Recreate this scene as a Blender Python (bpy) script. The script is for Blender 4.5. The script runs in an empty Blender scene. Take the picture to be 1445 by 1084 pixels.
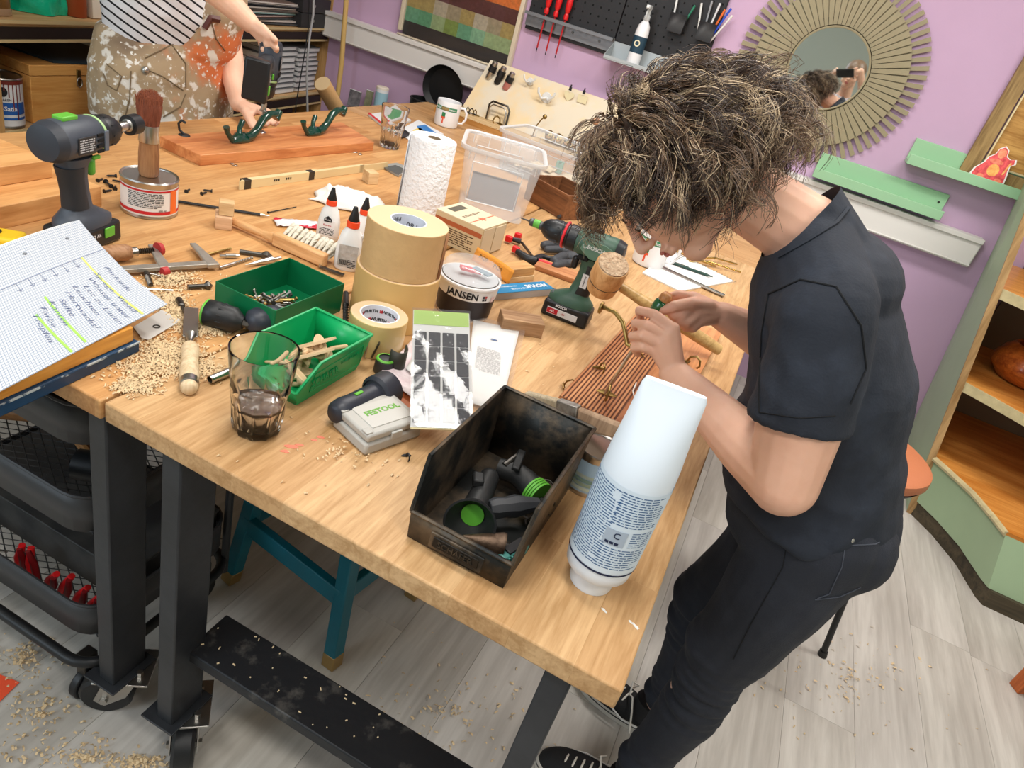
import bpy, bmesh, math, random
from mathutils import Matrix, Vector, noise
from math import pi, sin, cos, radians, sqrt, atan2
random.seed(7)
C = bpy.context.scene.collection
S = bpy.context.scene
V3 = Vector
# ---------------------------------------------------------------- camera
CAM = V3((0, 0, 1.46)); FPX = 994.0
PIT, ROL, YAW = radians(29.23), radians(17.22), radians(15.6)
_up = V3((sin(ROL)*cos(PIT), -cos(ROL)*cos(PIT), -sin(PIT)))
_fw = V3((0, 0, 1)); _y0 = (_fw - _up*_fw.dot(_up)).normalized(); _x0 = _y0.cross(_up)
_Y = cos(YAW)*_y0 + sin(YAW)*_x0; _X = _Y.cross(_up)
def cam2w(v): return V3((_X.dot(v), _Y.dot(v), _up.dot(v)))
cd = bpy.data.cameras.new('camera'); co = bpy.data.objects.new('camera', cd); C.objects.link(co)
cd.sensor_width = 36; cd.lens = FPX/1445*36; cd.clip_start = .02
r_, u_, b_ = cam2w(V3((1, 0, 0))), cam2w(V3((0, -1, 0))), cam2w(V3((0, 0, -1)))
co.matrix_world = Matrix(((r_.x, u_.x, b_.x, CAM.x), (r_.y, u_.y, b_.y, CAM.y), (r_.z, u_.z, b_.z, CAM.z), (0, 0, 0, 1)))
S.camera = co
# ---------------------------------------------------------------- light
S.view_settings.view_transform = 'Standard'; S.view_settings.look = 'None'
S.view_settings.gamma = 1; S.view_settings.use_curve_mapping = False
S.view_settings.exposure = -0.36
wd = bpy.data.worlds.new('world'); S.world = wd; wd.use_nodes = True
wd.node_tree.nodes['Background'].inputs[0].default_value = (.9, .93, 1, 1)
wd.node_tree.nodes['Background'].inputs[1].default_value = .6
def area(name, loc, sx, sy, power, col=(1, .97, .92), rot=(0, 0, 0)):
    l = bpy.data.lights.new(name, 'AREA'); l.shape = 'RECTANGLE'; l.size = sx; l.size_y = sy; l.energy = power; l.color = col
    o = bpy.data.objects.new(name, l); C.objects.link(o); o.location = loc; o.rotation_euler = rot; return o
area('ceiling_lamp_light', (-.9, 2.3, 2.68), 1.2, .3, 42)
area('ceiling_lamp_light', (.9, 2.1, 2.68), 1.2, .3, 42)
area('ceiling_lamp_light', (-.9, -.3, 2.68), 1.2, .3, 26)
area('ceiling_lamp_light', (-.44, .76, 2.68), .50, .36, 22)  # added lamp, placed so its reflection whitens the felt pad card's film
area('ceiling_lamp_light', (1.2, -.2, 2.68), 1.2, .3, 36)
area('window_daylight', (-2.0, -2.2, 1.9), 1.8, 1.2, 62, (.74, .87, 1), (radians(80), 0, radians(-20)))
# ---------------------------------------------------------------- pixel rays (photograph pixels to points on world planes)
def ray(px, py): return cam2w(V3((px-722.5, py-542, FPX)))
def PZ(px, py, z=.80): d = ray(px, py); return CAM + d*((z-CAM.z)/d.z)
def PY(px, py, y): d = ray(px, py); return CAM + d*(y/d.y)
def PX(px, py, x): d = ray(px, py); return CAM + d*(x/d.x)
def ang(a, b, z=.80):
    p, q = PZ(*a, z), PZ(*b, z); return atan2(q.y-p.y, q.x-p.x)
# ---------------------------------------------------------------- materials
def lin(c):
    def f(u): u = u/255; return u/12.92 if u <= .04045 else ((u+.055)/1.055)**2.4
    return (f(c[0]), f(c[1]), f(c[2]), 1)
MATS = {}
def mat(name, col, rough=.5, metal=0., bump=0., bs=60, var=.0, vs=6, trans=0., ior=1.45, spec=.5, col2=None, coat=0., sss=0., alpha=1., thr=None, stretch=(1, 1, 1), emit=0):
    if name in MATS: return MATS[name]
    m = bpy.data.materials.new(name); m.use_nodes = True; nt = m.node_tree; N = nt.nodes; L = nt.links
    b = N['Principled BSDF']; I = b.inputs
    I['Base Color'].default_value = lin(col); I['Roughness'].default_value = rough; I['Metallic'].default_value = metal
    I['Transmission Weight'].default_value = trans; I['IOR'].default_value = ior; I['Specular IOR Level'].default_value = spec
    I['Coat Weight'].default_value = coat; I['Alpha'].default_value = alpha
    if emit: I['Emission Color'].default_value = lin(col); I['Emission Strength'].default_value = emit
    if sss: I['Subsurface Weight'].default_value = sss; I['Subsurface Radius'].default_value = (.012, .005, .003); I['Subsurface Scale'].default_value = 1
    tc = N.new('ShaderNodeTexCoord'); mp = N.new('ShaderNodeMapping'); mp.inputs['Scale'].default_value = stretch
    L.new(tc.outputs['Object'], mp.inputs[0])
    if var or col2:
        n = N.new('ShaderNodeTexNoise'); n.inputs['Scale'].default_value = vs; n.inputs['Detail'].default_value = 5; n.inputs['Roughness'].default_value = .6
        L.new(mp.outputs[0], n.inputs[0])
        cr = N.new('ShaderNodeValToRGB'); L.new(n.outputs[0], cr.inputs[0])
        lo, hi = thr if thr else (.3, .7)
        cr.color_ramp.elements[0].position = lo; cr.color_ramp.elements[1].position = hi
        if col2: cr.color_ramp.elements[0].color = lin(col); cr.color_ramp.elements[1].color = lin(col2)
        else:
            a = lin(col); cr.color_ramp.elements[0].color = tuple(x*(1-var) for x in a[:3])+(1,); cr.color_ramp.elements[1].color = tuple(min(1, x*(1+var)) for x in a[:3])+(1,)
        L.new(cr.outputs[0], I['Base Color'])
    if bump:
        n2 = N.new('ShaderNodeTexNoise'); n2.inputs['Scale'].default_value = bs; n2.inputs['Detail'].default_value = 4
        L.new(mp.outputs[0], n2.inputs[0]); bp = N.new('ShaderNodeBump'); bp.inputs['Strength'].default_value = bump; bp.inputs['Distance'].default_value = .01
        L.new(n2.outputs[0], bp.inputs['Height']); L.new(bp.outputs[0], I['Normal'])
    MATS[name] = m; return m
def wood(name, c1, c2, axis='x', scale=1., rough=.45, block=None, bump=.12, coat=.0, ring=.35, knots=False, stave=(.55, .085)):
    """procedural timber with grain along axis; block = a third colour and glued staves"""
    if name in MATS: return MATS[name]
    m = bpy.data.materials.new(name); m.use_nodes = True; nt = m.node_tree; N = nt.nodes; L = nt.links
    b = N['Principled BSDF']; I = b.inputs; I['Roughness'].default_value = rough; I['Coat Weight'].default_value = coat; I['Specular IOR Level'].default_value = .35
    tc = N.new('ShaderNodeTexCoord')
    mp = N.new('ShaderNodeMapping'); L.new(tc.outputs['Object'], mp.inputs[0])
    k = {'x': (1.2, 14, 14), 'y': (14, 1.2, 14), 'z': (14, 14, 1.2)}[axis]
    mp.inputs['Scale'].default_value = tuple(v*scale for v in k)
    vec = mp.outputs[0]
    if block:
        mb_ = N.new('ShaderNodeMapping'); L.new(tc.outputs['Object'], mb_.inputs[0])
        if axis == 'y': mb_.inputs['Rotation'].default_value = (0, 0, pi/2)
        br = N.new('ShaderNodeTexBrick'); L.new(mb_.outputs[0], br.inputs[0])
        br.inputs['Scale'].default_value = 1; br.inputs['Brick Width'].default_value = stave[0]; br.inputs['Row Height'].default_value = stave[1]
        br.inputs['Mortar Size'].default_value = .0006; br.inputs['Color1'].default_value = (0, 0, 0, 1); br.inputs['Color2'].default_value = (1, 1, 1, 1); br.inputs['Mortar'].default_value = (.5, .5, .5, 1)
        ad = N.new('ShaderNodeVectorMath'); ad.operation = 'MULTIPLY_ADD'; L.new(br.outputs[0], ad.inputs[0]); ad.inputs[1].default_value = (9, 7, 5); L.new(mp.outputs[0], ad.inputs[2]); vec = ad.outputs[0]
    n = N.new('ShaderNodeTexNoise'); L.new(vec, n.inputs[0]); n.inputs['Scale'].default_value = 1.6; n.inputs['Detail'].default_value = 7; n.inputs['Roughness'].default_value = .62; n.inputs['Distortion'].default_value = .6
    f = N.new('ShaderNodeTexNoise'); L.new(vec, f.inputs[0]); f.inputs['Scale'].default_value = 9; f.inputs['Detail'].default_value = 3
    mx = N.new('ShaderNodeMath'); mx.operation = 'MULTIPLY_ADD'; L.new(f.outputs[0], mx.inputs[0]); mx.inputs[1].default_value = ring; L.new(n.outputs[0], mx.inputs[2])
    cr = N.new('ShaderNodeValToRGB'); L.new(mx.outputs[0], cr.inputs[0])
    e = cr.color_ramp.elements; e[0].position = .42+ring*.3; e[0].color = lin(c2); e[1].position = .62+ring*.55; e[1].color = lin(c1)
    out = cr.outputs[0]
    if block:
        mi = N.new('ShaderNodeMix'); mi.data_type = 'RGBA'; mi.blend_type = 'MULTIPLY'
        c3 = N.new('ShaderNodeValToRGB'); L.new(br.outputs[0], c3.inputs[0]); c3.color_ramp.elements[0].color = (1, 1, 1, 1); c3.color_ramp.elements[1].color = lin(block)
        mi.inputs[0].default_value = 1; L.new(out, mi.inputs[6]); L.new(c3.outputs[0], mi.inputs[7]); out = mi.outputs[2]
    L.new(out, I['Base Color'])
    bp = N.new('ShaderNodeBump'); bp.inputs['Strength'].default_value = bump; bp.inputs['Distance'].default_value = .004
    L.new(mx.outputs[0], bp.inputs['Height']); L.new(bp.outputs[0], I['Normal'])
    MATS[name] = m; return m
# ---------------------------------------------------------------- mesh builder
def MX(loc=(0, 0, 0), rz=0, rx=0, ry=0): return Matrix.Translation(loc) @ Matrix.Rotation(rz, 4, 'Z') @ Matrix.Rotation(ry, 4, 'Y') @ Matrix.Rotation(rx, 4, 'X')
def axisM(p, d, up=(0, 0, 1)):
    """matrix whose local Z runs along d from p"""
    z = V3(d).normalized(); u = V3(up)
    if abs(z.dot(u)) > .99: u = V3((1, 0, 0))
    x = u.cross(z).normalized(); y = z.cross(x)
    return Matrix(((x.x, y.x, z.x, p[0]), (x.y, y.y, z.y, p[1]), (x.z, y.z, z.z, p[2]), (0, 0, 0, 1)))
class MB:
    def __init__(s): s.v = []; s.f = []; s.mi = []
    def add(s, vs, fs, X=None, mi=0):
        o = len(s.v)
        s.v += [tuple(X @ V3(v)) if X else tuple(v) for v in vs]
        s.f += [tuple(i+o for i in f) for f in fs]; s.mi += [mi]*len(fs); return s
    def box(s, c, d, X=None, mi=0, taper=1.):
        x, y, z = d[0]/2, d[1]/2, d[2]/2; t = taper
        vs = [(c[0]+a*x*(t if e > 0 else 1), c[1]+b*y*(t if e > 0 else 1), c[2]+e*z) for e in (-1, 1) for b in (-1, 1) for a in (-1, 1)]
        return s.add(vs, [(0, 2, 3, 1), (4, 5, 7, 6), (0, 1, 5, 4), (2, 6, 7, 3), (0, 4, 6, 2), (1, 3, 7, 5)], X, mi)
    def lathe(s, prof, n=32, X=None, mi=0, cap=(True, True)):
        vs = []; fs = []
        for r, z in prof:
            for i in range(n): a = 2*pi*i/n; vs.append((r*cos(a), r*sin(a), z))
        for j in range(len(prof)-1):
            for i in range(n): k = (i+1) % n; fs.append((j*n+i, j*n+k, (j+1)*n+k, (j+1)*n+i))
        if cap[0] and prof[0][0] > 1e-5: fs.append(tuple(range(n))[::-1])
        if cap[1] and prof[-1][0] > 1e-5: m = (len(prof)-1)*n; fs.append(tuple(range(m, m+n)))
        return s.add(vs, fs, X, mi)
    def cyl(s, p, q, r, r2=None, n=16, mi=0):
        p = V3(p); q = V3(q); r2 = r if r2 is None else r2
        return s.lathe([(r, 0), (r2, (q-p).length)], n, axisM(p, q-p), mi)
    def tube(s, pts, r, n=8, X=None, mi=0, closed=False, flat=None):
        P = [V3(p) for p in pts]; m = len(P); vs = []; fs = []; pu = None
        for i, p in enumerate(P):
            if closed: d = P[(i+1) % m]-P[i-1]
            else: d = P[min(i+1, m-1)]-P[max(i-1, 0)]
            d.normalize()
            if pu is None: u = d.orthogonal().normalized()
            else:
                u = pu-d*pu.dot(d); u.normalize()
            pu = u; w = d.cross(u); rr = r[i] if isinstance(r, (list, tuple)) else r
            for k in range(n):
                a = 2*pi*k/n; vs.append(p+(u*cos(a)+w*sin(a)*(flat or 1))*rr)
        for i in range(m if closed else m-1):
            j = (i+1) % m
            for k in range(n): l = (k+1) % n; fs.append((i*n+k, i*n+l, j*n+l, j*n+k))
        if not closed: fs.append(tuple(range(n))[::-1]); fs.append(tuple(range((m-1)*n, m*n)))
        return s.add(vs, fs, X, mi)
    def prism(s, poly, z0, z1, X=None, mi=0, top=None):
        n = len(poly); tp = top or poly
        vs = [(x, y, z0) for x, y in poly]+[(x, y, z1) for x, y in tp]
        return s.add(vs, [tuple(range(n))[::-1], tuple(range(n, 2*n))]+[(i, (i+1) % n, n+(i+1) % n, n+i) for i in range(n)], X, mi)
    def ell(s, c, r, X=None, n=16, m=10, mi=0):
        vs = [(c[0], c[1], c[2]-r[2])]
        for j in range(1, m):
            t = -pi/2+pi*j/m
            for i in range(n): a = 2*pi*i/n; vs.append((c[0]+r[0]*cos(t)*cos(a), c[1]+r[1]*cos(t)*sin(a), c[2]+r[2]*sin(t)))
        vs.append((c[0], c[1], c[2]+r[2])); L_ = len(vs)-1; fs = []
        for i in range(n): k = (i+1) % n; fs.append((0, 1+k, 1+i)); fs.append((L_, L_-n+i, L_-n+k))
        for j in range(m-2):
            for i in range(n): k = (i+1) % n; a = 1+j*n; fs.append((a+i, a+k, a+n+k, a+n+i))
        return s.add(vs, fs, X, mi)
    def cap(s, p, q, r, r2, n=16):
        """tapered capsule for bodies"""
        p = V3(p); q = V3(q); L_ = (q-p).length; pr = []
        for j in range(6): t = -pi/2+pi/2*j/5; pr.append((max(1e-6, r*cos(t)), r*sin(t)))
        for j in range(6): t = pi/2*j/5; pr.append((max(1e-6, r2*cos(t)), L_+r2*sin(t)))
        return s.lathe(pr, n, axisM(p, q-p), 0, (False, False))
    def grid(s, nx, ny, fn, X=None, mi=0, thick=0):
        """sheet: fn(u,v) -> point"""
        vs = [fn(i/nx, j/ny) for j in range(ny+1) for i in range(nx+1)]
        fs = [(j*(nx+1)+i, j*(nx+1)+i+1, (j+1)*(nx+1)+i+1, (j+1)*(nx+1)+i) for j in range(ny) for i in range(nx)]
        return s.add(vs, fs, X, mi)
def link(name, me, parent=None):
    o = bpy.data.objects.new(name, me); C.objects.link(o)
    if parent: o.parent = parent
    return o
def obj(name, mb, m, parent=None, bev=0, seg=2, smooth=35, off=None, sub=0, solid=0):
    me = bpy.data.meshes.new(name)
    vs = mb.v if off is None else [tuple(V3(v)-V3(off)) for v in mb.v]
    me.from_pydata(vs, [], mb.f); ms = m if isinstance(m, (list, tuple)) else [m]
    for q in ms: me.materials.append(q)
    if len(ms) > 1: me.polygons.foreach_set('material_index', mb.mi)
    me.validate(); bm = bmesh.new(); bm.from_mesh(me); bmesh.ops.recalc_face_normals(bm, faces=bm.faces); bm.to_mesh(me); bm.free()
    if smooth:
        me.polygons.foreach_set('use_smooth', [True]*len(me.polygons)); me.set_sharp_from_angle(angle=radians(smooth))
    me.update(); o = link(name, me, parent)
    if solid: md = o.modifiers.new('s', 'SOLIDIFY'); md.thickness = solid; md.offset = 0
    if bev: md = o.modifiers.new('b', 'BEVEL'); md.width = bev; md.segments = seg; md.limit_method = 'ANGLE'; md.angle_limit = radians(40)
    if sub: md = o.modifiers.new('u', 'SUBSURF'); md.levels = sub; md.render_levels = sub
    return o
def tag(o, label, cat=None, group=None, kind=None):
    if label: o['label'] = label
    if cat: o['category'] = cat
    if group: o['group'] = group
    if kind: o['kind'] = kind
    return o
def thing(name, label, cat, loc=(0, 0, 0), rz=0, group=None, rx=0, ry=0):
    o = bpy.data.objects.new(name, None); C.objects.link(o); o.empty_display_size = .02
    o.location = loc; o.rotation_euler = (rx, ry, rz); return tag(o, label, cat, group)
def struct(name, mb, m, label=None, **k): o = obj(name, mb, m, **k); o['kind'] = 'structure'; return tag(o, label) if label else o
def stuff(o): o['kind'] = 'stuff'; return o
def dup(o, loc, rz, label=None, group=None):
    c = o.copy(); C.objects.link(c); c.location = loc; c.rotation_euler = (0, 0, rz)
    if label: c['label'] = label
    if group: c['group'] = group
    for ch in o.children:
        d = ch.copy(); C.objects.link(d); d.parent = c
        for g in ch.children: e = g.copy(); C.objects.link(e); e.parent = d
    return c
def text(s, size, m, parent, X, bend=None, name='lettering', ext=.0002, sx=1., shear=0., bold=0.):
    """flat lettering in local XY, then X; bend = radius of a vertical cylinder (text wraps it, facing -Y)"""
    cu = bpy.data.curves.new('t', 'FONT'); cu.body = s; cu.size = size; cu.extrude = ext; cu.align_x = 'CENTER'; cu.align_y = 'CENTER'; cu.resolution_u = 2; cu.shear = shear; cu.offset = bold
    t = bpy.data.objects.new('t', cu); C.objects.link(t); me = bpy.data.meshes.new_from_object(t.evaluated_get(bpy.context.evaluated_depsgraph_get())); bpy.data.objects.remove(t); bpy.data.curves.remove(cu)
    for v in me.vertices:
        x, y, z = v.co; x *= sx
        if bend: r = bend+z+.0003; v.co = X @ V3((r*sin(x/bend), -r*cos(x/bend), y))
        else: v.co = X @ V3((x, y, z))
    me.materials.clear(); me.materials.append(m); me.name = name
    return link(name, me, parent)
def dashes(w, h, n, seed=1, gap=.45, fill=.95, bend=None, X=None, mb=None):
    """small unreadable print: rows of word-sized dashes"""
    R = random.Random(seed); mb = mb or MB(); lh = h/n; X = X or Matrix()
    for j in range(n):
        x = -w/2; xe = w/2*R.choice([1, 1, 1, .6, .95]); y = h/2-lh*(j+.5); t = lh*gap
        while x < xe*fill:
            l = lh*R.uniform(.8, 3.2); l = min(l, w/2-x)
            if l <= 0: break
            q = []
            for (a, b) in ((x, y-t/2), (x+l, y-t/2), (x+l, y+t/2), (x, y+t/2)):
                q.append((bend*sin(a/bend), -bend*cos(a/bend), b) if bend else (a, b, 0))
            mb.add(q, [(0, 1, 2, 3)], X); x += l+lh*.45
    return mb
def curvewrap(w, h, r, X=None, mb=None, n=12, z0=0, a0=0):
    """a patch wrapped on a vertical cylinder of radius r, centred on angle a0 facing -Y"""
    mb = mb or MB(); return mb.grid(n, 1, lambda u, v: (r*sin(a0+(u-.5)*w/r), -r*cos(a0+(u-.5)*w/r), z0+v*h), X)
# common materials
black = mat('black_plastic', (28, 29, 31), .45, bump=.03, bs=300)
dgrey = mat('dark_grey_plastic', (52, 54, 58), .5, bump=.03, bs=300)
steel = mat('steel', (190, 188, 184), .28, 1., bump=.02, bs=80)
dsteel = mat('dark_steel', (95, 92, 88), .4, 1., bump=.04, bs=80)
brass = mat('aged_brass', (150, 125, 75), .38, 1., var=.25, vs=40)
white = mat('white_gloss', (236, 236, 238), .3)
paper = mat('paper_white', (232, 231, 228), .75)
ink = mat('black_ink', (30, 30, 34), .7)
redp = mat('red_plastic', (214, 30, 34), .35)
green = mat('lime_green_plastic', (98, 178, 60), .4)
TT = .80

def face(P): return atan2(-P[0], P[1])
def lathemod(prof, nseg, n=60, X=None, mb=None):
    """prof rows (r, z, facet depth)"""
    mb = mb or MB(); vs = []; fs = []
    for r, z, a in prof:
        for i in range(n): t = 2*pi*i/n; q = r*(1-a*abs(sin(nseg*t/2))**.7); vs.append((q*cos(t), q*sin(t), z))
    for j in range(len(prof)-1):
        for i in range(n): k = (i+1) % n; fs.append((j*n+i, j*n+k, (j+1)*n+k, (j+1)*n+i))
    fs.append(tuple(range(n))[::-1]); m = (len(prof)-1)*n; fs.append(tuple(range(m, m+n)))
    return mb.add(vs, fs, X)
ORD = ['first', 'second', 'third', 'fourth', 'fifth', 'sixth', 'seventh', 'eighth', 'ninth', 'tenth']
# ================================================================ setting
YW = 3.6
WL, WR, WB, ZC = -3.25, 2.6, -2.4, 2.7
lav = mat('lavender_paint', (198, 166, 196), .75, bump=.04, bs=120, var=.04, vs=2)
greyp = mat('grey_green_paint', (176, 182, 172), .8, bump=.04, bs=120)
flp = [wood('laminate_%s' % n, a, b, 'y', .55, .5, bump=.06, ring=.3) for n, a, b in (('pale', (204, 199, 192), (176, 170, 163)), ('mid', (198, 193, 185), (168, 162, 154)), ('warm', (208, 203, 194), (180, 174, 164)))]
fl = struct('floor', MB().box(((WL+WR)/2, (WB+YW)/2, -.03), (WR-WL, YW-WB, .04)), mat('floor_base', (70, 66, 60), .8), 'pale grey wood-look laminate floor with scattered shavings')
PW = .192; R = random.Random(3); i0 = int((WL-.556)/PW)
pm = {}
for i in range(i0, int((WR-.556)/PW)+1):
    x = .556+i*PW; y = WB-R.uniform(0, 1.2); first = True
    xa = max(x, WL); xb = min(x+PW, WR)
    if xb-xa < .02: continue
    while y < YW:
        y2 = y+1.29; ya = max(y, WB); yb = min(y2, YW)
        if yb-ya > .01:
            b = MB().box((0, 0, 0), (xb-xa-.0008, yb-ya-.0006, .01+R.uniform(-.0002, .0002)))
            o = obj('plank', b, R.choice(flp), fl, smooth=0); o.location = ((xa+xb)/2, (ya+yb)/2, -.005)
        y = y2
struct('wall_back', MB().box(((WL+WR)/2, YW+.05, ZC/2), (WR-WL+.2, .1, ZC)), lav)
struct('wall_left', MB().box((WL-.05, (WB+YW)/2, ZC/2), (.1, YW-WB, ZC)), greyp)
struct('wall_right', MB().box((WR+.05, (WB+YW)/2, ZC/2), (.1, YW-WB, ZC)), greyp)
struct('wall_front', MB().box(((WL+WR)/2, WB-.05, ZC/2), (WR-WL+.2, .1, ZC)), greyp)
struct('ceiling', MB().box(((WL+WR)/2, (WB+YW)/2, ZC+.05), (WR-WL+.2, YW-WB+.2, .1)), mat('ceiling_white', (225, 225, 222), .8))
# cable trunking across the back wall
tr = mat('trunking_white', (232, 228, 224), .4)
o = struct('trim_1', MB().box(((-2.75+.82)/2, YW-.03, .963), (.82+2.75, .06, .128)), tr, 'long white cable trunking across the lavender wall', bev=.006)
o2 = obj('lid_ridge', MB().box(((-2.75+.82)/2, YW-.064, 1.016), (.82+2.75, .012, .022)).box(((-2.75+.82)/2, YW-.062, .908), (.82+2.75, .006, .008)), tr, o, bev=.003)
# ================================================================ workbenches
oak = wood('oak_block', (210, 172, 126), (178, 138, 92), 'y', 1.8, .5, block=(240, 232, 222), bump=.10, ring=.4)
oak2 = wood('oak_block_warm', (214, 168, 114), (186, 136, 84), 'y', 1.5, .5, block=(240, 230, 218), bump=.10, ring=.4)
oakx = wood('oak_block_cross', (210, 170, 122), (182, 138, 90), 'x', 1.3, .42, block=(244, 232, 218), bump=.10, ring=.4)
blk = mat('black_painted_steel', (50, 52, 56), .38, .3, bump=.05, bs=40, var=.25, vs=9)
blkd = mat('dusty_black_steel', (30, 32, 36), .5, .2, bump=.08, bs=60, col2=(120, 116, 110), thr=(.55, .95), vs=25)
TH = .034
def caster(b, par, x, y, a):
    X = MX((x, y, 0), a)
    c = MB().box((0, 0, .122), (.10, .085, .005), X)
    for s in (-1, 1): c.prism([(-.03, .12), (.03, .12), (.055, .045), (.035, .03), (-.005, .06)], s*.024-.0015, s*.024+.0015, X @ Matrix.Rotation(pi/2, 4, 'X'))
    c.cyl(X @ V3((0, 0, .105)), X @ V3((0, 0, .12)), .03)
    o = obj('caster', c, steel, par, bev=.001)
    w = MB().lathe([(.018, -.02), (.044, -.02), (.05, -.014), (.05, .014), (.044, .02), (.018, .02)], 32, X @ MX((.035, 0, .05), 0, pi/2))
    obj('wheel', w, black, o)
    obj('bolt', MB().cyl(X @ V3((.035, -.032, .05)), X @ V3((.035, .032, .05)), .008, n=6), steel, o)
    for s in (-.03, .03):
        obj('bolt', MB().cyl(X @ V3((s, .02, .12)), X @ V3((s, .02, .138)), .006, n=6), steel, o)
    obj('brake_pedal', MB().box((-.05, 0, .085), (.05, .034, .006), X @ MX((0, 0, 0), 0, 0, -.5)), black, o, bev=.002)
def bench(x0, x1, y0, y1, label, m, legs, front_beam=True, casters=()):
    cx, cy = (x0+x1)/2, (y0+y1)/2
    t = thing('workbench', label, 'workbench', (cx, cy, 0))
    o = obj('worktop', MB().box((0, 0, TT-TH/2), (x1-x0, y1-y0, TH)), m, t, bev=.003)
    for lx, ly in legs:
        x, y = lx-cx, ly-cy
        obj('leg', MB().box((x+.017, y+.036, (TT-TH+.13)/2), (.036, .075, TT-TH-.13)), blk, t, bev=.003)
        obj('foot_plate', MB().box((x+.012, y+.035, .1275), (.075, .10, .005)), blk, t, bev=.001)
    for lx, ly, a in casters: caster(None, t, lx-cx, ly-cy, a)
    return t
tR = bench(-.735, .068, .602, 2.62, 'oak block worktop bench in the foreground under the glass and metal bin', oak,
           [(-.638, .615), (-.022, .615), (-.638, 2.5), (-.022, 2.5)], casters=[(-.615, .665, -.9), (-.0, .665, .5), (-.62, 2.54, 1), (-.0, 2.54, .3)])
obj('cross_beam', MB().box((.006, .70-1.611, .287), (.572, .10, .026)), blkd, tR, bev=.003)
crumbs = MB(); RR = random.Random(5)
for k in range(26):
    X = MX((RR.uniform(-.27, .1), .70-1.611+RR.uniform(-.045, .045), .3015), RR.uniform(0, 3)); crumbs.box((0, 0, 0), (RR.uniform(.0015, .006), .0018, .0015), X)
stuff(obj('shavings', crumbs, mat('shaving_pale', (232, 208, 168), .8), tR, smooth=0))
obj('apron', MB().box((.0, .68-1.611, TT-TH-.03), (.57, .03, .06)), blk, tR, bev=.003)
obj('apron', MB().box((.0, 2.5-1.611, TT-TH-.03), (.57, .03, .06)), blk, tR, bev=.003)
tL = bench(-1.78, -.741, .60, 2.62, 'oak worktop bench at the left carrying the grey drill and the paint can', oak2, [(-.782, .615), (-1.72, 1.2), (-.79, 2.5), (-1.72, 2.5)], casters=[(-.765, .66, -2.6)])
tF = bench(-1.80, .068, 2.625, 3.36, 'oak worktop bench at the far end carrying the hook display', oakx, [(-1.72, 2.7), (-1.72, 3.3), (0, 3.3)])
# ================================================================ back wall
y_ = YW
def wallpt(px, py, d=0.): return PY(px, py, YW-d)
# sunburst mirror
mc = wallpt(1168, 97, .03); RG = .162
slat = mat('greige_slat', (150, 140, 112), .6, var=.08, vs=8)
t = thing('sunburst_mirror', 'round sunburst mirror framed by greige wooden slats', 'mirror', (mc.x, YW, mc.z))
obj('backing_disc', MB().cyl((0, -.012, 0), (0, -.002, 0), .30, n=64), mat('slat_backing', (84, 76, 60), .8), t)
def slatme(r0, r1, w0, w1, th, y, nm):
    b = MB(); b.add([(-w0/2, y, r0), (w0/2, y, r0), (w1/2, y, r1), (-w1/2, y, r1), (-w0/2, y-th, r0), (w0/2, y-th, r0), (w1/2, y-th, r1), (-w1/2, y-th, r1)],
                    [(0, 1, 2, 3), (7, 6, 5, 4), (0, 4, 5, 1), (1, 5, 6, 2), (2, 6, 7, 3), (3, 7, 4, 0)])
    return b
NS = 66
base = None
for k in range(NS):
    if base is None: base = o = obj('slat', slatme(.17, .315, .0148, .0245, .006, -.020, ''), slat, t, smooth=0)
    else: o = base.copy(); C.objects.link(o)
    o.rotation_euler = (radians(R.uniform(-.6, .6)), 2*pi*k/NS, 0)
base = None
for k in range(NS):
    if base is None: base = o = obj('slat', slatme(.20, .385, .013, .0185, .005, -.012, ''), slat, t, smooth=0)
    else: o = base.copy(); C.objects.link(o)
    o.rotation_euler = (0, 2*pi*(k+.5)/NS, radians(0))
obj('glass', MB().cyl((0, -.030, 0), (0, -.027, 0), RG, n=96), mat('mirror_glass', (225, 230, 228), .02, 1.), t)
obj('rim', MB().tube([(RG*cos(a), -.028, RG*sin(a)) for a in [2*pi*k/72 for k in range(72)]], .005, 6, closed=True), slat, t)
# framed patchwork picture
pbl, pbr = wallpt(564, 62), wallpt(727, 92); 
x0, x1 = -2.17, -1.50; zb, zt = 1.029, 1.60
t = thing('framed_patchwork', 'framed patchwork picture of orange, maroon, beige and green squares', 'picture', ((x0+x1)/2, YW, zb))
fw_ = (x1-x0)
fr = mat('frame_cream', (214, 200, 176), .5)
for nm, bx in (('frame_bar', ((0, -.018, .004), (fw_, .03, .008))), ('frame_bar', ((0, -.018, zt-zb-.011), (fw_, .03, .022))), ('frame_bar', ((-fw_/2+.011, -.018, (zt-zb)/2), (.022, .03, zt-zb-.044))), ('frame_bar', ((fw_/2-.011, -.018, (zt-zb)/2), (.022, .03, zt-zb-.044)))):
    obj(nm, MB().box(*bx), fr, t, bev=.003)
cols = [[(66, 60, 58)], [(120, 176, 140), (150, 196, 160), (140, 160, 84), (110, 170, 130), (170, 190, 140)], [(176, 160, 132), (200, 188, 165), (188, 164, 104), (206, 196, 178), (196, 168, 128)],
        [(108, 68, 66), (124, 84, 84), (104, 62, 58), (138, 108, 108)], [(214, 112, 50), (232, 130, 64), (208, 120, 70)], [(150, 92, 60), (196, 110, 60), (120, 76, 56)], [(120, 70, 50), (180, 90, 50)], [(90, 60, 50)]]
pm_ = []; b = MB(); RR = random.Random(4); nr = len(cols); nc = 8
W0, H0 = fw_-.044, zt-zb-.03
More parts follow.
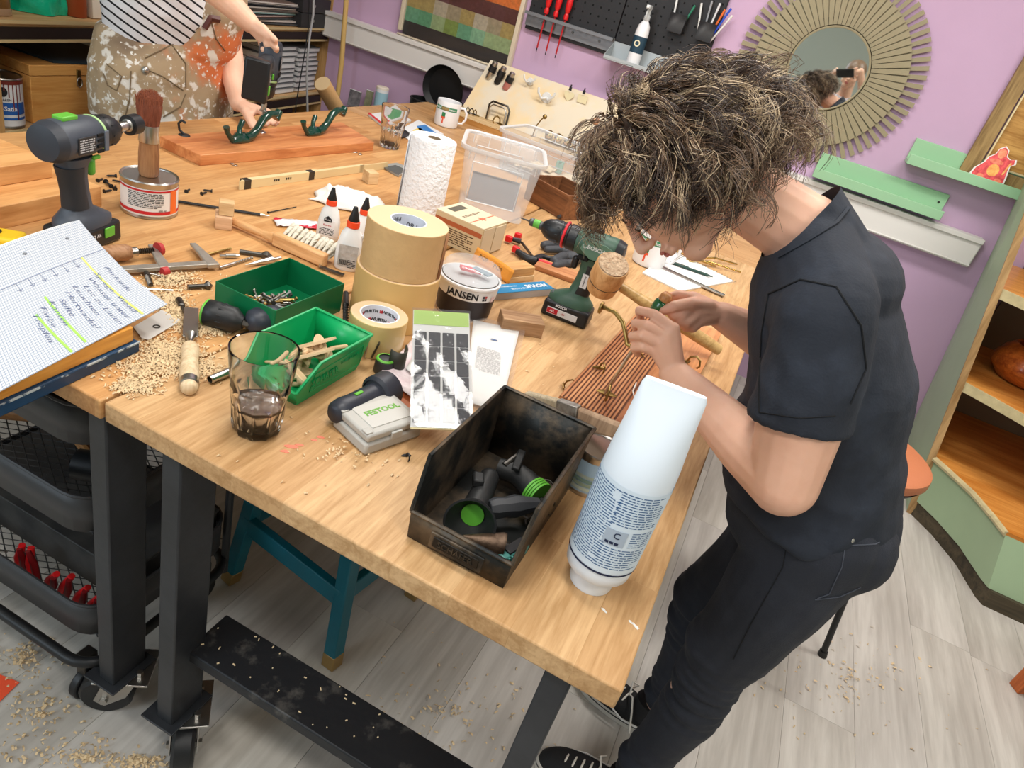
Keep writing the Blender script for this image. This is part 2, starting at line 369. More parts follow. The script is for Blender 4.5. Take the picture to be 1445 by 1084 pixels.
for j in range(nr):
    for i in range(nc):
        c_ = RR.choice(cols[j]); 
        if c_ not in pm_: pm_.append(c_)
        xa = -W0/2+i*W0/nc; za = .008+j*H0/nr; xb = xa+W0/nc; zc = za+H0/nr
        b.add([(xa, -.012, za), (xb, -.012, za), (xb, -.012, zc), (xa, -.012, zc)], [(0, 1, 2, 3)], None, pm_.index(c_))
obj('print', b, [mat('patch_%d_%d_%d' % c_, c_, .8, var=.18, vs=60) for c_ in pm_], t, smooth=0)
obj('glazing', MB().box((0, -.017,   .008+H0/2), (W0, .002, H0)), mat('picture_glass', (255, 255, 255), .04, trans=1, ior=1.3), t)
# pegboard
xl, xr = -1.475, -.575; zb, zt = 1.245, 2.05
t = thing('pegboard', 'black perforated metal tool board on the lavender wall', 'pegboard', ((xl+xr)/2, YW, zb))
pb = mat('pegboard_black', (34, 33, 35), .5, bump=.05, bs=200)
for k, (a, b2) in enumerate(((xl, -1.02), (-1.017, xr))):
    obj('panel', MB().box(((a+b2)/2-(xl+xr)/2, -.012, (zt-zb)/2), (b2-a, .02, zt-zb)), pb, t, bev=.003)
hol = MB(); hm = mat('hole_black', (6, 6, 7), .9)
for i in range(22):
    for j in range(13):
        x = -.43+i*.041; z = .03+j*.038
        hol.box((x, -.0222, z), (.008, .0008, .008))
o = stuff(obj('holes', hol, hm, t, smooth=0))
# tool rail
t = thing('tool_rail', 'grey slotted metal rail along the bottom of the black board', 'rail', (-1.245, YW-.026, 1.262))
rl = mat('rail_grey', (128, 128, 130), .4, .5)
b = MB().box((0, -.004, .03), (.46, .006, .062)); obj('back_plate', b, rl, t, bev=.001)
b = MB()
for k in range(15): b.box((-.215+k*.031, -.022, .06), (.02, .034, .003))
obj('slotted_ledge', stuff(obj('x', b, rl, None)) and MB().box((0, -.040, .054), (.46, .003, .014)), rl, t)
for o in list(C.objects):
    if o.name == 'x': o.name = 'ledge_teeth'; o.parent = t
for x in (-.14, .02, .16): obj('rivet', MB().cyl((x, -.011, .03), (x, -.006, .03), .006, n=10), dsteel, t)
def driver(x, label, s=1.):
    t = thing('screwdriver', label, 'screwdriver', (x, YW-.05, 1.33), 0, 'red screwdrivers hanging in the rail', ry=.0)
    obj('handle', MB().lathe([(.004, 0), (.011, .004), (.012, .02), (.008, .03), (.0135, .045), (.015, .07), (.0145, .095), (.009, .112), (.003, .114)], 18), redp, t)
    obj('shaft', MB().lathe([(.0028, -.15), (.0042, -.148), (.0042, 0)], 8), mat('red_sleeve', (190, 34, 40), .45), t)
    obj('tip', MB().lathe([(.001, -.168), (.0024, -.165), (.0026, -.15)], 8), black, t)
driver(-1.375, 'left of three red screwdrivers hanging from the grey rail')
driver(-1.325, 'middle of three red screwdrivers hanging from the grey rail')
driver(-1.272, 'red screwdriver hanging apart on the right of the trio on the rail')
# metal tray, spray bottle
p = wallpt(905, 86, .06)
t = thing('wall_tray', 'open grey metal tray clipped to the black board', 'tray', (-.88, YW-.024, 1.235))
tg = mat('tray_grey', (176, 182, 184), .45, .3)
obj('bottom', MB().box((0, -.055, .002), (.27, .11, .004)), tg, t, bev=.001)
for s in (-1, 1): obj('side_panel', MB().prism([(0, .004), (-.11, .004), (-.105, .02), (0, .075)], -.0015, .0015, MX((s*.1335, 0, 0)) @ Matrix(((0, 0, 1, 0), (1, 0, 0, 0), (0, 1, 0, 0), (0, 0, 0, 1)))), tg, t, bev=.0006)
obj('back_panel', MB().box((0, -.002, .04), (.27, .003, .075)), tg, t, bev=.001)
obj('front_lip', MB().box((0, -.109, .011), (.27, .003, .014)), tg, t, bev=.001)
t = thing('spray_bottle', 'white spray bottle with dark blue label standing in the wall tray', 'bottle', (-.885, YW-.085, 1.24))
obj('body', MB().lathe([(.028, 0), (.031, .004), (.031, .14), (.026, .17), (.013, .19)], 24), white, t)
obj('label', curvewrap(.12, .07, .0318, z0=.055), mat('label_navy', (38, 66, 84), .5), t)
obj('emblem', MB().lathe([(.009, 0), (.014, 0), (.014, .0008), (.009, .0008)], 20, MX((0, -.0318, .095)) @ Matrix.Rotation(pi/2, 4, 'X'), cap=(False, False)), mat('emblem_cream', (226, 220, 190), .5), t)
obj('pump', MB().lathe([(.012, .19), (.014, .195), (.014, .21), (.009, .214), (.009, .24)], 16).box((0, -.012, .246), (.018, .05, .016)), mat('clear_grey', (200, 204, 206), .3), t, bev=.002)
obj('nozzle', MB().cyl((0, -.036, .247), (0, -.046, .247), .006, n=10), white, t)
obj('trigger', MB().tube([(0, -.022, .238), (0, -.03, .22), (0, -.026, .2)], .004, 6), mat('clear_grey', (200, 204, 206), .3), t)
# pen cups with pens
def pencup(px, py, w, h, label, pens, ml):
    p = wallpt(px, py, .05)
    t = thing('pen_holder', label, 'pen holder', (p.x, YW-.05, p.z-h))
    b = MB()
    obj('cup', b.add([(a*w/2*k, c*.022*k, z) for z, k in ((0, .9), (h, 1)) for a, c in ((-1, -1), (1, -1), (1, 1), (-1, 1))], [(0, 3, 2, 1), (0, 1, 5, 4), (1, 2, 6, 5), (2, 3, 7, 6), (3, 0, 4, 7)]), pb, t, solid=.003)
    for i, (dx, c_, l, tx, nm, lb) in enumerate(pens):
        q = thing(nm, lb, 'pen', (p.x+dx, YW-.05+R.uniform(-.008, .004), p.z-h+.006), 0, 'pens in the holders on the black board', ry=tx, rx=R.uniform(-.08, .05))
        obj('barrel', MB().lathe([(.0035, 0), (.0042, .01), (.0042, l-.02)], 10), mat('pen_%d_%d_%d' % c_, c_, .35), q)
        obj('cap', MB().lathe([(.005, l-.03), (.005, l), (.003, l+.002)], 10), mat('pen_%d_%d_%d' % c_, c_, .35), q)
pencup(960, 20, .075, .075, 'black square holder with white sheets clipped on the tool board', [(-.018, (228, 228, 226), .13, -.15, 'marker_pen', 'white marker at the left of the left pen holder'), (.02, (40, 120, 90), .12, .25, 'marker_pen', 'green marker leaning right in the left pen holder')], 0)
pencup(1001, 32, .075, .075, 'black square holder full of pens at the corner of the tool board',
       [(-.03, (224, 224, 220), .135, -.25, 'marker_pen', 'white pen leaning left in the right pen holder'), (-.01, (150, 152, 156), .15, -.08, 'marker_pen', 'grey pen near the middle of the right pen holder'), (.004, (220, 222, 224), .15, .08, 'marker_pen', 'pale tall pen in the middle of the right pen holder'),
        (.016, (232, 110, 40), .135, .22, 'marker_pen', 'orange pen in the right pen holder'), (.024, (40, 80, 200), .15, .3, 'marker_pen', 'blue pen in the right pen holder'), (.032, (230, 228, 224), .13, .42, 'marker_pen', 'white pen leaning right in the right pen holder')], 0)
# green ledges, cutout figure
lg = mat('mint_paint', (156, 200, 160), .45, var=.03, vs=5)
def ledge(xa, xb, z, label, holes=()):
    t = thing('wall_ledge', label, 'ledge', ((xa+xb)/2, YW, z)); w = xb-xa
    obj('back_rail', MB().box((0, -.009, .05), (w, .018, .1)), lg, t, bev=.002)
    obj('shelf_board', MB().box((0, -.055, .009), (w, .075, .018)), lg, t, bev=.002)
    obj('front_lip', MB().box((0, -.098, .02), (w, .012, .04)), lg, t, bev=.002)
    for h in holes: obj('screw', MB().cyl((h, -.02, .06), (h, -.017, .06), .005, n=12), dsteel, t)
ledge(.385, .87, 1.215, 'mint green picture ledge holding the red figure cutout', (.08,))
ledge(.06, .615, 1.045, 'mint green picture ledge below the mirror above the trunking', (.25,))
p = PY(1372, 218, YW-.07)
t = thing('figure_cutout', 'small flat red and orange cutout of a laughing seated figure on the upper green ledge', 'cutout', (.70, YW-.075, 1.234), 0, rx=radians(-8))
ol = [(-.058, 0), (-.075, .02), (-.07, .045), (-.048, .075), (-.04, .1), (-.022, .118), (-.018, .14), (0, .155), (.018, .142), (.022, .12), (.04, .112), (.06, .118), (.066, .1), (.05, .088), (.058, .05), (.062, .02), (.05, 0)]
Xc = Matrix.Rotation(pi/2, 4, 'X')
obj('card', MB().prism(ol, -.001, .001, Xc), mat('card_white', (240, 236, 232), .6), t)
def patch(pts, n, c_, z=.0014, nm=None): return obj(nm or n, MB().prism(pts, .001, z, Xc), mat('fig_'+n, c_, .6, col2=tuple(min(255, int(v*1.25+25)) for v in c_), vs=45, thr=(.35, .65)), t)
sc = [(x*.9, .006+y*.93) for x, y in ol]
patch(sc, 'robe', (196, 62, 66), .0013)
patch([(.022*cos(a), .056+.024*sin(a)) for a in [2*pi*k/20 for k in range(20)]], 'belly', (232, 140, 70), .0018)
patch([(.015*cos(a)+.0, .124+.019*sin(a)) for a in [2*pi*k/20 for k in range(20)]], 'head', (226, 120, 88), .0018)
patch([(.026*cos(a)-.004, .09+.010*sin(a)) for a in [2*pi*k/20 for k in range(20)]], 'chest', (220, 104, 80), .0017)
patch([(.035, .05), (.041, .05), (.05, .1), (.044, .102)], 'staff', (236, 150, 80), .0018)
for s in (-1, 1): patch([(s*.034+.014*cos(a), .02+.012*sin(a)) for a in [2*pi*k/16 for k in range(16)]], 'knee', (226, 110, 80), .0018)
# oak-framed panel at the right edge
pA = wallpt(1443, 68, .02); pB = wallpt(1369, 197, .02)
t = thing('oak_framed_panel', 'large oak framed wood panel leaning at the right above the ledge', 'framed panel', (pB.x+.02, YW-.01, 1.234))
okf = wood('oak_dark', (170, 140, 92), (120, 94, 56), 'z', 1.2, .5); okp = wood('oak_panel', (206, 160, 92), (160, 112, 54), 'x', 1.6, .4)
obj('stile', MB().box((.03, -.012, .35), (.06, .024, .7)), okf, t, bev=.002)
obj('stile', MB().box((.77, -.012, .35), (.06, .024, .7)), okf, t, bev=.002)
obj('rail', MB().box((.40, -.012, .03), (.68, .024, .06)), okf, t, bev=.002)
obj('rail', MB().box((.40, -.012, .67), (.68, .024, .06)), okf, t, bev=.002)
obj('inner_bead', MB().box((.069, -.022, .35), (.006, .01, .57)).box((.40, -.022, .069), (.66, .01, .006)), mat('bead_cream', (222, 204, 160), .5), t)
obj('panel', MB().box((.40, -.008, .35), (.66, .01, .56)), okp, t)
# ================================================================ green corner cabinet
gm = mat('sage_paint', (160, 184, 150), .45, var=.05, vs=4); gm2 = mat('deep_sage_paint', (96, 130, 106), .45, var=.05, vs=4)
honey = wood('honey_veneer', (226, 158, 80), (196, 122, 50), 'x', .8, .35); edgem = mat('edge_trim', (196, 182, 140), .4, var=.15, vs=30)
dkw = wood('dark_plinth', (84, 74, 56), (50, 44, 34), 'x', 1, .5); inn = mat('inside_taupe', (122, 104, 84), .6, var=.1, vs=3)
t = thing('corner_cabinet', 'sage green corner cabinet with curved open shelves at the right', 'cabinet', (1.0, 3.0, 0))
def W2(*pts): return [(x-1.0, y-3.0) for x, y in pts]
def hexa(b, bot, top): return b.add([tuple(p) for p in bot]+[tuple(p) for p in top], [(0, 3, 2, 1), (4, 5, 6, 7), (0, 1, 5, 4), (1, 2, 6, 5), (2, 3, 7, 6), (3, 0, 4, 7)])
zt = 1.42
def pl(dx0, dx1): return [(.985+dx0-1, -.06, .0), (.985+dx1-1, -.06, .0), (1.01+dx1-1, .59, .0), (1.01+dx0-1, .59, .0)], [(.70+dx0-1, -.06, zt), (.70+dx1-1, -.06, zt), (.82+dx1-1, .59, zt), (.82+dx0-1, .59, zt)]
obj('side_panel', hexa(MB(), *pl(0, .018)), gm, t)
b_, t_ = pl(-.002, .024); b_ = [b_[0], b_[1], (b_[1][0], -.052, 0), (b_[0][0], -.052, 0)]; t_ = [t_[0], t_[1], (t_[1][0], -.052, zt), (t_[0][0], -.052, zt)]
b_ = [(x, y-.008, z) for x, y, z in b_]; t_ = [(x, y-.008, z) for x, y, z in t_]
obj('edge_strip', hexa(MB(), b_, t_), wood('edge_ply', (196, 160, 112), (150, 116, 74), 'z', 1, .5), t)
def arc(z, dx=0):
    return [(.985-.205*z/1.0+dx, 2.945), (1.05-.16*z, 2.87), (1.105-.10*z, 2.77), (1.14-.04*z, 2.65)]
obj('back_panel', MB().box((.46, .585, zt/2), (.88, .012, zt)), inn, t)
A = arc(.27)
pf = W2(*([(A[0][0]+.06, 3.57)]+[(A[0][0]+.02, A[0][1])]+A[1:]+[(1.16, 2.56), (1.9, 2.56), (1.9, 3.58)]))
fl_ = [(.985, 2.945), (1.075, 2.84), (1.15, 2.70), (1.2, 2.53)]
pb_ = W2(*([(1.03, 3.57), (.99, 2.945)]+fl_[1:]+[(1.22, 2.5), (1.9, 2.5), (1.9, 3.58)]))
pb2 = pb_[:1]+pb_[1:]
b = MB(); nb = len(pf)
def mixp(p, q, k): return [(a[0]*(1-k)+c_[0]*k, a[1]*(1-k)+c_[1]*k) for a, c_ in zip(p, q)]
obj('plinth', MB().prism(pb_, 0, .065), dkw, t)
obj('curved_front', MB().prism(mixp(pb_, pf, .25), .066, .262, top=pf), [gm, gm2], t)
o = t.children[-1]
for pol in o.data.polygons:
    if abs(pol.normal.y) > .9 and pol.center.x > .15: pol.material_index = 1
obj('lower_shelf', MB().prism(pf, .262, .276), honey, t)
obj('shelf_trim', MB().tube([(x, y, .266) for x, y in pf[1:6]], .012, 8), edgem, t)
for z, nm in ((.60, 'middle_shelf'), (.965, 'upper_shelf')):
    a0 = .985-.205*z
    pp = W2((1.03-.134*z, 3.58), (a0+.022, 2.95), (a0+.12, 2.90), (a0+.22, 2.84), (a0+.34, 2.76), (1.9, 2.70), (1.9, 3.58))
    obj(nm, MB().prism(pp, z-.014, z), honey, t)
    fe = [(x, y) for x, y in pp[1:6]]; b = MB()
    for i in range(len(fe)-1):
        (xa, ya), (xb, yb) = fe[i], fe[i+1]
        b.add([(xa, ya, z-.035), (xb, yb, z-.035), (xb, yb, z+.002), (xa, ya, z+.002), (xa, ya-.008, z-.035), (xb, yb-.008, z-.035), (xb, yb-.008, z+.002), (xa, ya-.008, z+.002)], [(0, 1, 2, 3), (7, 6, 5, 4), (3, 2, 6, 7), (1, 0, 4, 5)])
    obj('front_edge', b, edgem, t)
p = PZ(1428, 545, .60)
t = thing('wooden_bowl', 'carved reddish wooden bowl on the middle cabinet shelf', 'bowl', (p.x+.045, p.y+.09, .6005))
obj('body', MB().lathe([(r*1.4, z*1.3) for r, z in ((.03, .0), (.07, .006), (.098, .035), (.10, .06), (.085, .095), (.066, .115), (.058, .113), (.076, .09), (.085, .06), (.06, .02), (.001, .012))], 40), wood('bowl_wood', (206, 110, 44), (150, 66, 22), 'x', 1.5, .3, coat=.3), t, smooth=50)
# ================================================================ near things on the front bench
glassm = mat('clear_glass', (240, 240, 240), .02, trans=1, ior=1.45)
plast = mat('clear_plastic', (238, 240, 242), .12, trans=1, ior=1.12, spec=.6)
# tumblers
def tumbler(px, py, h, label, liquid=None):
    P = PZ(px, py); t = thing('drinking_glass', label, 'glass', P, .2)
    k = h/.14
    outer = [(.030, 0, .08), (.034, .004, .10), (.036, .012, .11), (.0385, .05, .08), (.040, .068, .03), (.0415, .075, 0), (.0405, .080, 0), (.044, .10, 0), (.0475, .137, 0), (.0472, .14, 0)]
    inner = [(.0448, .139, 0), (.0415, .10, 0), (.0375, .08, 0), (.0365, .068, .02), (.0345, .05, .05), (.031, .016, .05), (.028, .012, .05)]
    obj('glass_wall', lathemod([(r*k, z*k, a) for r, z, a in outer+inner], 10), glassm, t, smooth=40)
    if liquid:
        obj('drink', lathemod([(.0276*k, .0125*k, .05), (.0308*k, .0165*k, .05), (.0342*k, .05*k, .05), (.0346*k, liquid, .05)], 10), mat('dark_drink', (72, 40, 26), .03, trans=.75, ior=1.33), t)
    return t
tumbler(362, 606, .14, 'faceted drinking glass a quarter full of dark drink at the bench front', .045)
tumbler(549, 208, .148, 'empty faceted drinking glass beside the white printed mug')
# open fronted bins
def bin_(label, x0, x1, y0, y1, h, lip, cut, m, wall=.003, rim=.004, name='storage_bin', rz=0, flare=.012, lipback=.012):
    cx, cy = (x0+x1)/2, (y0+y1)/2; w, d = x1-x0, y1-y0
    t = thing(name, label, 'storage bin', (cx, cy, TT), rz)
    f = flare
    obj('bottom', MB().box((0, 0, .003), (w-2*f, d-2*f, .004)), m, t)
    for s in (-1, 1):
        xo, xi = s*w/2, s*(w/2-f)
        pr = [(-d/2+f, .003), (d/2-f, .003), (d/2, h), (-d/2+cut, h), (-d/2+lipback-.012, lip)]
        b = MB(); vs = []
        for k in (0, -s*wall):
            for y, z in pr: vs.append((xi+(xo-xi)*z/h+k, y, z))
        b.add(vs, [(0, 1, 2, 3, 4), (9, 8, 7, 6, 5)]+[(i, (i+1) % 5, 5+(i+1) % 5, 5+i) for i in range(5)])
        obj('side_panel', b, m, t, bev=.0006)
        r = MB(); P_ = [(s*w/2, d/2, h), (s*w/2, -d/2+cut, h), (s*(w/2-f*(1-lip/h)), -d/2+lipback-.012, lip)]
        r.tube(P_, rim, 6); obj('rim', r, m, t)
    obj('back_panel', MB().add([(-(w/2-f), d/2-f, .003), ((w/2-f), d/2-f, .003), (w/2, d/2, h), (-w/2, d/2, h)], [(0, 1, 2, 3)]), m, t, solid=wall)
    obj('rim', MB().tube([(-w/2, d/2, h), (w/2, d/2, h)], rim, 6), m, t)
    fx = w/2-f*(1-lip/h)
    obj('front_panel', MB().add([(-(w/2-f), -d/2+f, .003), ((w/2-f), -d/2+f, .003), (fx, -d/2+lipback-.012, lip), (-fx, -d/2+lipback-.012, lip)], [(0, 1, 2, 3)]), m, t, solid=wall)
    obj('rim', MB().tube([(-fx, -d/2+lipback-.012, lip), (fx, -d/2+lipback-.012, lip)], rim, 6), m, t)
    return t
oldm = mat('old_bin_steel', (104, 90, 74), .45, .55, bump=.15, bs=35, col2=(40, 42, 42), vs=16, thr=(.38, .56))
MBIN = t = bin_('worn black steel storage bin holding hose fittings at the bench front', -.262, -.110, .650, .905, .125, .048, .022, oldm, .002, .003, flare=.004)
fx0 = -.1275
obj('label_holder', MB().box((0, fx0-.002, .024), (.078, .004, .026)), oldm, t, bev=.0015)
obj('holder_recess', MB().box((0, fx0-.0045, .024), (.066, .002, .016)), mat('recess_dark', (36, 32, 28), .5, .5), t, bev=.0008)
text('SCHÄFER', .0125, oldm, t, MX((0, fx0-.0062, .024)) @ Matrix.Rotation(pi/2, 4, 'X'), name='embossed_lettering', ext=.0006)
# fittings inside the bin
bc = V3((-.186, .7775, TT+.006))
def inb(x, y, z=0): return bc+V3((x, y, z))
bp = mat('matt_black_rubber', (30, 31, 32), .5, bump=.06, bs=120, var=.2, vs=30)
def ringset(b, p, d, r, n, step):
    p = V3(p); d = V3(d).normalized()
    for k in range(n): b.cyl(p+d*k*step, p+d*(k*step+step*.6), r, r*.96, 20)
t = thing('hose_connector', 'black bell shaped hose connector with ribbed green collar in the steel bin', 'connector', inb(-.01, -.055, .022), .5)
obj('bell', MB().lathe([(.016, .0), (.018, .02), (.030, .034), (.036, .05), (.033, .05), (.027, .035), (.014, .02), (.013, .0)], 28, axisM((0, .015, .0), (-.25, -1, .25)), cap=(False, False)), bp, t)
b = MB(); ringset(b, (0, .016, .000), (-.25, -1, .25), .0165, 5, .0055); obj('ribbed_collar', b, green, t)
b = MB().cap((0, .015, 0), (.02, .075, .008), .019, .015, 18); obj('body', b, bp, t)
obj('lug', MB().box((.0, .05, .022), (.016, .022, .014)), bp, t, bev=.003)
t = thing('hose_connector', 'black elbow hose connector with green ribbed ring by the bin back', 'connector', inb(.018, .055, .026), -.3)
obj('body', MB().tube([(-.045, -.01, 0), (-.02, 0, .004), (.0, .0, .004), (.02, -.004, .002)], [.016, .017, .018, .019], 16), bp, t, smooth=60)
b = MB(); ringset(b, (.018, -.004, .002), (1, -.1, 0), .0225, 4, .0045); obj('ribbed_collar', b, green, t)
obj('clamp_lever', MB().box((-.02, .012, .026), (.012, .05, .007), MX((0, 0, 0), .5)), bp, t, bev=.002)
obj('clamp_screw', MB().cyl((-.035, -.015, .014), (-.035, .015, .022), .005, n=10), dsteel, t)
t = thing('grip_handle', 'black knobbly grip handle lying across the middle of the steel bin', 'handle', inb(.026, -.012, .03), .65)
obj('body', MB().lathe([(.012, -.035), (.016, -.025), (.0145, -.01), (.017, .005), (.013, .02), (.009, .04)], 9, axisM((0, 0, 0), (1, .1, .1))), dgrey, t, bev=.001)
obj('tip', MB().cyl((.04, .004, .004), (.062, .006, .006), .008, .006, 12), bp, t)
t = thing('cone_bit', 'worn brown conical metal bit lying at the front of the steel bin', 'bit', inb(.022, -.088, .018), .35)
obj('cone', MB().lathe([(.002, -.03), (.018, .022), (.0175, .026)], 28, axisM((0, 0, 0), (1, .0, .0))), mat('rusty_steel', (112, 92, 76), .5, .7, col2=(70, 54, 42), vs=60, bump=.15, bs=150), t)
obj('shank', MB().cyl((.026, 0, 0), (.042, 0, 0), .005, n=10), dsteel, t)
t = thing('bit_cassette', 'small teal and black bit cassette in the front corner of the steel bin', 'bit case', inb(.058, -.075, .012), 1.25)
obj('tray', MB().box((0, 0, 0), (.05, .018, .016)), mat('teal_plastic', (70, 134, 128), .4), t, bev=.002)
for k in range(4): obj('slot_rib', MB().box((-.024+k*.006, -.0095, .0), (.003, .003, .014)), mat('teal_plastic', (70, 134, 128), .4), t)
obj('cover', MB().box((.004, 0, .009), (.036, .014, .004)), black, t, bev=.001)
for k in range(9):
    RR = random.Random(k); p = inb(.05+RR.uniform(-.012, .012), -.01+k*.011, .012+RR.uniform(0, .012)); a = RR.uniform(0, 3)
    o = obj('metal_clip', MB().tube([(-.014, 0, 0), (-.008, .006, .002), (.006, .006, .003), (.014, 0, 0), (.006, -.005, 0)], .0016, 5), dsteel, None)
    o.location = p; o.rotation_euler = (RR.uniform(-.5, .5), 0, a); tag(o, ORD[k]+' from the front of the dark clips at the right in the steel bin', 'clip', 'loose clips in the steel bin')
# green bins
gA = mat('dark_green_enamel', (6, 104, 62), .35, var=.08, vs=6)
t = thing('screw_box', 'dark green open box holding loose screws and plugs', 'box', (-.768, 1.013, TT), radians(-1))
w, d, h = .135, .195, .062
for nm, bx in (('bottom', ((0, 0, .0015), (w, d, .003))), ('side_panel', ((-w/2, 0, h/2), (.002, d, h))), ('side_panel', ((w/2, 0, h/2), (.002, d, h))), ('end_panel', ((0, -d/2, h/2), (w, .002, h))), ('end_panel', ((0, d/2, h/2), (w, .002, h)))):
    obj(nm, MB().box(*bx), gA, t, bev=.0006)
scm = [mat('zinc_screw', (176, 172, 164), .35, .9), dsteel, mat('grey_plug', (150, 150, 150), .5), brass]
for k in range(170):
    RR = random.Random(k+50); a = RR.uniform(0, 6.28); l = RR.uniform(.016, .034)
    rr = RR.random()**.7*.055; th = RR.uniform(0, 6.28)
    o = obj('screw', MB().lathe([(.0006, 0), (.0021, .004), (.0021, l-.003), (.0044, l)], 7), scm[RR.randrange(4)], None, smooth=0)
    o.location = (-.775+rr*cos(th), 1.0+rr*sin(th)*1.1, TT+.005+.022*max(0, 1-rr/.05)*RR.uniform(.4, 1)); o.rotation_euler = (pi/2+RR.uniform(-.3, .3), 0, a)
    tag(o, 'small loose screw or plug in the pile inside the dark green box', 'screw', 'loose screws in the dark green box')
gB = mat('bright_green_plastic', (14, 160, 92), .32, var=.06, vs=6)
t = bin_('bright green plastic bin full of wooden biscuit dowels', -.655, -.535, .775, .962, .072, .030, .045, gB, .0022, .0028, flare=.012)
Xs = Matrix(((0, 0, 1, .0575), (1, 0, 0, .02), (0, 1, 0, .044), (0, 0, 0, 1)))
text('SCHÄFER', .017, gB, t, MX((.0565, -.025, .035), pi/2) @ Matrix.Rotation(radians(82), 4, 'X'), name='embossed_lettering', ext=.0008)
text('LAGERKASTEN', .0075, gB, t, MX((.0565, .04, .045), pi/2) @ Matrix.Rotation(radians(82), 4, 'X'), name='embossed_lettering', ext=.0006)
obj('panel_rib', MB().tube([(.0535, -.06, .02), (.057, -.055, .052), (.058, .075, .058), (.0535, .078, .016)], .0009, 5, closed=True), gB, t)
bis = wood('biscuit_beech', (216, 188, 150), (184, 152, 112), 'x', 4, .7)
for k in range(26):
    RR = random.Random(k+9)
    if k % 3 == 0: m_ = MB().prism([(.028*cos(a)*1.0, .011*sin(a)) for a in [2*pi*i/18 for i in range(18)]], -.002, .002); nm = 'biscuit'
    else: m_ = MB().lathe([(.0025, 0), (.004, .002), (.004, .036), (.0025, .038)], 10, MX((-.018, 0, 0), 0, 0, pi/2)); nm = 'dowel'
    o = obj(nm, m_, bis, None, smooth=35)
    o.location = (-.595+RR.uniform(-.028, .028), .87+RR.uniform(-.06, .055), TT+.012+RR.uniform(0, .038)); o.rotation_euler = (RR.uniform(-.5, .5), RR.uniform(-.5, .5), RR.uniform(0, 3))
    if k in (3, 12): o.location = (-.60+.02*(k == 3), .86+.03*(k == 12), TT+.052); o.scale = (1.35, 1.6, 1); o.rotation_euler = (-.5, -.3, .9)
    tag(o, 'flat oval wooden %s in the bright green bin' % nm if nm == 'biscuit' else 'ribbed round wooden dowel in the bright green bin', nm, nm+'s in the bright green bin')
# squeeze bottle standing on its cap
t = thing('squeeze_bottle', 'tall white squeeze bottle standing on its cap with blue printed label', 'bottle', PZ(833, 818), face(PZ(833, 818))+.12)
sec = []
def sring(a, b, z, n=40, p=2.0, dy=0): return [(a*abs(cos(t_))**(2/p)*(1 if cos(t_) > 0 else -1), dy+b*abs(sin(t_))**(2/p)*(1 if sin(t_) > 0 else -1), z) for t_ in [2*pi*i/n for i in range(n)]]
def loft(rings, mb=None, cap=(True, True)):
    mb = mb or MB(); n = len(rings[0]); vs = [v for r in rings for v in r]; fs = []
    for j in range(len(rings)-1):
        for i in range(n): k = (i+1) % n; fs.append((j*n+i, j*n+k, (j+1)*n+k, (j+1)*n+i))
    if cap[0]: fs.append(tuple(range(n))[::-1])
    if cap[1]: m = (len(rings)-1)*n; fs.append(tuple(range(m, m+n)))
    return mb.add(vs, fs)
wb = mat('bottle_white', (226, 236, 246), .32)
obj('cap', MB().lathe([(.029, 0), (.030, .003), (.030, .026), (.033, .030)], 40), wb, t, bev=.0008)
rs = [sring(.040, .040, .030), sring(.044, .044, .034), sring(.045, .045, .045), sring(.0455, .0455, .06), sring(.046, .046, .19), sring(.045, .042, .215), sring(.043, .034, .24), sring(.041, .024, .265, p=2.3), sring(.0395, .014, .29, p=2.8), sring(.0385, .007, .307, p=3.5), sring(.036, .005, .314, p=3.5)]
obj('body', loft(rs), wb, t, smooth=60)
obj('label', curvewrap(.19, .132, .0466, z0=.058, n=30), mat('label_pale', (214, 228, 240), .45), t, smooth=60)
nav = mat('print_blue', (48, 92, 140), .6)
pr = dashes(.062, .118, 30, 3, gap=.36, bend=.0470, X=MX((0, 0, .126), -.86)); dashes(.062, .050, 13, 5, gap=.36, bend=.0470, X=MX((0, 0, .161), .10+.30), mb=pr)
dashes(.062, .036, 9, 7, gap=.36, bend=.0470, X=MX((0, 0, .084), .40), mb=pr); dashes(.030, .026, 7, 7, gap=.36, bend=.0470, X=MX((0, 0, .118), .75), mb=pr)
stuff(obj('fine_print', pr, nav, t, smooth=0))
obj('symbol_box', curvewrap(.028, .024, .0472, z0=.105, a0=.02), mat('label_grey', (170, 184, 200), .5), t)
text('C', .013, mat('print_navy', (20, 36, 70), .6), t, MX((0, 0, .121), .05), bend=.0474)
for k in range(3): obj('symbol', curvewrap(.005, .004, .0475, z0=.107, a0=-.15+k*.13, n=2), mat('print_navy', (20, 36, 70), .6), t)
obj('label_band', curvewrap(.19, .003, .0470, z0=.055, n=30), mat('print_navy', (20, 36, 70), .6), t)
# low paint can with flat brush resting on it
def can(P, r, h, label, body, lidm=steel, name='paint_can', rz=0):
    t = thing(name, label, 'can', P, rz)
    obj('body', MB().lathe([(r*.97, 0), (r, .002), (r, .004), (r*.985, .006), (r*.985, h-.008), (r, h-.006), (r, h)], 40), steel, t)
    obj('label', MB().lathe([(r*.99, .008), (r*.99, h-.012)], 40, cap=(False, False)), body, t)
    obj('lid', MB().lathe([(r*1.02, h-.003), (r*1.03, h), (r*1.0, h+.003), (r*.93, h+.001), (r*.90, h-.003), (0.0001, h-.003)], 40, cap=(False, False)), lidm, t)
    return t
Pc = PZ(824, 683); 
t = can(Pc, .036, .076, 'small paint can with blue and green label behind the white bottle', mat('label_sky', (160, 190, 214), .5), rz=face(Pc))
for k, c_ in enumerate(((190, 204, 190), (150, 170, 150), (120, 150, 140), (170, 186, 176))): obj('label_stripe', curvewrap(.10, .006, .0362, z0=.012+k*.0075, n=16), mat('stripe_%d' % k, c_, .5), t)
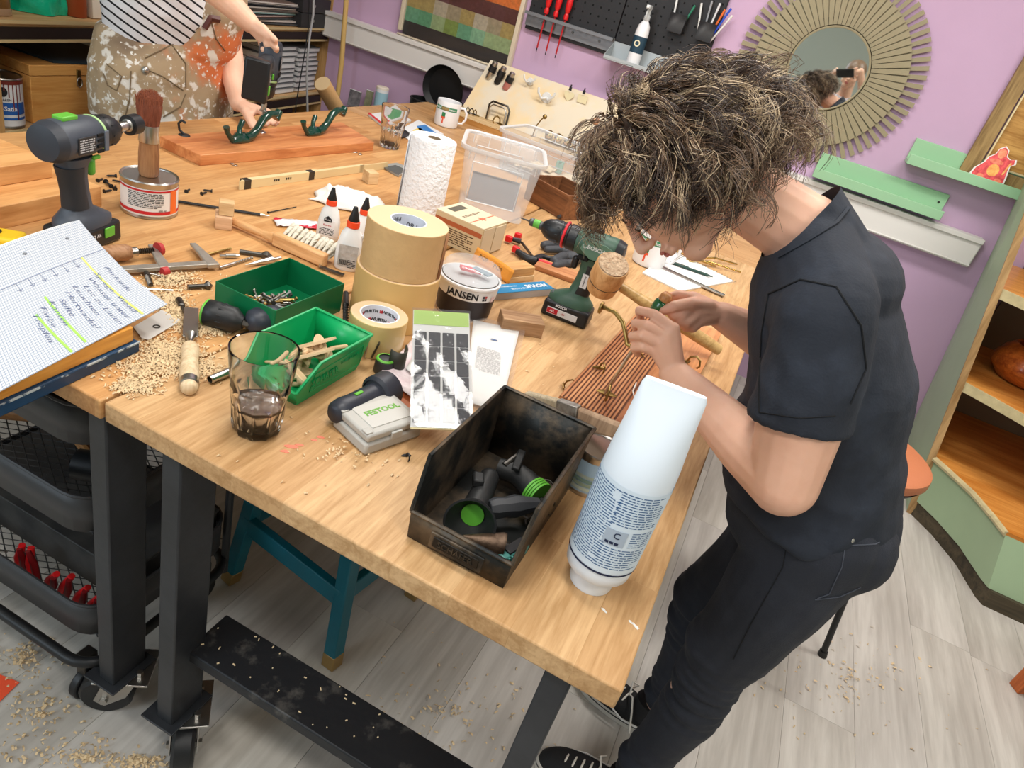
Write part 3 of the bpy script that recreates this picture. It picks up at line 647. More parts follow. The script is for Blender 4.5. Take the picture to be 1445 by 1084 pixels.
a, b_ = PY(742, 562, 1.0), PY(884, 612, .955)
t = thing('flat_paintbrush', 'flat paintbrush with weathered wooden handle lying across the can behind the bin', 'paintbrush', (a+b_)/2, 0)
dv = (b_-a); L_ = dv.length; Xb = axisM((0, 0, 0), dv, (0, 0, 1)); 
old = wood('weathered_wood', (178, 148, 120), (132, 104, 82), 'z', 2, .7)
def slab(z0, z1, w0, w1, th): return loft([[(sx_*w*.5, sy_*th*.5, z) for sx_, sy_ in ((-1, -1), (1, -1), (1, 1), (-1, 1))] for z, w in ((z0, w0), ((z0+z1)/2, (w0+w1)/2), (z1, w1))])
for nm, z0, z1, w0, w1, th, mm, bv in (('bristles', -.5, -.16, .026, .036, .014, mat('bristle_grey', (176, 160, 134), .8, bump=.6, bs=200, stretch=(1, 1, .05)), .003), ('ferrule', -.16, .04, .037, .037, .015, mat('paint_spotted_metal', (190, 186, 178), .4, .6, col2=(96, 90, 84), vs=60), .001), ('handle', .04, .5, .035, .027, .013, old, .005)):
    q = slab(z0*L_, z1*L_, w0, w1, th); q.v = [tuple(Xb @ V3((y, x, z))) for x, y, z in q.v]; obj(nm, q, mm, t, bev=bv)
# grooved reddish board under the work
zt = TT+.022
A_, B_, D_ = PZ(789, 558, zt), PZ(884, 588, zt), PZ(914, 424, zt)
ux = (D_-A_); Lb = ux.length; rz = atan2(ux.y, ux.x)
wb_ = .21
cen = A_+ux*.5+V3((sin(rz), -cos(rz), 0))*wb_/2
t = thing('grooved_board', 'reddish grooved wooden board with brass hooks under the working hands', 'board', (cen.x, cen.y, TT), rz)
dk = wood('redwood', (206, 142, 92), (156, 94, 54), 'x', 1.4, .4, ring=.4); rdg = wood('redwood_ridge', (206, 146, 98), (170, 108, 66), 'x', 1.4, .45, ring=.3)
obj_bed = None
obj('board', MB().box((0, 0, .010), (Lb, wb_, .020)), dk, t, bev=.001)
obj('groove_bed', MB().box((0, wb_/2-.057, .0202), (Lb-.001, .112, .0006)), mat('groove_dark', (92, 50, 30), .7), t)
for k in range(15): obj('ridge', MB().box((0, wb_/2-.004-k*.0074, .0214), (Lb-.002, .0046, .0026)), rdg, t, bev=.0008)
BOARD = t
def wire_hook(name, label, P, rz, m, s=1., group=None, rx=0, ry=0):
    t = thing(name, label, 'hook', P, rz, group, rx, ry)
    b = MB().tube([(-.016*s, 0, .001), (-.006*s, 0, .002), (0, 0, .002), (.006*s, 0, .002), (.016*s, 0, .001)], [.002*s, .0045*s, .005*s, .0045*s, .002*s], 8, flat=.5); obj('back_plate', b, m, t)
    b = MB().tube([(0, 0, .002), (0, -.004*s, .016*s), (0, -.016*s, .024*s), (0, -.026*s, .02*s), (0, -.03*s, .008*s), (0, -.026*s, .002*s)], .0022*s, 7); obj('hook_arm', b, m, t)
    return t
wire_hook('coat_hook', 'small brass hook lying flat near the left corner of the grooved board', PZ(845, 520, zt+.004), .6, brass, .9)
wire_hook('coat_hook', 'brass hook under the screwdriver tip on the grooved board', PZ(856, 556, zt+.004), .2, brass, 1.2)
wire_hook('coat_hook', 'dark curved hook at the right side of the grooved board', PZ(968, 512, zt+.004), 1.2, brass, 1.1)
wire_hook('coat_hook', 'brass hook beside the near hand on the grooved board', PZ(904, 500, zt+.004), 2.4, brass, 1.)
wire_hook('coat_hook', 'small brass hook lying on the bench at the board edge', PZ(795, 545, TT+.004), 1.9, brass, .8)
b = MB().tube([PZ(*p, zt+.004) for p in ((898, 540), (893, 552), (896, 565), (888, 585))], .0012, 5)
o = obj('string', b, paper, None, off=PZ(893, 552, zt)); o.location = PZ(893, 552, zt); tag(o, 'short white string on the grooved board', 'string')
# mallet
Fc, Bc_ = PZ(866, 373, .995), PZ(850, 403, .93)
hd = (Fc-Bc_).normalized(); Pm = Fc-hd*.085; t = thing('wooden_mallet', 'round headed wooden mallet with cork brown end face leaning on the green drill', 'mallet', Pm, 0)
mw = wood('mallet_beech', (222, 176, 122), (190, 138, 84), 'z', 2, .45); Xm = axisM((0, 0, 0), hd)
obj('head', MB().lathe([(.030, 0), (.034, .004), (.0375, .04), (.0370, .080), (.035, .084)], 40, Xm), mw, t, bev=.001)
obj('end_face', MB().lathe([(.0345, .083), (.033, .087), (.001, .088)], 40, Xm, cap=(False, False)), mat('cork_face', (150, 118, 88), .85, bump=.9, bs=120, col2=(206, 180, 150), vs=110), t)
obj('groove', MB().tube([Xm @ V3((.0374*cos(a), .0374*sin(a), .034)) for a in [2*pi*k/40 for k in range(40)]], .0008, 5, closed=True), dsteel, t)
ha, hb = Pm+hd*.04, PZ(1015, 494, TT+.042)
hz = [(0, .011), (.2, .012), (.35, .0145), (.6, .0155), (.9, .0150), (1, .013)]
obj('handle', MB().tube([ha.lerp(hb, k)-Pm for k, r in hz], [r for k, r in hz], 16, flat=.8), wood('mallet_handle', (206, 170, 112), (160, 124, 70), 'y', 1.5, .35), t, smooth=60)
# ---- screwdriver in the hands
P0, P1 = PZ(853, 556, TT+.035), PY(933, 437, 1.18)
SD0, SD1 = P0, PY(935, 436, 1.235)
# ================================================================ things further up the benches
def lathe_x(prof, n=28, X=None): return MB().lathe(prof, n, (X or Matrix()) @ Matrix.Rotation(pi/2, 4, 'Y'), cap=(True, True))
def xz(poly, y0, y1, X=None, mb=None):
    """outline in the XZ plane given thickness along Y"""
    mb = mb or MB(); return mb.prism([(x, z) for x, z in poly], -y1, -y0, (X or Matrix()) @ Matrix.Rotation(pi/2, 4, 'X'))
# ---- cordless drills: local +X = nose, stands on its battery
wr_ = mat('label_red', (180, 24, 40), .5)
def drill(label, P, rz, style, stand=True, k=1.):
    t = thing('cordless_drill', label, 'drill', P, rz); t.scale = (k, k, k)
    g = style == 'grey'
    body = mat('drill_slate', (62, 68, 78), .45, bump=.03, bs=200, var=.08, vs=20) if g else mat('drill_green', (56, 86, 70), .45, bump=.03, bs=200, var=.06, vs=20)
    dk_ = mat('drill_black', (26, 28, 31), .4, bump=.03, bs=200)
    H = .178
    # battery
    obj('battery', MB().box((.0, 0, .021), (.115, .068, .040), taper=.97), dk_, t, bev=.006)
    o = t.children[-1]
    if g:
        obj('battery_button', MB().box((.022, -.0345, .026), (.024, .003, .018)), green, o, bev=.001)
        text('5,2 Ah', .009, white, o, MX((-.012, -.0345, .026)) @ Matrix.Rotation(pi/2, 4, 'X'))
    else:
        obj('battery_label', MB().box((.006, .0338, .018), (.075, .0015, .016)), mat('label_silver', (206, 206, 206), .4), o, bev=.0004)
        obj('label_red', MB().box((.030, .0348, .018), (.026, .001, .012)), mat('label_red', (180, 24, 40), .5), o)
        text('ALL', .007, white, o, Matrix.Rotation(pi, 4, 'Z') @ MX((-.030, -.0356, .018)) @ Matrix.Rotation(pi/2, 4, 'X'), bold=.0002)
        text('18V', .007, wr_, o, Matrix.Rotation(pi, 4, 'Z') @ MX((-.004, -.0350, .018)) @ Matrix.Rotation(pi/2, 4, 'X'))
        text('BOSCH', .0085, white, o, Matrix.Rotation(pi, 4, 'Z') @ MX((-.012, -.0342, .033)) @ Matrix.Rotation(pi/2, 4, 'X'), bold=.0002)
    # foot
    rings = []
    for z, a, b_, dx in ((.040, .054, .033, .0), (.050, .054, .032, 0), (.060, .040, .026, -.004), (.072, .024, .0185, -.010), (.10, .0215, .0175, -.014), (.125, .0225, .0175, -.018), (.145, .026, .019, -.020), (.16, .032, .022, -.016)):
        rings.append([(x+dx, y, zz) for x, y, zz in sring(a, b_, z, 28, 2.6)])
    obj('handle', loft(rings), body, t, smooth=60)
    rr2 = [[(x-.0, y, zz) for x, y, zz in r_] for r_ in rings[3:7]]
    rg = [[((x-(-.015))*1.05-.015-.002 if x < -.012 else x-.006, y*1.05, zz) for x, y, zz in r_] for r_ in rr2]
    obj('rear_grip', loft(rg), dk_ if not g else mat('drill_grip', (40, 44, 50), .6), t, smooth=60)
    # motor housing along x
    obj('motor_housing', lathe_x([(.022, -.078), (.030, -.072), (.033, -.055), (.033, .0), (.031, .018), (.028, .03)], 32, MX((0, 0, H+.012))), body, t, smooth=60)
    obj('end_cap', lathe_x([(.012, -.083), (.028, -.080), (.0315, -.070), (.0335, -.062)], 32, MX((0, 0, H+.012))), dk_ if not g else mat('drill_cap', (48, 52, 60), .45), t, smooth=60)
    if g:
        obj('green_band', lathe_x([(.0300, .026), (.0305, .028), (.0300, .031)], 32, MX((0, 0, H+.012))), mat('pale_green_band', (166, 200, 140), .5), t)
        obj('gear_ring', lathe_x([(.0285, .031), (.0285, .042), (.026, .044)], 32, MX((0, 0, H+.012))), dk_, t)
        obj('top_switch', MB().box((-.030, 0, H+.046), (.034, .020, .008)), green, t, bev=.002)
        obj('trigger', MB().box((.022, 0, .135), (.014, .016, .030), MX((0, 0, 0), 0, 0, -.0)), green, t, bev=.005)
        obj('direction_switch', MB().box((.012, -.020, .158), (.016, .006, .007)), green, t, bev=.002)
        obj('rating_plate', MB().box((-.026, -.0335, H+.010), (.040, .002, .028)), mat('plate_dark', (38, 40, 44), .4), t, bev=.001)
        stuff(obj('fine_print', dashes(.034, .022, 6, 2, X=MX((-.026, -.0348, H+.010)) @ Matrix.Rotation(pi/2, 4, 'X')), mat('print_pale', (190, 192, 196), .6), t, smooth=0))
        for j in range(4): obj('vent', MB().box((.007, -.0330, H+.022-j*.009), (.015, .002, .0045)), mat('vent_black', (8, 8, 9), .8), t)
        obj('vent_cover', MB().box((.022, -.0325, H+.010), (.010, .003, .034)), mat('drill_panel', (92, 100, 112), .45), t, bev=.001)
        ch = [(.0255, .044), (.0265, .048), (.0265, .066), (.020, .080), (.013, .086)]
    else:
        obj('torque_ring', lathe_x([(.0275, .028), (.0300, .031), (.0300, .050), (.0275, .053)], 12, MX((0, 0, H+.012))), dk_, t)
        obj('red_ring', MB().tube([(.060, .0285*cos(a), H+.012+.0285*sin(a)) for a in [2*pi*i/36 for i in range(36)]], .0032, 8, closed=True), mat('ring_red', (224, 44, 56), .4), t, smooth=60)
        obj('collar', lathe_x([(.026, .053), (.027, .066), (.026, .068)], 32, MX((0, 0, H+.012))), dk_, t)
        obj('speed_switch', MB().box((-.012, 0, H+.046), (.022, .014, .012)), dk_, t, bev=.003)
        FL = Matrix.Rotation(pi, 4, 'Z')
        pa = [(-.060, H-.010), (-.060, H+.024), (-.040, H+.030), (.010, H+.028), (.014, H+.004), (-.014, H-.012)]
        obj('side_panel', xz(pa, .0325, .0345), mat('drill_green_light', (84, 116, 98), .4), t, bev=.001)
        text('BOSCH', .0125, mat('logo_silver', (200, 204, 202), .4), t, FL @ MX((.022, -.0350, H+.014)) @ Matrix.Rotation(pi/2, 4, 'X'), bold=.0003)
        obj('logo_ring', MB().tube([(.004+.0045*cos(a), .0352, H+.014+.0045*sin(a)) for a in [2*pi*i/18 for i in range(18)]], .0006, 4, closed=True), mat('logo_silver', (200, 204, 202), .4), t)
        obj('trigger', MB().box((.020, 0, .138), (.016, .016, .032)), dk_, t, bev=.006)
        obj('direction_switch', MB().box((.002, .022, .160), (.026, .006, .012)), mat('vent_black', (8, 8, 9), .8), t, bev=.003)
        obj('side_label', MB().box((-.018, .0190, .108), (.016, .0015, .034)), mat('label_silver', (206, 206, 206), .4), t)
        text('Brushless', .0068, ink, t, FL @ MX((.018, -.0200, .108)) @ Matrix.Rotation(pi/2, 4, 'X') @ Matrix.Rotation(-pi/2, 4, 'Z'))
        obj('display', MB().box((.036, 0, .0525), (.026, .026, .004)), mat('display_grey', (88, 94, 98), .3), t, bev=.001)
        ch = [(.0255, .068), (.0265, .072), (.0262, .090), (.021, .106), (.013, .116)]
    obj('chuck', lathe_x(ch, 32, MX((0, 0, H+.012))), dk_, t, smooth=50)
    for j in range(10):
        a = 2*pi*j/10; xx = ch[1][1]+.010; c_ = t.children[-1-j] if False else t
    for j in range(10):
        a = 2*pi*j/10; obj('grip_rib', MB().cyl((ch[1][1]+.002, .0262*cos(a), H+.012+.0262*sin(a)), (ch[3][1]-.002, .0208*cos(a), H+.012+.0208*sin(a)), .0016, n=6), dk_, t)
    x = ch[-1][1]
    if g:
        obj('spindle', lathe_x([(.003, x-.002), (.003, x+.012), (.0075, x+.012), (.0085, x+.016), (.0085, x+.034), (.011, x+.036), (.011, x+.040)], 20, MX((0, 0, H+.012))), steel, t)
        obj('depth_stop', lathe_x([(.0085, x+.038), (.0175, x+.038), (.0175, x+.062), (.0085, x+.062)], 28, MX((0, 0, H+.012))), dk_, t, smooth=40)
        obj('bit', lathe_x([(.003, x+.04), (.003, x+.075)], 10, MX((0, 0, H+.012))), steel, t)
    else:
        obj('bit_holder', lathe_x([(.006, x-.002), (.0095, x+.003), (.0095, x+.008), (.0088, x+.009), (.0088, x+.024), (.0095, x+.025), (.0095, x+.031), (.004, x+.036)], 20, MX((0, 0, H+.012))), mat('holder_steel', (92, 92, 90), .4, .6), t)
        obj('green_sleeve', lathe_x([(.0098, x+.008), (.0098, x+.023)], 20, MX((0, 0, H+.012))), green, t)
        obj('bit', lathe_x([(.0022, x+.036), (.0018, x+.055), (.0004, x+.058)], 10, MX((0, 0, H+.012))), dsteel, t)
    return t
Pb = PZ(798, 448)
q0, q1 = PZ(880, 345, .99), PZ(775, 306, .99)
drill('green cordless drill with red ring standing on its battery near the mug', Pb, atan2(q1.y-q0.y, q1.x-q0.x), 'green')
Pf = PZ(118, 343)
q0, q1 = PZ(80, 205, .99), PZ(185, 182, .99)
drill('dark grey cordless drill with green buttons standing behind the squared notepad', V3((Pf.x, Pf.y, TT)), atan2(q1.y-q0.y, q1.x-q0.x), 'grey', k=1.1)
# ---- paper towel
t = thing('paper_towel_roll', 'upright roll of white embossed kitchen paper', 'paper towel', PZ(592, 300), 0)
obj('paper', MB().lathe([(.056, 0), (.064, 0), (.064, .215), (.062, .218), (.020, .218), (.019, .214), (.019, .004), (.056, 0)], 56, cap=(False, False)), mat('tissue_white', (240, 240, 242), .9, bump=.8, bs=90), t, smooth=40)
obj('core', MB().lathe([(.0185, .002), (.0185, .2185), (.0165, .2185), (.0165, .002)], 32, cap=(False, False)), mat('core_card', (150, 130, 104), .8), t)
obj('loose_edge', MB().grid(6, 1, lambda u, v: ((.0645+.004*u*u)*cos(3.4+u*.35), (.0645+.008*u*u)*sin(3.4+u*.35), .002+v*.214)), mat('tissue_white', (240, 240, 242), .9), t, solid=.0006)
# ---- kraft rolls and tape
kr = mat('kraft_paper', (200, 162, 112), .6, bump=.12, bs=70, var=.05, vs=25); kr2 = mat('kraft_smooth', (206, 168, 106), .5, var=.04, vs=10)
edge = mat('roll_edge', (218, 188, 150), .6, bump=.3, bs=4, stretch=(1, 1, 1))
PR = PZ(577, 311, TT+.2085); PR.z = TT
def roll(name, label, P, R_, r_, h, mo, mt, cat='roll'):
    t = thing(name, label, cat, P, face(P))
    obj('paper', MB().lathe([(r_, 0), (R_-.001, 0), (R_, .001), (R_, h-.001), (R_-.001, h), (r_, h)], 64, cap=(False, False)), mo, t, smooth=40)
    o = t.children[-1]; o.data.materials.append(edge)
    for p_ in o.data.polygons:
        if abs(p_.normal.z) > .9: p_.material_index = 1
    obj('core', MB().lathe([(r_, 0), (r_, h), (r_-.003, h), (r_-.003, 0)], 48, cap=(False, False)), mt, t, smooth=40)
    return t
corem = mat('core_grey', (206, 210, 220), .5)
roll('abrasive_paper_roll', 'wide kraft brown paper roll standing under the smaller roll', PR, .084, .040, .110, kr2, corem)
t = roll('abrasive_paper_roll', 'narrower kraft brown roll marked P80 stacked on the wide roll', PR+V3((.0, .0, .1105)), .079, .036, .098, kr, corem)
Xi = lambda a, z: MX((0, 0, z), a)
def innertext(s, size, m, t, r, a, z, fl_=1, **k):
    o = text(s, size, m, t, Matrix(), **k)
    for v in o.data.vertices:
        x, y, zz = v.co; x, y = x*fl_, y*fl_; v.co = V3(((r-.0006)*sin(a+x/r), (r-.0006)*cos(a+x/r), z+y))
innertext('P80', .016, ink, t, .033, .25, .078, fl_=-1)
innertext('P80', .012, ink, t, .033, -.75, .088, fl_=-1)
obj('loose_end', MB().grid(4, 1, lambda u, v: ((.080+.0025*u)*cos(-.35+u*.14), (.080+.0025*u)*sin(-.35+u*.14),   .001+v*.096)), mat('kraft_dark_edge', (150, 104, 66), .6), t, solid=.001)
PWt = PZ(536, 443, TT+.068); PWt.z = TT
tp = mat('packing_tape', (216, 190, 130), .28, coat=.3, var=.03, vs=10)
t = roll('packing_tape_roll', 'honey coloured packing tape roll with printed white core in front of the big rolls', PWt, .0535, .037, .068, tp, mat('core_white', (226, 228, 236), .5), 'tape')
wr = mat('print_red', (196, 40, 48), .6)
for j in range(3):
    for i in range(4):
        a = -1.75+i*1.16+(j % 2)*.58; z = .056-j*.017
        innertext('WURTH', .0088, ink, t, .034, a, z, bold=.0003)
        b = MB()
        for (dx, dz) in ((0, 0), (.003, 0), (0, .0032), (.003, .0032)):
            b.add([((.0332)*sin(a-.60+xx/.034), (.0332)*cos(a-.60+xx/.034), z-.003+zz) for xx, zz in ((dx, dz), (dx+.0026, dz), (dx+.0026, dz+.0028), (dx, dz+.0028))], [(0, 1, 2, 3)])
        obj('emblem', b, wr, t, smooth=0)
# black curved offcut in front of tape
P = PZ(553, 520)
o = obj('curved_rubber_strip', MB().grid(14, 1, lambda u, v: (.018*cos(-2.6+2.6*u), .030*sin(-2.6+2.6*u), v*.05)), mat('olive_black', (52, 52, 44), .5), None, solid=.0025)
o.location = P; o.rotation_euler = (0, 0, .9); tag(o, 'curled dark olive strip standing against the packing tape roll', 'strip')
# ---- tub with dome lid
Pj = PZ(652, 438); t = thing('filler_tub', 'white and black filler tub with clear domed lid', 'tub', Pj, face(Pj))
obj('body', MB().lathe([(.058, 0), (.060, .003), (.066, .078), (.069, .080), (.069, .084), (.064, .085)], 56, cap=(True, False)), white, t, smooth=50)
obj('label', MB().lathe([(.0605, .006), (.0640, .052)], 56, cap=(False, False)), mat('label_charcoal', (42, 34, 34), .45), t)
obj('label', MB().lathe([(.0642, .052), (.0663, .078)], 56, cap=(False, False)), mat('label_white', (236, 236, 236), .45), t)
text('JANSEN', .021, ink, t, MX((0, 0, .064), -.12), bend=.0660, bold=.0006)
for i, (dx, dz, mm) in enumerate(((0, 0, ink), (.006, 0, ink), (0, .006, ink), (.006, .006, wr))):
    obj('logo_square', curvewrap(.005, .005, .0664, z0=.057+dz, a0=.62+dx/.066, n=2), mm, t)
obj('hazard_mark', curvewrap(.012, .012, .0664, X=Matrix(), z0=.052, a0=1.05, n=3), mat('hazard_white', (232, 200, 196), .5), t)
obj('lid', MB().lathe([(.0675, .084), (.068, .088), (.066, .098), (.063, .100), (.062, .108), (.058, .113), (.0001, .115)], 56, cap=(False, False)), mat('dome_clear', (236, 240, 242), .08, alpha=.22, spec=1.), t, smooth=50)
obj('inner_lid', MB().lathe([(.0001, .0865), (.062, .0865)], 48, cap=(False, False)), mat('inner_lid', (206, 210, 214), .3), t)
obj('contents', MB().box((-.012, .0, .098), (.05, .02, .006), MX((0, 0, 0), .3, 0, .1)), mat('red_card', (216, 60, 76), .5), t, bev=.001)
obj('contents', MB().box((.018, .012, .100), (.045, .018, .004), MX((0, 0, 0), -.5)), mat('grey_blue_strip', (120, 142, 156), .4), t, bev=.001)
# ---- glue bottles
def glue(P, rz, label, h, lab=0):
    k = h/.146; t = thing('glue_bottle', label, 'glue bottle', P, rz, None)
    rg = [sring(.026*k, .020*k, 0, 32, 2.6), sring(.029*k, .022*k, .004*k, 32, 2.6), sring(.030*k, .023*k, .02*k, 32, 2.6), sring(.029*k, .022*k, .055*k, 32, 2.4), sring(.022*k, .018*k, .085*k, 32, 2.2), sring(.0125*k, .0125*k, .098*k, 32), sring(.0125*k, .0125*k, .104*k, 32)]
    obj('body', loft(rg), mat('bottle_milk', (232, 232, 230), .3, sss=.0), t, smooth=60)
    obj('collar', MB().lathe([(.0128*k, .098*k), (.0145*k, .100*k), (.0140*k, .112*k), (.0125*k, .113*k)], 24), mat('orange_collar', (240, 76, 36), .4), t)
    obj('nozzle', MB().lathe([(.0120*k, .113*k), (.0125*k, .115*k), (.0065*k, .136*k), (.0045*k, .145*k), (.002*k, .146*k)], 12), black, t)
    f = -.0232*k
    if lab == 1:
        lb = obj('label', MB().box((0, f, .040*k), (.040*k, .0008, .045*k)), mat('label_white', (236, 236, 236), .45), t)
        obj('logo_block', MB().prism([(-.009, .052), (.009, .052), (.009, .060), (0, .067), (-.009, .060)], .0240*k, .0244*k, Matrix.Rotation(pi/2, 4, 'X')), ink, t)
        text('Ponal', .006, white, t, MX((0, f-.0018, .0575)) @ Matrix.Rotation(pi/2, 4, 'X'))
        text('Express', .006, wr, t, MX((0, f-.0008, .044)) @ Matrix.Rotation(pi/2, 4, 'X'))
        stuff(obj('fine_print', dashes(.034, .018, 5, 4, X=MX((0, f-.0008, .028)) @ Matrix.Rotation(pi/2, 4, 'X')), ink, t, smooth=0))
    elif lab == 2:
        obj('label', MB().box((0, f, .038*k), (.042*k, .0008, .050*k)), mat('label_worn', (196, 194, 190), .55, bump=.2, bs=90, col2=(160, 156, 150), vs=70), t, bev=.0002)
        for j in range(9): obj('barcode_bar', MB().box((-.016+j*.0021, f-.0008, .022), (.0009 if j % 2 else .0014, .0003, .012)), ink, t)
        stuff(obj('fine_print', dashes(.018, .02, 5, 9, X=MX((.010, f-.0008, .020)) @ Matrix.Rotation(pi/2, 4, 'X')), ink, t, smooth=0))
        obj('side_grip', MB().tube([(.030*k, 0, .03*k), (.036*k, 0, .05*k), (.034*k, 0, .075*k), (.022*k, 0, .084*k)], .006*k, 10), mat('bottle_milk', (232, 232, 230), .3), t, smooth=60)
    return t
P = PZ(489, 378); glue(P, face(P)-.05, 'glue bottle with worn barcode label nearest the dark green box', .146, 2)
P = PZ(461, 338); glue(P, face(P)-.15, 'glue bottle with black house logo label, left of the three glue bottles', .130, 1)
P = PZ(507, 350); glue(P, face(P)+.3, 'glue bottle half hidden behind the kraft roll', .128, 0)
# ---- hand brush
a, b_ = PZ(336, 316, TT+.012), PZ(458, 368, TT+.016)
t = thing('hand_brush', 'wooden hand brush with pale bristles lying on its side', 'brush', (a+b_)/2, atan2(b_.y-a.y, b_.x-a.x)); Lh = (b_-a).length
bw = wood('brush_beech', (226, 180, 128), (200, 148, 96), 'x', 2, .4)
obj('handle', MB().tube([(-Lh/2-.015, 0, 0), (-Lh*.35, 0, 0), (-Lh*.2, 0, .001), (-Lh*.06, 0, .002)], [.009, .0095, .008, .013], 14, flat=.9), bw, t, smooth=60)
obj('block', MB().box((Lh*.22, 0, .003), (Lh*.58, .022, .030)), bw, t, bev=.004)
bm_ = mat('pale_bristle', (222, 214, 196), .8, bump=.8, bs=180, stretch=(1, .06, 1))
for k in range(11):
    for r2 in range(2):
        X = axisM((-Lh*.02+k*Lh*.05, .010, -.002+r2*.012), (R.uniform(-.12, .12), 1, .38+r2*.2))
        obj('tuft', MB().lathe([(.003, 0), (.005, .02), (.0068, .036), (.0045, .044)], 8, X), bm_, t, smooth=60)
# ---- wooden blocks
def block(label, P, s, rz, m, z=TT, name='wood_block', rx=0, grp=None):
    o = obj(name, MB().box((0, 0, s[2]/2), s), m, None, bev=.0015); o.location = (P[0], P[1], z); o.rotation_euler = (rx, 0, rz); return tag(o, label, 'wood', grp)
pale = wood('pale_pine', (226, 194, 148), (198, 158, 110), 'x', 2.5, .55); midw = wood('beech_mid', (214, 168, 112), (182, 132, 80), 'x', 2, .5); walnutb = wood('brown_block', (176, 140, 104), (134, 98, 66), 'x', 2.2, .6); ply = wood('ply_edge', (220, 186, 138), (150, 112, 70), 'x', 3, .6)
P = PZ(306, 321); block('small pinkish wooden block under the cream cube by the pencil', (P.x, P.y+.02), (.036, .052, .030), .75, wood('pinkish_block', (222, 184, 148), (198, 156, 118), 'x', 2.5, .55))
block('small cream wooden cube stacked on the pinkish block', (P.x+.004, P.y+.022), (.032, .030, .030), .75, pale, TT+.0305)
P = PZ(519, 258); block('little pale wooden block beside the folding rule', (P.x, P.y+.01), (.034, .040, .036), 1.1, pale)
e0, e1 = (700, 392), (756, 392)
P = PZ(722, 395); block('pale wooden block on top of a thinner one by the blue box', (P.x, P.y+.02), (.085, .045, .022), ang((700, 405), (755, 398)), midw, TT+.0155)
block('thin light wooden block underneath the pale block', (P.x, P.y+.02), (.092, .050, .015), ang((700, 405), (755, 398)), pale)
P = PZ(732, 466); block('thick brown wooden block beside the filler tub', (P.x, P.y), (.095, .050, .034), ang((697, 470), (760, 480)), walnutb)
P = PZ(775, 385); block('reddish flat wood offcut behind the green drill handle', (P.x+.02, P.y+.02), (.13, .07, .014), ang((760, 380), (815, 400)), wood('reddish_offcut', (196, 138, 94), (158, 98, 60), 'x', 2, .5))
# boards at the far left
a_ = ang((0, 320), (140, 288)); P = PZ(144, 291)
brd = wood('larch_board', (226, 172, 112), (196, 136, 78), 'x', 1.2, .5)
cx = P.x-.20*cos(a_)-.07*sin(a_); cy = P.y-.20*sin(a_)+.07*cos(a_)
block('thick larch board at the left edge under another board', (cx, cy), (.40, .14, .045), a_, brd, name='wooden_board')
P2 = PZ(69, 248, TT+.046); a2 = ang((0, 270), (69, 258), TT+.05); 
block('larch board lying on top of the thick board at the left edge', (P2.x-.17*cos(a2)-.07*sin(a2), P2.y-.17*sin(a2)+.07*cos(a2)), (.34, .16, .038), a2, brd, TT+.0455, name='wooden_board')
# ---- lidded tin with round brush on top
Pt = PZ(211, 297); t = can(Pt, .058, .080, 'low wide tin with red and white label under the round brush', mat('tin_label', (234, 230, 226), .5), rz=face(Pt), name='wax_tin')
trd = mat('tin_red', (196, 36, 44), .5)
obj('label_stripe', MB().lathe([(.0583, .012), (.0583, .019)], 48, cap=(False, False)), trd, t); obj('label_stripe', MB().lathe([(.0583, .062), (.0583, .066)], 48, cap=(False, False)), trd, t)
obj('label_panel', curvewrap(.02, .052, .0584, z0=.012, a0=.95), mat('tin_orange', (236, 110, 40), .5), t)
stuff(obj('fine_print', dashes(.075, .034, 9, 6, gap=.4, bend=.0585, X=MX((0, 0, .043), -.15)), ink, t, smooth=0))
text('500 ml', .006, ink, t, MX((0, 0, .0215), .45), bend=.0586)
obj('lid_stain', MB().lathe([(.0001, .0775), (.045, .0777)], 32, cap=(False, False)), mat('lid_red_label', (206, 92, 78), .5, col2=(226, 218, 208), vs=22, thr=(.45, .55)), t)
t = thing('round_brush', 'round paintbrush with rust coloured bristles standing on the wax tin', 'brush', Pt+V3((-.003, .0, .0785)), 0)
obj('handle', MB().lathe([(.014, 0), (.019, .003), (.021, .012), (.021, .05), (.019, .072), (.020, .078)], 28), wood('brush_handle', (170, 122, 82), (128, 82, 50), 'z', 2, .5), t, smooth=50)
obj('ferrule', MB().lathe([(.0205, .076), (.021, .078), (.0195, .094), (.021, .11), (.0205, .112)], 28), steel, t, smooth=30)
rb = mat('rust_bristle', (126, 66, 44), .85, bump=.9, bs=260, stretch=(1, 1, .06), var=.35, vs=120)
obj('bristle_core', MB().lathe([(.0195, .11), (.023, .13), (.0255, .150), (.023, .166), (.013, .176), (.0001, .178)], 36), rb, t, smooth=60)
bb = MB()
for k in range(520):
    a = R.uniform(0, 6.28); q = R.random()**.5; r0 = .0185*q; r1 = .0265*q; zz = .168+.014*(1-q*q)+R.uniform(-.003, .004)
    X = axisM((r0*cos(a), r0*sin(a), .112), (r1*cos(a)-r0*cos(a)+R.uniform(-.002, .002), r1*sin(a)-r0*sin(a)+R.uniform(-.002, .002), zz-.112)); bb.lathe([(.0006, 0), (.0004, zz-.112)], 3, X)
stuff(obj('bristles', bb, mat('rust_hair', (148, 84, 58), .8), t, smooth=0))
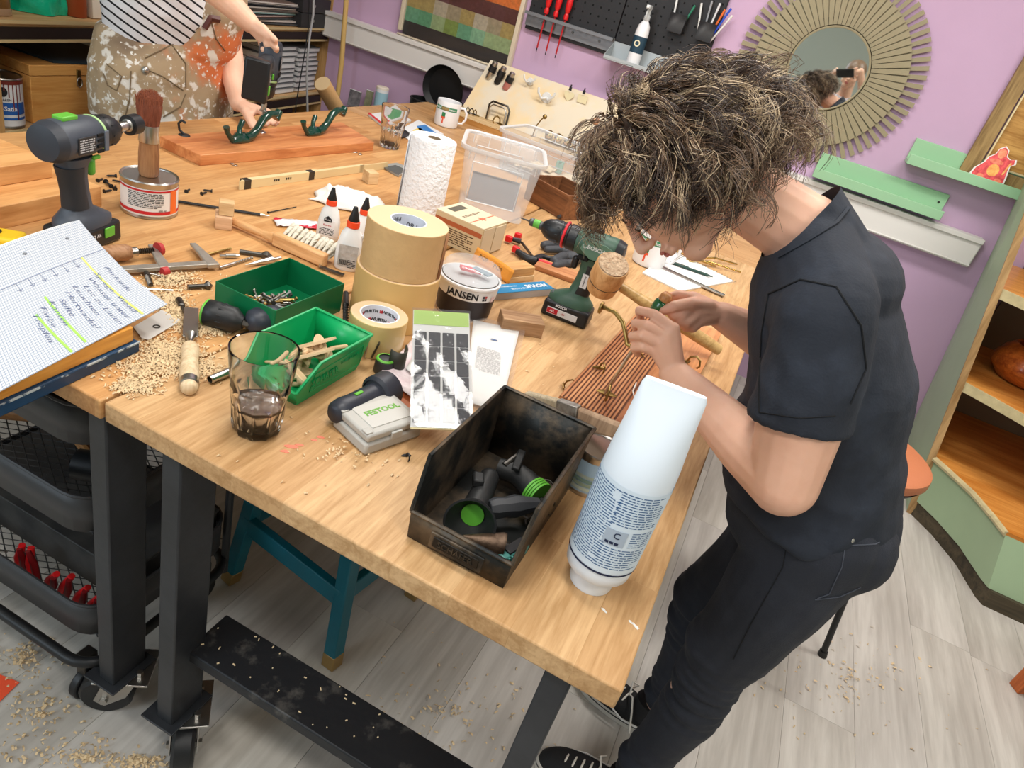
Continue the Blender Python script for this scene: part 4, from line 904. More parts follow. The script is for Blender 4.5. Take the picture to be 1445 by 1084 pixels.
# ---- screw clamp
p0, p1, p2 = PZ(150, 372, TT+.012), PZ(302, 366, TT+.012), PZ(272, 346, TT+.01)
t = thing('screw_clamp', 'steel screw clamp with wooden handle lying by the notepad', 'clamp', p0, 0); mt_ = mat('worn_steel', (172, 166, 156), .45, .7, bump=.1, bs=80, var=.15, vs=30)
def q(px, py, z=.012): return PZ(px, py, TT+z)-p0
d = (q(302, 372)-q(150, 382)); Xk = axisM(q(150, 382), d, (0, 0, 1))
obj('bar', MB().box((0, 0, d.length/2), (.018, .008, d.length), Xk), mt_, t, bev=.001)
def arm(A, B, w, nm): dd = B-A; obj(nm, MB().box((0, 0, dd.length/2), (w, .010, dd.length), axisM(A, dd), taper=.55), mt_, t, bev=.002)
arm(q(302, 376), q(272, 344), .024, 'fixed_jaw'); arm(q(234, 380), q(213, 346, .018), .022, 'sliding_jaw')
obj('handle', MB().tube([q(140, 358, .02), q(150, 358, .02), q(178, 356, .02), q(186, 356, .02)], [.012, .0155, .016, .011], 16), wood('clamp_handle', (172, 128, 92), (132, 90, 58), 'x', 2, .5), t, smooth=60)
obj('ferrule', MB().cyl(q(184, 356, .02), q(193, 355, .02), .009), steel, t)
for k in range(9): A = q(193, 355, .02).lerp(q(218, 353, .02), k/9); B = q(193, 355, .02).lerp(q(218, 353, .02), (k+.6)/9); obj('thread', MB().cyl(A, B, .0062, .0050, 12), dsteel, t)
obj('pressure_pad', MB().cyl(q(222, 352, .02), q(228, 351, .02), .014, .012, 20), mat('pad_red', (176, 48, 48), .5), t)
obj('pressure_pad', MB().cyl(q(228, 384, .008), q(236, 382, .008), .009, .009, 16), mat('pad_red', (176, 48, 48), .5), t)
# ---- chisel, chuck, small bits
def line(a, b, z=.01): return PZ(*a, TT+z), PZ(*b, TT+z)
A, B = line((270, 432), (267, 545), .016); t = thing('chisel', 'wood chisel with pale handle lying in the shavings', 'chisel', A, 0); dd = B-A; L_ = dd.length; X = axisM((0, 0, -.004), dd)
hdl = wood('chisel_handle', (226, 204, 170), (196, 168, 128), 'z', 2, .45)
obj('blade', MB().box((0, 0, L_*.21), (.024, .003, L_*.42), X).v and MB().box((0, 0, L_*.2), (.024, .003, L_*.40), X), steel, t, bev=.0008)
obj('neck', MB().lathe([(.010, L_*.38), (.0045, L_*.44), (.005, L_*.50), (.012, L_*.53)], 16, X), steel, t, smooth=60)
obj('handle', MB().lathe([(.0115, L_*.52), (.0145, L_*.56), (.0125, L_*.68), (.0145, L_*.85), (.0135, L_*.93)], 24, X), hdl, t, smooth=60)
obj('end_ring', MB().lathe([(.0142, L_*.92), (.0145, L_*.97), (.010, L_*.98)], 24, X), steel, t)
obj('end_cap', MB().lathe([(.0125, L_*.955), (.0120, L_*1.0), (.009, L_*1.02)], 24, X), hdl, t, smooth=60)
A, B = line((291, 440), (350, 458), .024); t = thing('drill_chuck', 'loose black drill chuck with green ring beside the green box', 'chuck', A, 0); dd = B-A; L_ = dd.length; X = axisM((0, 0, 0), dd)
obj('body', MB().lathe([(.020, 0), (.024, .004), (.0245, .022), (.023, .026), (.0235, .050), (.016, L_*.8), (.010, L_*.9)], 32, X), black, t, smooth=45)
obj('green_ring', MB().lathe([(.0205, -.002), (.0235, .0), (.0235, .003), (.0205, .005)], 32, X), green, t)
for j in range(12): a = 2*pi*j/12; obj('grip_rib', MB().cyl(X @ V3((.0235*cos(a), .0235*sin(a), .028)), X @ V3((.0185*cos(a), .0185*sin(a), L_*.70)), .0016, n=6), black, t)
obj('jaws', MB().lathe([(.008, L_*.88), (.006, L_*1.02), (.003, L_*1.06)], 6, X), dsteel, t)
A, B = line((352, 455), (395, 448), .028); t = thing('angle_head', 'rounded dark angle attachment with two bolt holes beside the chuck', 'attachment', A, 0); dd = B-A; X = axisM((0, 0, 0), dd); L_ = dd.length
navyp = mat('navy_black_plastic', (46, 50, 60), .42, bump=.02, bs=200)
obj('body', MB().lathe([(.010, -.004), (.021, .004), (.025, .018), (.025, L_*.75), (.021, L_*.95), (.012, L_)], 32, X), navyp, t, smooth=60)
for a in (.4, 1.0): obj('bolt_hole', MB().cyl((X @ V3((.018*cos(a)*0+.0, -.0245, .02+a*.02))), (X @ V3((0, -.0255, .02+a*.02))), .004, n=12), mat('vent_black', (8, 8, 9), .8), t)
obj('side_pin', MB().cyl(X @ V3((0, -.01, L_)), X @ V3((0, -.01, L_+.006)), .005, n=12), steel, t)
for k, (x, y, a) in enumerate(((146, 252, .3), (152, 258, 1.2), (158, 254, 2.1), (163, 262, .8), (150, 248, 2.8), (158, 268, .1), (268, 267, .4), (286, 268, 2.4), (292, 271, .2))):
    o = obj('black_screw', MB().lathe([(.0006, 0), (.0024, .004), (.0024, .018), (.0055, .022)], 8), black, None); o.location = PZ(x, y, TT+.004); o.rotation_euler = (pi/2, 0, a); tag(o, ORD[k]+' from the left of the tiny black screws strewn round the wax tin', 'screw', 'black screws by the wax tin')
smalls = [('drill_bit', 'short dark drill bit leaning against the clamp', (205, 382), (213, 402), .005, dsteel), ('drill_bit', 'thin steel bit in the shavings by the clamp', (210, 386), (240, 392), .0025, steel), ('nail', 'long pale nail in the shavings behind the notepad', (205, 408), (245, 410), .002, steel),
          ('countersink_bit', 'dark countersink bit lying between clamp and green box', (265, 405), (300, 403), .0045, dsteel), ('socket_bit', 'small steel socket bit at the chisel edge', (252, 422), (261, 442), .006, dsteel),
          ('drill_bit', 'twist drill bit with silver shank left of the green box corner', (310, 378), (356, 364), .0035, steel), ('bit_holder', 'silver hex bit holder above the twist drill', (310, 361), (338, 361), .005, steel), ('drill_bit', 'small bit with brass spirals beyond the clamp jaw', (293, 359), (326, 351), .003, brass),
          ('countersink_bit', 'long dark rod bit behind the green box', (338, 355), (385, 362), .005, dsteel), ('step_drill', 'pointed steel cone bit at the back of the green box', (346, 374), (396, 364), .006, steel),
          ('pencil', 'dark pencil lying behind the cream cube', (250, 284), (380, 305), .0035, black), ('metal_tube', 'short steel tube beside the drinking glass', (296, 536), (325, 524), .0065, steel),
          ('drill_bit', 'thick black twist drill standing by the packing tape', (488, 414), (488, 455), .006, black), ('feeler_gauge', 'flat grey metal gauge in front of the worn label glue bottle', (452, 376), (485, 388), .004, dsteel),
          ('black_screw', 'tiny black screw left of the wax tin', (149, 256), (158, 264), .003, black), ('screwdriver_bit', 'thin black wire behind the hand brush', (378, 300), (418, 292), .0015, black)]
for nm, lb, a, b2, r, mm in smalls:
    A, B = line(a, b2, r+.0015); t = thing(nm, lb, nm.split('_')[-1], A, 0); dd = B-A; L_ = dd.length; X = axisM((0, 0, 0), dd)
    if nm == 'drill_bit':
        obj('shank', MB().lathe([(r, 0), (r, L_*.42)], 10, X), mm, t, smooth=40)
        f = MB(); n = 26; vs = []
        f = loft([[(x, y, z) for x, y, z in [((r*(1 if k % 2 == 0 else .62))*cos(pi*k/3+j*.55), (r*(1 if k % 2 == 0 else .62))*sin(pi*k/3+j*.55), L_*.42+L_*.58*j/n) for k in range(6)]] for j in range(n+1)]); f.v = [tuple(X @ V3(v)) for v in f.v]
        obj('flutes', f, mm, t)
    elif nm == 'countersink_bit': obj('shank', MB().lathe([(r, 0), (r, L_*.7)], 10, X), mm, t); obj('cutter', MB().lathe([(r, L_*.66), (r*2, L_*.76), (r*2.1, L_*.84), (.001, L_)], 7, X), mm, t)
    elif nm == 'step_drill': obj('shank', MB().lathe([(r*.6, L_*.7), (r*.6, L_)], 10, X), mm, t); obj('cone', MB().lathe([(.0006, 0), (r*.8, L_*.35), (r*1.3, L_*.7), (r*1.3, L_*.74)], 16, X), mm, t)
    elif nm == 'socket_bit': obj('socket', MB().lathe([(r*.8, 0), (r, .002), (r, L_*.5), (r*.6, L_*.55)], 14, X), mm, t); obj('stem', MB().lathe([(r*.5, L_*.5), (r*.5, L_)], 6, X), mm, t)
    elif nm == 'metal_tube': obj('tube', MB().lathe([(r*.8, 0), (r, 0), (r, L_), (r*.8, L_), (r*.8, 0)], 20, X, cap=(False, False)), mm, t, smooth=40)
    elif nm == 'pencil': obj('barrel', MB().lathe([(r, 0), (r, L_*.9)], 6, X), mm, t); obj('tip', MB().lathe([(r*.9, L_*.9), (.0008, L_)], 8, X), steel, t)
    elif nm == 'bit_holder': obj('stem', MB().lathe([(r*.6, 0), (r*.6, L_*.3)], 6, X), mm, t); obj('sleeve', MB().lathe([(r, L_*.28), (r, L_*.8), (r*.8, L_*.82), (r*.5, L_)], 16, X), mm, t)
    elif nm == 'feeler_gauge': obj('leaf', MB().box((0, 0, L_/2), (.010, .002, L_), X), mm, t); obj('pivot', MB().lathe([(.004, 0), (.004, .003)], 10, MX((0, 0, .0))), steel, t)
    else: obj('stem', MB().lathe([(r, 0), (r*.8, L_)], 7, X), mm, t); obj('head', MB().lathe([(r*2, 0), (r*2, .002)], 10, X), mm, t)
# ---- grey sorting case, angle attachment
c1, c2, c3, c4 = PZ(477, 602), PZ(514, 645), PZ(593, 617), PZ(560, 575)
a_ = atan2(c3.y-c2.y, c3.x-c2.x); w_ = (c3-c2).length; d_ = .085; cn = c2+(c3-c2)*.5+V3((-sin(a_), cos(a_), 0))*d_/2
t = thing('small_parts_case', 'grey small parts case with green lettering beside the felt pad card', 'case', (cn.x, cn.y, TT), a_)
gc = mat('case_grey', (178, 176, 170), .4); 
obj('base', MB().box((0, 0, .011), (w_, d_, .022)), gc, t, bev=.005); obj('lid', MB().box((0, 0, .030), (w_*.97, d_*.97, .014)), gc, t, bev=.004)
o = t.children[-1]
obj('lid_panel', MB().box((.004, 0, .0375), (w_*.72, d_*.66, .002)), mat('case_grey_light', (190, 188, 182), .4), t, bev=.001)
text('FESTOOL', .0155, mat('brand_green', (104, 164, 62), .5), t, MX((.006, .004, .0388)), bold=.0005)
obj('latch', MB().box((.0, -d_/2-.001, .024), (.020, .004, .014)), gc, t, bev=.001)
for s in (-1, 1): obj('corner_lug', MB().box((-w_*.43, s*d_*.36, .0375), (.012, .014, .003)), gc, t, bev=.001)
A, B = line((478, 582), (548, 548), .026); t = thing('right_angle_attachment', 'dark cylindrical right angle attachment lying by the green bin', 'attachment', A, 0); dd = B-A; L_ = dd.length; X = axisM((0, 0, 0), dd)
obj('tube', MB().lathe([(.012, -.012), (.019, -.004), (.021, .010), (.0195, .03), (.020, L_*.7), (.0255, L_*.72)], 32, X), navyp, t, smooth=50)
obj('end_collar', MB().lathe([(.0255, L_*.70), (.031, L_*.74), (.031, L_*1.0), (.027, L_*1.0), (.025, L_*.8)], 36, X, cap=(False, False)), navyp, t, smooth=40)
pp = X @ V3((0, 0, .012)); sd = dd.cross(V3((0, 0, 1))).normalized()
obj('socket', MB().cyl(pp+sd*.012, pp+sd*.028, .0085, .0085, 16), dsteel, t); obj('socket_bore', MB().cyl(pp+sd*.027, pp+sd*.0285, .0055, n=6), mat('vent_black', (8, 8, 9), .8), t)
obj('green_tab', MB().box((0, 0, 0), (.016, .006, .003), Matrix.Translation(X @ V3((0, .0, L_*.35))) @ MX((0, 0, .020), atan2(dd.y, dd.x))), green, t, bev=.001)
P = PZ(541, 525); t = thing('round_stopper', 'small dark cap with a green rim behind the angle attachment', 'stopper', P, 0)
obj('cap', MB().lathe([(.017, 0), (.019, .004), (.018, .026), (.014, .028)], 24), dgrey, t, smooth=40); obj('green_rim', MB().lathe([(.0165, .026), (.0178, .028), (.0160, .030), (.013, .030)], 24, cap=(False, False)), green, t)
P = PZ(515, 505); t = thing('steel_clip', 'bent spring steel clip between the green bin and the tape', 'clip', P, .5)
for k in range(3): obj('leaf', MB().box((k*.010-.01, 0, .018+k*.004), (.003, .018, .034), MX((0, 0, 0), 0, 0, .25*(k-1))), steel if k % 2 else dsteel, t, bev=.001)
# ---- bags and felt pad card
def sheet(name, label, cat, px4, z, m, th=.0006, curl=0., solidm=None):
    c_ = [PZ(x, y, z) for x, y in px4]; ct = sum(c_, V3())/4
    fn = lambda u, v: (c_[0].lerp(c_[1], u)).lerp(c_[3].lerp(c_[2], u), v)-ct+V3((0, 0, curl*sin(u*5+v*3)*.5+curl*sin(v*7)))
    t = thing(name, label, cat, ct, 0); obj('sheet', MB().grid(10, 10, fn), m, t, smooth=60, solid=th); return t, (lambda u, v, dz=0: fn(u, v)+V3((0, 0, dz))), ct
film = mat('clear_film', (236, 236, 238), .12, trans=.85, ior=1.1, alpha=.45, bump=.5, bs=30)
t, f, ct = sheet('document_pouch', 'clear plastic pouch holding a printed paper behind the felt pad card', 'pouch', ((655, 566), (706, 582), (733, 466), (668, 452)), TT+.008, paper, .0008, .0008)
X = lambda u, v: Matrix.Translation(f(u, v, .0012)) 
ax = (f(1, .5)-f(0, .5)); rzp = atan2(ax.y, ax.x)
stuff(obj('fine_print', dashes(.050, .10, 22, 12, gap=.3, X=Matrix.Translation(f(.45, .5, .0016)) @ Matrix.Rotation(rzp, 4, 'Z')), mat('print_grey', (120, 120, 124), .7), t, smooth=0))
obj('small_logo', MB().prism([(.008*cos(a), .004*sin(a)) for a in [2*pi*k/16 for k in range(16)]], 0, .0003, Matrix.Translation(f(.5, .78, .0018)) @ Matrix.Rotation(rzp, 4, 'Z')), mat('logo_blue', (70, 96, 140), .6), t)
obj('pouch_film', MB().grid(12, 12, lambda u, v: f(-.08+u*1.2, -.08+v*1.12, .004+.0016*sin(u*9+v*5)+.0012*sin(v*17))), film, t, smooth=60)
t, f, ct = sheet('plastic_bag', 'crumpled pinkish plastic bag beside the felt pad card', 'bag', ((535, 528), (585, 562), (600, 500), (583, 478)), TT+.012, mat('pink_bag', (214, 190, 196), .35, bump=.6, bs=45, col2=(240, 232, 234), vs=30), .001, .003)
obj('white_insert', MB().grid(3, 3, lambda u, v: f(.5+u*.45, .35+v*.6, .005)), paper, t, solid=.0005)
o = obj('orange_card', MB().box((0, 0, .0015), (.05, .10, .003)), mat('orange_brown_card', (176, 96, 52), .5), None); o.location = PZ(566, 572); o.rotation_euler = (0, 0, .3); tag(o, 'orange brown card peeking out under the parts case and felt card', 'card')
wx, wy = .094, .219; Mx = Matrix.Rotation(.553, 4, 'Z') @ Matrix.Rotation(-.13, 4, 'Y') @ Matrix.Rotation(.486, 4, 'X'); ct = V3((-.378, .920, .898))
t = thing('felt_pad_card', 'blister card of black felt strips with lime green header', 'card', ct, 0)
obj('card', MB().box((0, 0, 0), (wx, wy, .002), Mx), paper, t); obj('edge_card', MB().box((0, -wy*.49, -.002), (wx, .008, .003), Mx), mat('card_cream', (232, 222, 176), .6), t)
obj('header', MB().box((0, wy*.435, .0014), (wx*.98, wy*.13, .0008), Mx), mat('header_lime', (172, 206, 92), .45), t)
felt = mat('felt_black', (44, 45, 48), .75, bump=.35, bs=60)
for i in range(4):
    x = -wx*.5+wx*(.135+i*.243)
    for j in range(6): obj('felt_strip', MB().box((x, wy*(.24-j*.129), .0022), (wx*.205, wy*.122, .0022), Mx), felt, t, bev=.0008)
obj('film', MB().grid(10, 16, lambda u, v: Mx @ V3(((u-.5)*wx*1.04, (v-.5)*wy*1.02, .0052+.0012*sin(u*11+v*4)*sin(v*13)))), mat('glossy_film', (120, 120, 124), .05, alpha=.28, bump=.10, bs=40, spec=1., coat=1.), t, smooth=60)
# ================================================================ left foreground
P1_, P2_ = PZ(197, 497, TT+.0), PZ(0, 590, TT+.0)
a_ = atan2(P1_.y-P2_.y, P1_.x-P2_.x); ax_ = V3((cos(a_), sin(a_), 0)); ay_ = V3((-sin(a_), cos(a_), 0))
corner = PZ(197, 492, TT+.006)
w_, d_ = .62, .26
c_ = corner-ax_*w_/2+ay_*d_/2
navy = mat('navy_lacquer', (30, 62, 92), .4, var=.15, vs=20)
t = thing('shallow_tray', 'dark navy flat tray board under the honey coloured board at the left', 'tray', (c_.x, c_.y, TT), a_)
obj('tray_board', MB().box((0, 0, .010), (w_, d_, .020)), navy, t, bev=.002); obj('worn_edge', MB().box((0, -d_/2-.0005, .0185), (w_, .002, .0025)), mat('worn_paint', (176, 186, 190), .6, col2=(30, 62, 92), vs=40, thr=(.45, .5)), t)
t = thing('honey_board', 'honey coloured varnished wooden board under the squared notepad', 'board', (c_.x-ax_.x*.002, c_.y-ax_.y*.002, TT+.0205), a_)
obj('board', MB().box((0, .0, .013), (w_-.01, d_-.01, .026)), wood('honey_wood', (226, 160, 72), (190, 118, 40), 'x', 1.2, .3, coat=.3), t, bev=.002)
# squared notepad, curled up at the back
pm1 = bpy.data.materials.new('squared_paper'); pm1.use_nodes = True; nt = pm1.node_tree; N_ = nt.nodes; L_k = nt.links
tc = N_.new('ShaderNodeUVMap'); sp = N_.new('ShaderNodeSeparateXYZ'); L_k.new(tc.outputs[0], sp.inputs[0])
outs = []
for ch_ in ('X', 'Y'):
    m1 = N_.new('ShaderNodeMath'); m1.operation = 'MULTIPLY'; m1.inputs[1].default_value = 1; L_k.new(sp.outputs[ch_], m1.inputs[0])
    m2 = N_.new('ShaderNodeMath'); m2.operation = 'FRACT'; L_k.new(m1.outputs[0], m2.inputs[0]); m3 = N_.new('ShaderNodeMath'); m3.operation = 'LESS_THAN'; m3.inputs[1].default_value = .13; L_k.new(m2.outputs[0], m3.inputs[0]); outs.append(m3)
mm_ = N_.new('ShaderNodeMath'); mm_.operation = 'MAXIMUM'; L_k.new(outs[0].outputs[0], mm_.inputs[0]); L_k.new(outs[1].outputs[0], mm_.inputs[1])
mx_ = N_.new('ShaderNodeMix'); mx_.data_type = 'RGBA'; mx_.inputs[6].default_value = lin((198, 201, 206)); mx_.inputs[7].default_value = lin((112, 134, 162)); L_k.new(mm_.outputs[0], mx_.inputs[0]); L_k.new(mx_.outputs[2], N_['Principled BSDF'].inputs['Base Color']); N_['Principled BSDF'].inputs['Roughness'].default_value = .8
zp = TT+.0475
n0, n1, n2_, n3 = PZ(236, 432, zp), PZ(0, 556, zp), PZ(-60, 385, zp+.03), PZ(112, 318, zp+.035)   # near right, near left, far left, far right
nc_ = (n0+n1+n2_+n3)/4
def padf(u, v):   # u: left..right along the near edge, v: near..far
    a = n1.lerp(n0, u); b = n2_.lerp(n3, u); p = a.lerp(b, v); 
    return V3((p.x, p.y, zp+.052*max(0, v-.12)**1.9+.004*sin(u*3)*v))-V3((nc_.x, nc_.y, TT))
t = thing('squared_notepad', 'squared notepad with handwriting and lime highlighter lines curled up at its top', 'notepad', (nc_.x, nc_.y, TT), 0)
o = obj('top_sheet', MB().grid(30, 30, lambda u, v: padf(u, v)+V3((0, 0, .004))), pm1, t, smooth=80)
uvl = o.data.uv_layers.new(name='uv'); gx, gy = (n0-n1).length/.0052, (n3-n0).length/.0052
for lp in o.data.loops:
    vi = lp.vertex_index; uvl.data[lp.index].uv = ((vi % 31)/30*gx, (vi//31)/30*gy)
for k in range(5):
    obj('sheet', MB().grid(12, 12, lambda u, v: padf(u*(1-.004*k), v)+V3((-.002*k, -.0015*k, .003-.0009*k))), paper, t, smooth=80)
def strip(u0, v0, u1, v1, w, m, nm, n=16, h=.0045):
    b = MB(); du, dv_ = (u1-u0), (v1-v0); l = sqrt(du*du+dv_*dv_); nx_, ny_ = -dv_/l*w, du/l*w
    b.grid(n, 1, lambda a, c: padf(u0+du*a+nx_*(c-.5), v0+dv_*a+ny_*(c-.5))+V3((0, 0, h))); return obj(nm, b, m, t, smooth=0)
lime = mat('highlighter_lime', (160, 222, 90), .7); yel = mat('highlighter_yellow', (222, 232, 110), .7); bpen = mat('blue_pen', (96, 106, 140), .7)
strip(.80, .70, .83, .02, .014, yel, 'highlight'); strip(.42, .52, .46, .03, .014, lime, 'highlight'); strip(.32, .42, .37, .01, .014, lime, 'highlight')
strip(.0, .70, 1.0, .70, .003, bpen, 'pen_line')
for k in range(6): strip(.30+k*.085, .70, .31+k*.085, .63, .003, bpen, 'pen_arrow', 4); strip(.31+k*.085, .63, .325+k*.085, .65, .003, bpen, 'pen_arrow', 2); strip(.31+k*.085, .63, .292+k*.085, .65, .003, bpen, 'pen_arrow', 2)
ws = ['Parkside', 'Spiegel Wand', 'Wasser unter', 'Lot zu Linien', 'Leuchten', 'Hartwachs/', 'Stifte', 'Kanten', 'Farbe', 'Tropfen']
for k, wd_ in enumerate(ws):
    # lettering reads from the far edge towards the near edge: text x -> -v, text y -> +u
    cu = text(wd_, 1, bpen, t, Matrix(), name='handwriting', ext=0, shear=.35, bold=-.012)
    sc_ = .062; ln = len(wd_)*.5*sc_; uc = .90-k*.062-(.03 if k else 0)
    v_s = .60-.015*k
    for v in cu.data.vertices:
        x, y, z = v.co; x += len(wd_)*.27; v.co = padf(uc+y*.045+.0, v_s-x*.085)+V3((0, 0, .0047))
for k, (u_, v_) in enumerate(((.16, .86), (.22, .92), (.80, .88), (.45, .88))):
    obj('punch_hole', MB().prism([(.0028*cos(a), .0028*sin(a)) for a in [2*pi*i/14 for i in range(14)]], 0, .0004, Matrix.Translation(padf(u_, v_)+V3((0, 0, .0055)))), mat('hole_grey', (120, 124, 130), .8), t)
# steel scrapers by the notepad
def plate(pts, z, m, name, label, th=.0012, hole=None, cat='scraper'):
    P_ = [PZ(x, y, z) for x, y in pts]; ct = sum(P_, V3())/len(P_); t = thing(name, label, cat, ct, 0)
    obj('blade', MB().prism([(p.x-ct.x, p.y-ct.y) for p in P_], 0, th), m, t, bev=.0002)
    if hole: h = PZ(*hole, z)-ct; obj('hanging_hole', MB().lathe([(.0035, th), (.006, th+.0003), (.006, th+.0008), (.0035, th+.0008)], 20, MX((h.x, h.y, 0)), cap=(False, False)), dsteel, t)
    return t
plate(((188, 462), (200, 478), (210, 480), (252, 455), (255, 452), (228, 438)), TT+.003, mat('pale_steel', (222, 220, 216), .35, .3), 'toothed_scraper', 'pale toothed scraper plate with a round hole under the notepad corner', hole=(221, 462))
plate(((155, 388), (172, 398), (246, 428), (240, 432), (205, 425), (175, 412)), TT+.002, mat('saw_grey', (168, 166, 162), .35, .7), 'saw_blade', 'thin saw blade plate half covered by the notepad and wood dust')
P = PZ(8, 337, TT+.02); t = thing('tape_measure', 'yellow tape measure lying behind the notepad at the left edge', 'tape measure', P-V3((0, 0, .02)), .6)
yl = mat('yellow_plastic', (232, 192, 40), .4); obj('case', MB().box((-.01, 0, .016), (.075, .05, .030)), yl, t, bev=.008, seg=3); obj('button', MB().cyl((-.015, 0, .030), (-.015, 0, .034), .010, .009, 18), black, t); obj('nose', MB().box((.033, -.008, .010), (.022, .024, .014)), yl, t, bev=.004)
# wood shavings
shm = mat('wood_shaving', (218, 192, 152), .85, var=.15, vs=90)
def shavings(name, label, areas, n, z, seed, s=1.):
    RR = random.Random(seed); b = MB()
    for k in range(n):
        (cx_, cy_, rx_, ry_) = areas[RR.randrange(len(areas))]; g = abs(RR.gauss(0, .55)); a = RR.uniform(0, 6.28)
        P = PZ(cx_+rx_*g*cos(a), cy_+ry_*g*sin(a), z); l = RR.uniform(.0010, .0034)*s; w = l*RR.uniform(.25, .5); c = RR.uniform(.2, .9)
        X = Matrix.Translation(P+V3((0, 0, RR.uniform(.0, .005)*max(0, 1-g)*s))) @ Matrix.Rotation(RR.uniform(0, 6.3), 4, 'Z') @ Matrix.Rotation(RR.uniform(-.6, .6), 4, 'X')
        b.add([(-l, -w, 0), (0, -w, l*c), (l, -w, 0), (l, w, 0), (0, w, l*c), (-l, w, 0)], [(0, 1, 4, 5), (1, 2, 3, 4)], X)
    o = obj(name, b, shm, None, smooth=0); tag(o, label, 'shavings', None, 'stuff'); return o
shavings('wood_shavings', 'pale wood shavings and dust piled round the chisel and saw blade', [(225, 495, 34, 22), (255, 500, 45, 26), (300, 465, 34, 10), (236, 425, 26, 16), (205, 520, 45, 20), (245, 395, 45, 14), (275, 520, 40, 18), (190, 545, 30, 12), (250, 440, 22, 30)], 9000, TT+.0012, 3, 1.15)
shavings('scattered_shavings', 'sparse wood crumbs scattered over the front bench', [(330, 450, 90, 60), (480, 640, 120, 50), (720, 560, 150, 120)], 260, TT+.001, 4)
shavings('floor_shavings', 'wood shavings scattered on the floor by the casters', [(60, 1010, 90, 60), (120, 1070, 120, 30), (30, 930, 60, 40), (200, 1075, 40, 12), (620, 1000, 200, 120), (1200, 960, 140, 90)], 900, .0015, 6, 1.8)
o = obj('orange_paper', MB().box((0, 0, .001), (.05, .05, .0015)), mat('orange_red_paper', (246, 88, 52), .6), None); o.location = PZ(-3, 972, 0)+V3((0, 0, .001)); o.rotation_euler = (0, 0, .2); tag(o, 'orange red scrap of paper on the floor at the left edge', 'paper')
P = PZ(418, 640); 
for i, (x, y, r) in enumerate(((402, 637, .008), (412, 631, .011), (422, 628, .007), (452, 617, .007), (444, 621, .006))):
    p = PZ(x, y); b = MB().prism([(r*RND*cos(a), .5*r*RND*sin(a)) for a, RND in [(2*pi*k/11, R.uniform(.6, 1.1)) for k in range(11)]], 0, .0004); o = obj('paint_stain', b, mat('red_stain', (214, 120, 94), .6), None, smooth=0); o.location = (p.x, p.y, TT); o.rotation_euler = (0, 0, .5); tag(o, ORD[i]+' of the red paint stains counted from the drinking glass', 'paint stain', 'red paint stains'); 
for i, (x, y, r) in enumerate(((853, 862, .006), (890, 878, .005), (897, 884, .007))):
    p = PZ(x, y); o = obj('paint_stain', MB().prism([(r*q_*cos(a), .4*r*q_*sin(a)) for a, q_ in [(2*pi*k/9, R.uniform(.6, 1.1)) for k in range(9)]], 0, .0004), paper, None, smooth=0); o.location = (p.x, p.y, TT); o.rotation_euler = (0, 0, -.5); tag(o, 'white paint fleck on the front right corner of the worktop', 'paint stain', 'white paint flecks')
o = wire_hook('coat_hook', 'tiny black hook lying alone in front of the parts case', PZ(573, 644), .8, black, .5)
# ---- trolley
tb = mat('trolley_charcoal', (58, 58, 60), .45, .2, bump=.03, bs=80)
t = thing('tool_trolley', 'dark grey three tier trolley with mesh trays under the left bench', 'trolley', (-1.06, .80, 0), 0)
X0, X1, Y0, Y1 = -.27, .262, -.18, .17
def rrect(x0, x1, y0, y1, r, n=5):
    o_ = []
    for cx_, cy_, a0 in ((x1-r, y1-r, 0), (x0+r, y1-r, pi/2), (x0+r, y0+r, pi), (x1-r, y0+r, 1.5*pi)):
        for k in range(n+1): a = a0+pi/2*k/n; o_.append((cx_+r*cos(a), cy_+r*sin(a)))
    return o_
rr_ = rrect(X0, X1, Y0, Y1, .06)
for i, (z0, z1) in enumerate(((.66, .735), (.47, .548), (.205, .282))):
    b = MB(); n = len(rr_); b.add([(x, y, z) for z in (z0, z1) for x, y in rr_], [(k, (k+1) % n, n+(k+1) % n, n+k) for k in range(n)])
    o = obj('tray_wall', b, tb, t, smooth=50, solid=.002); obj('rim', MB().tube([(x, y, z1) for x, y in rr_], .0035, 6, closed=True), tb, o)
    if i: 
        m_ = MB(); s_ = .018
        for k in range(70):
            for sg in (-1, 1):
                c0 = -.55+k*s_; p = (X0, Y0+0); 
                # diagonals clipped to the tray
                xa, xb = X0+.01, X1-.01; ya, yb = Y0+.01, Y1-.01
                sl = .55*sg; q0 = c0; A0 = max(xa, min((ya-q0)/sl, (yb-q0)/sl)); B0 = min(xb, max((ya-q0)/sl, (yb-q0)/sl))
                if B0-A0 > .01: m_.cyl((A0, q0+sl*A0, z0+.002), (B0, q0+sl*B0, z0+.002), .0012, n=4)
        stuff(obj('mesh_floor', m_, tb, o, smooth=0))
    else: obj('tray_floor', MB().prism(rr_, z0, z0+.002), tb, o)
for x in (X0+.02, X1-.02): obj('post', MB().tube([(x, Y1+.006, .09), (x, Y1+.006, .74)], .009, 10), tb, t)
obj('base_rail', MB().tube([(x, y, .134) for x, y in rrect(X0-.02, X1+.0, Y0-.012, Y1+.01, .06)], .011, 12, closed=True), black, t, smooth=60)
for x in (X0+.03, X1-.05):
    for y in (Y0+.02, Y1-.03): w = obj('castor_wheel', MB().cyl((x-.009, y, .038), (x+.009, y, .038), .038, n=24), black, t, bev=.003); obj('castor_fork', MB().box((x, y, .09), (.026, .03, .07)), dsteel, w, bev=.003)
cx_, cy_ = -1.06, .80
t = thing('hammer', 'long wooden handled hammer lying in the middle trolley tray', 'hammer', (cx_, cy_, .475), 0)
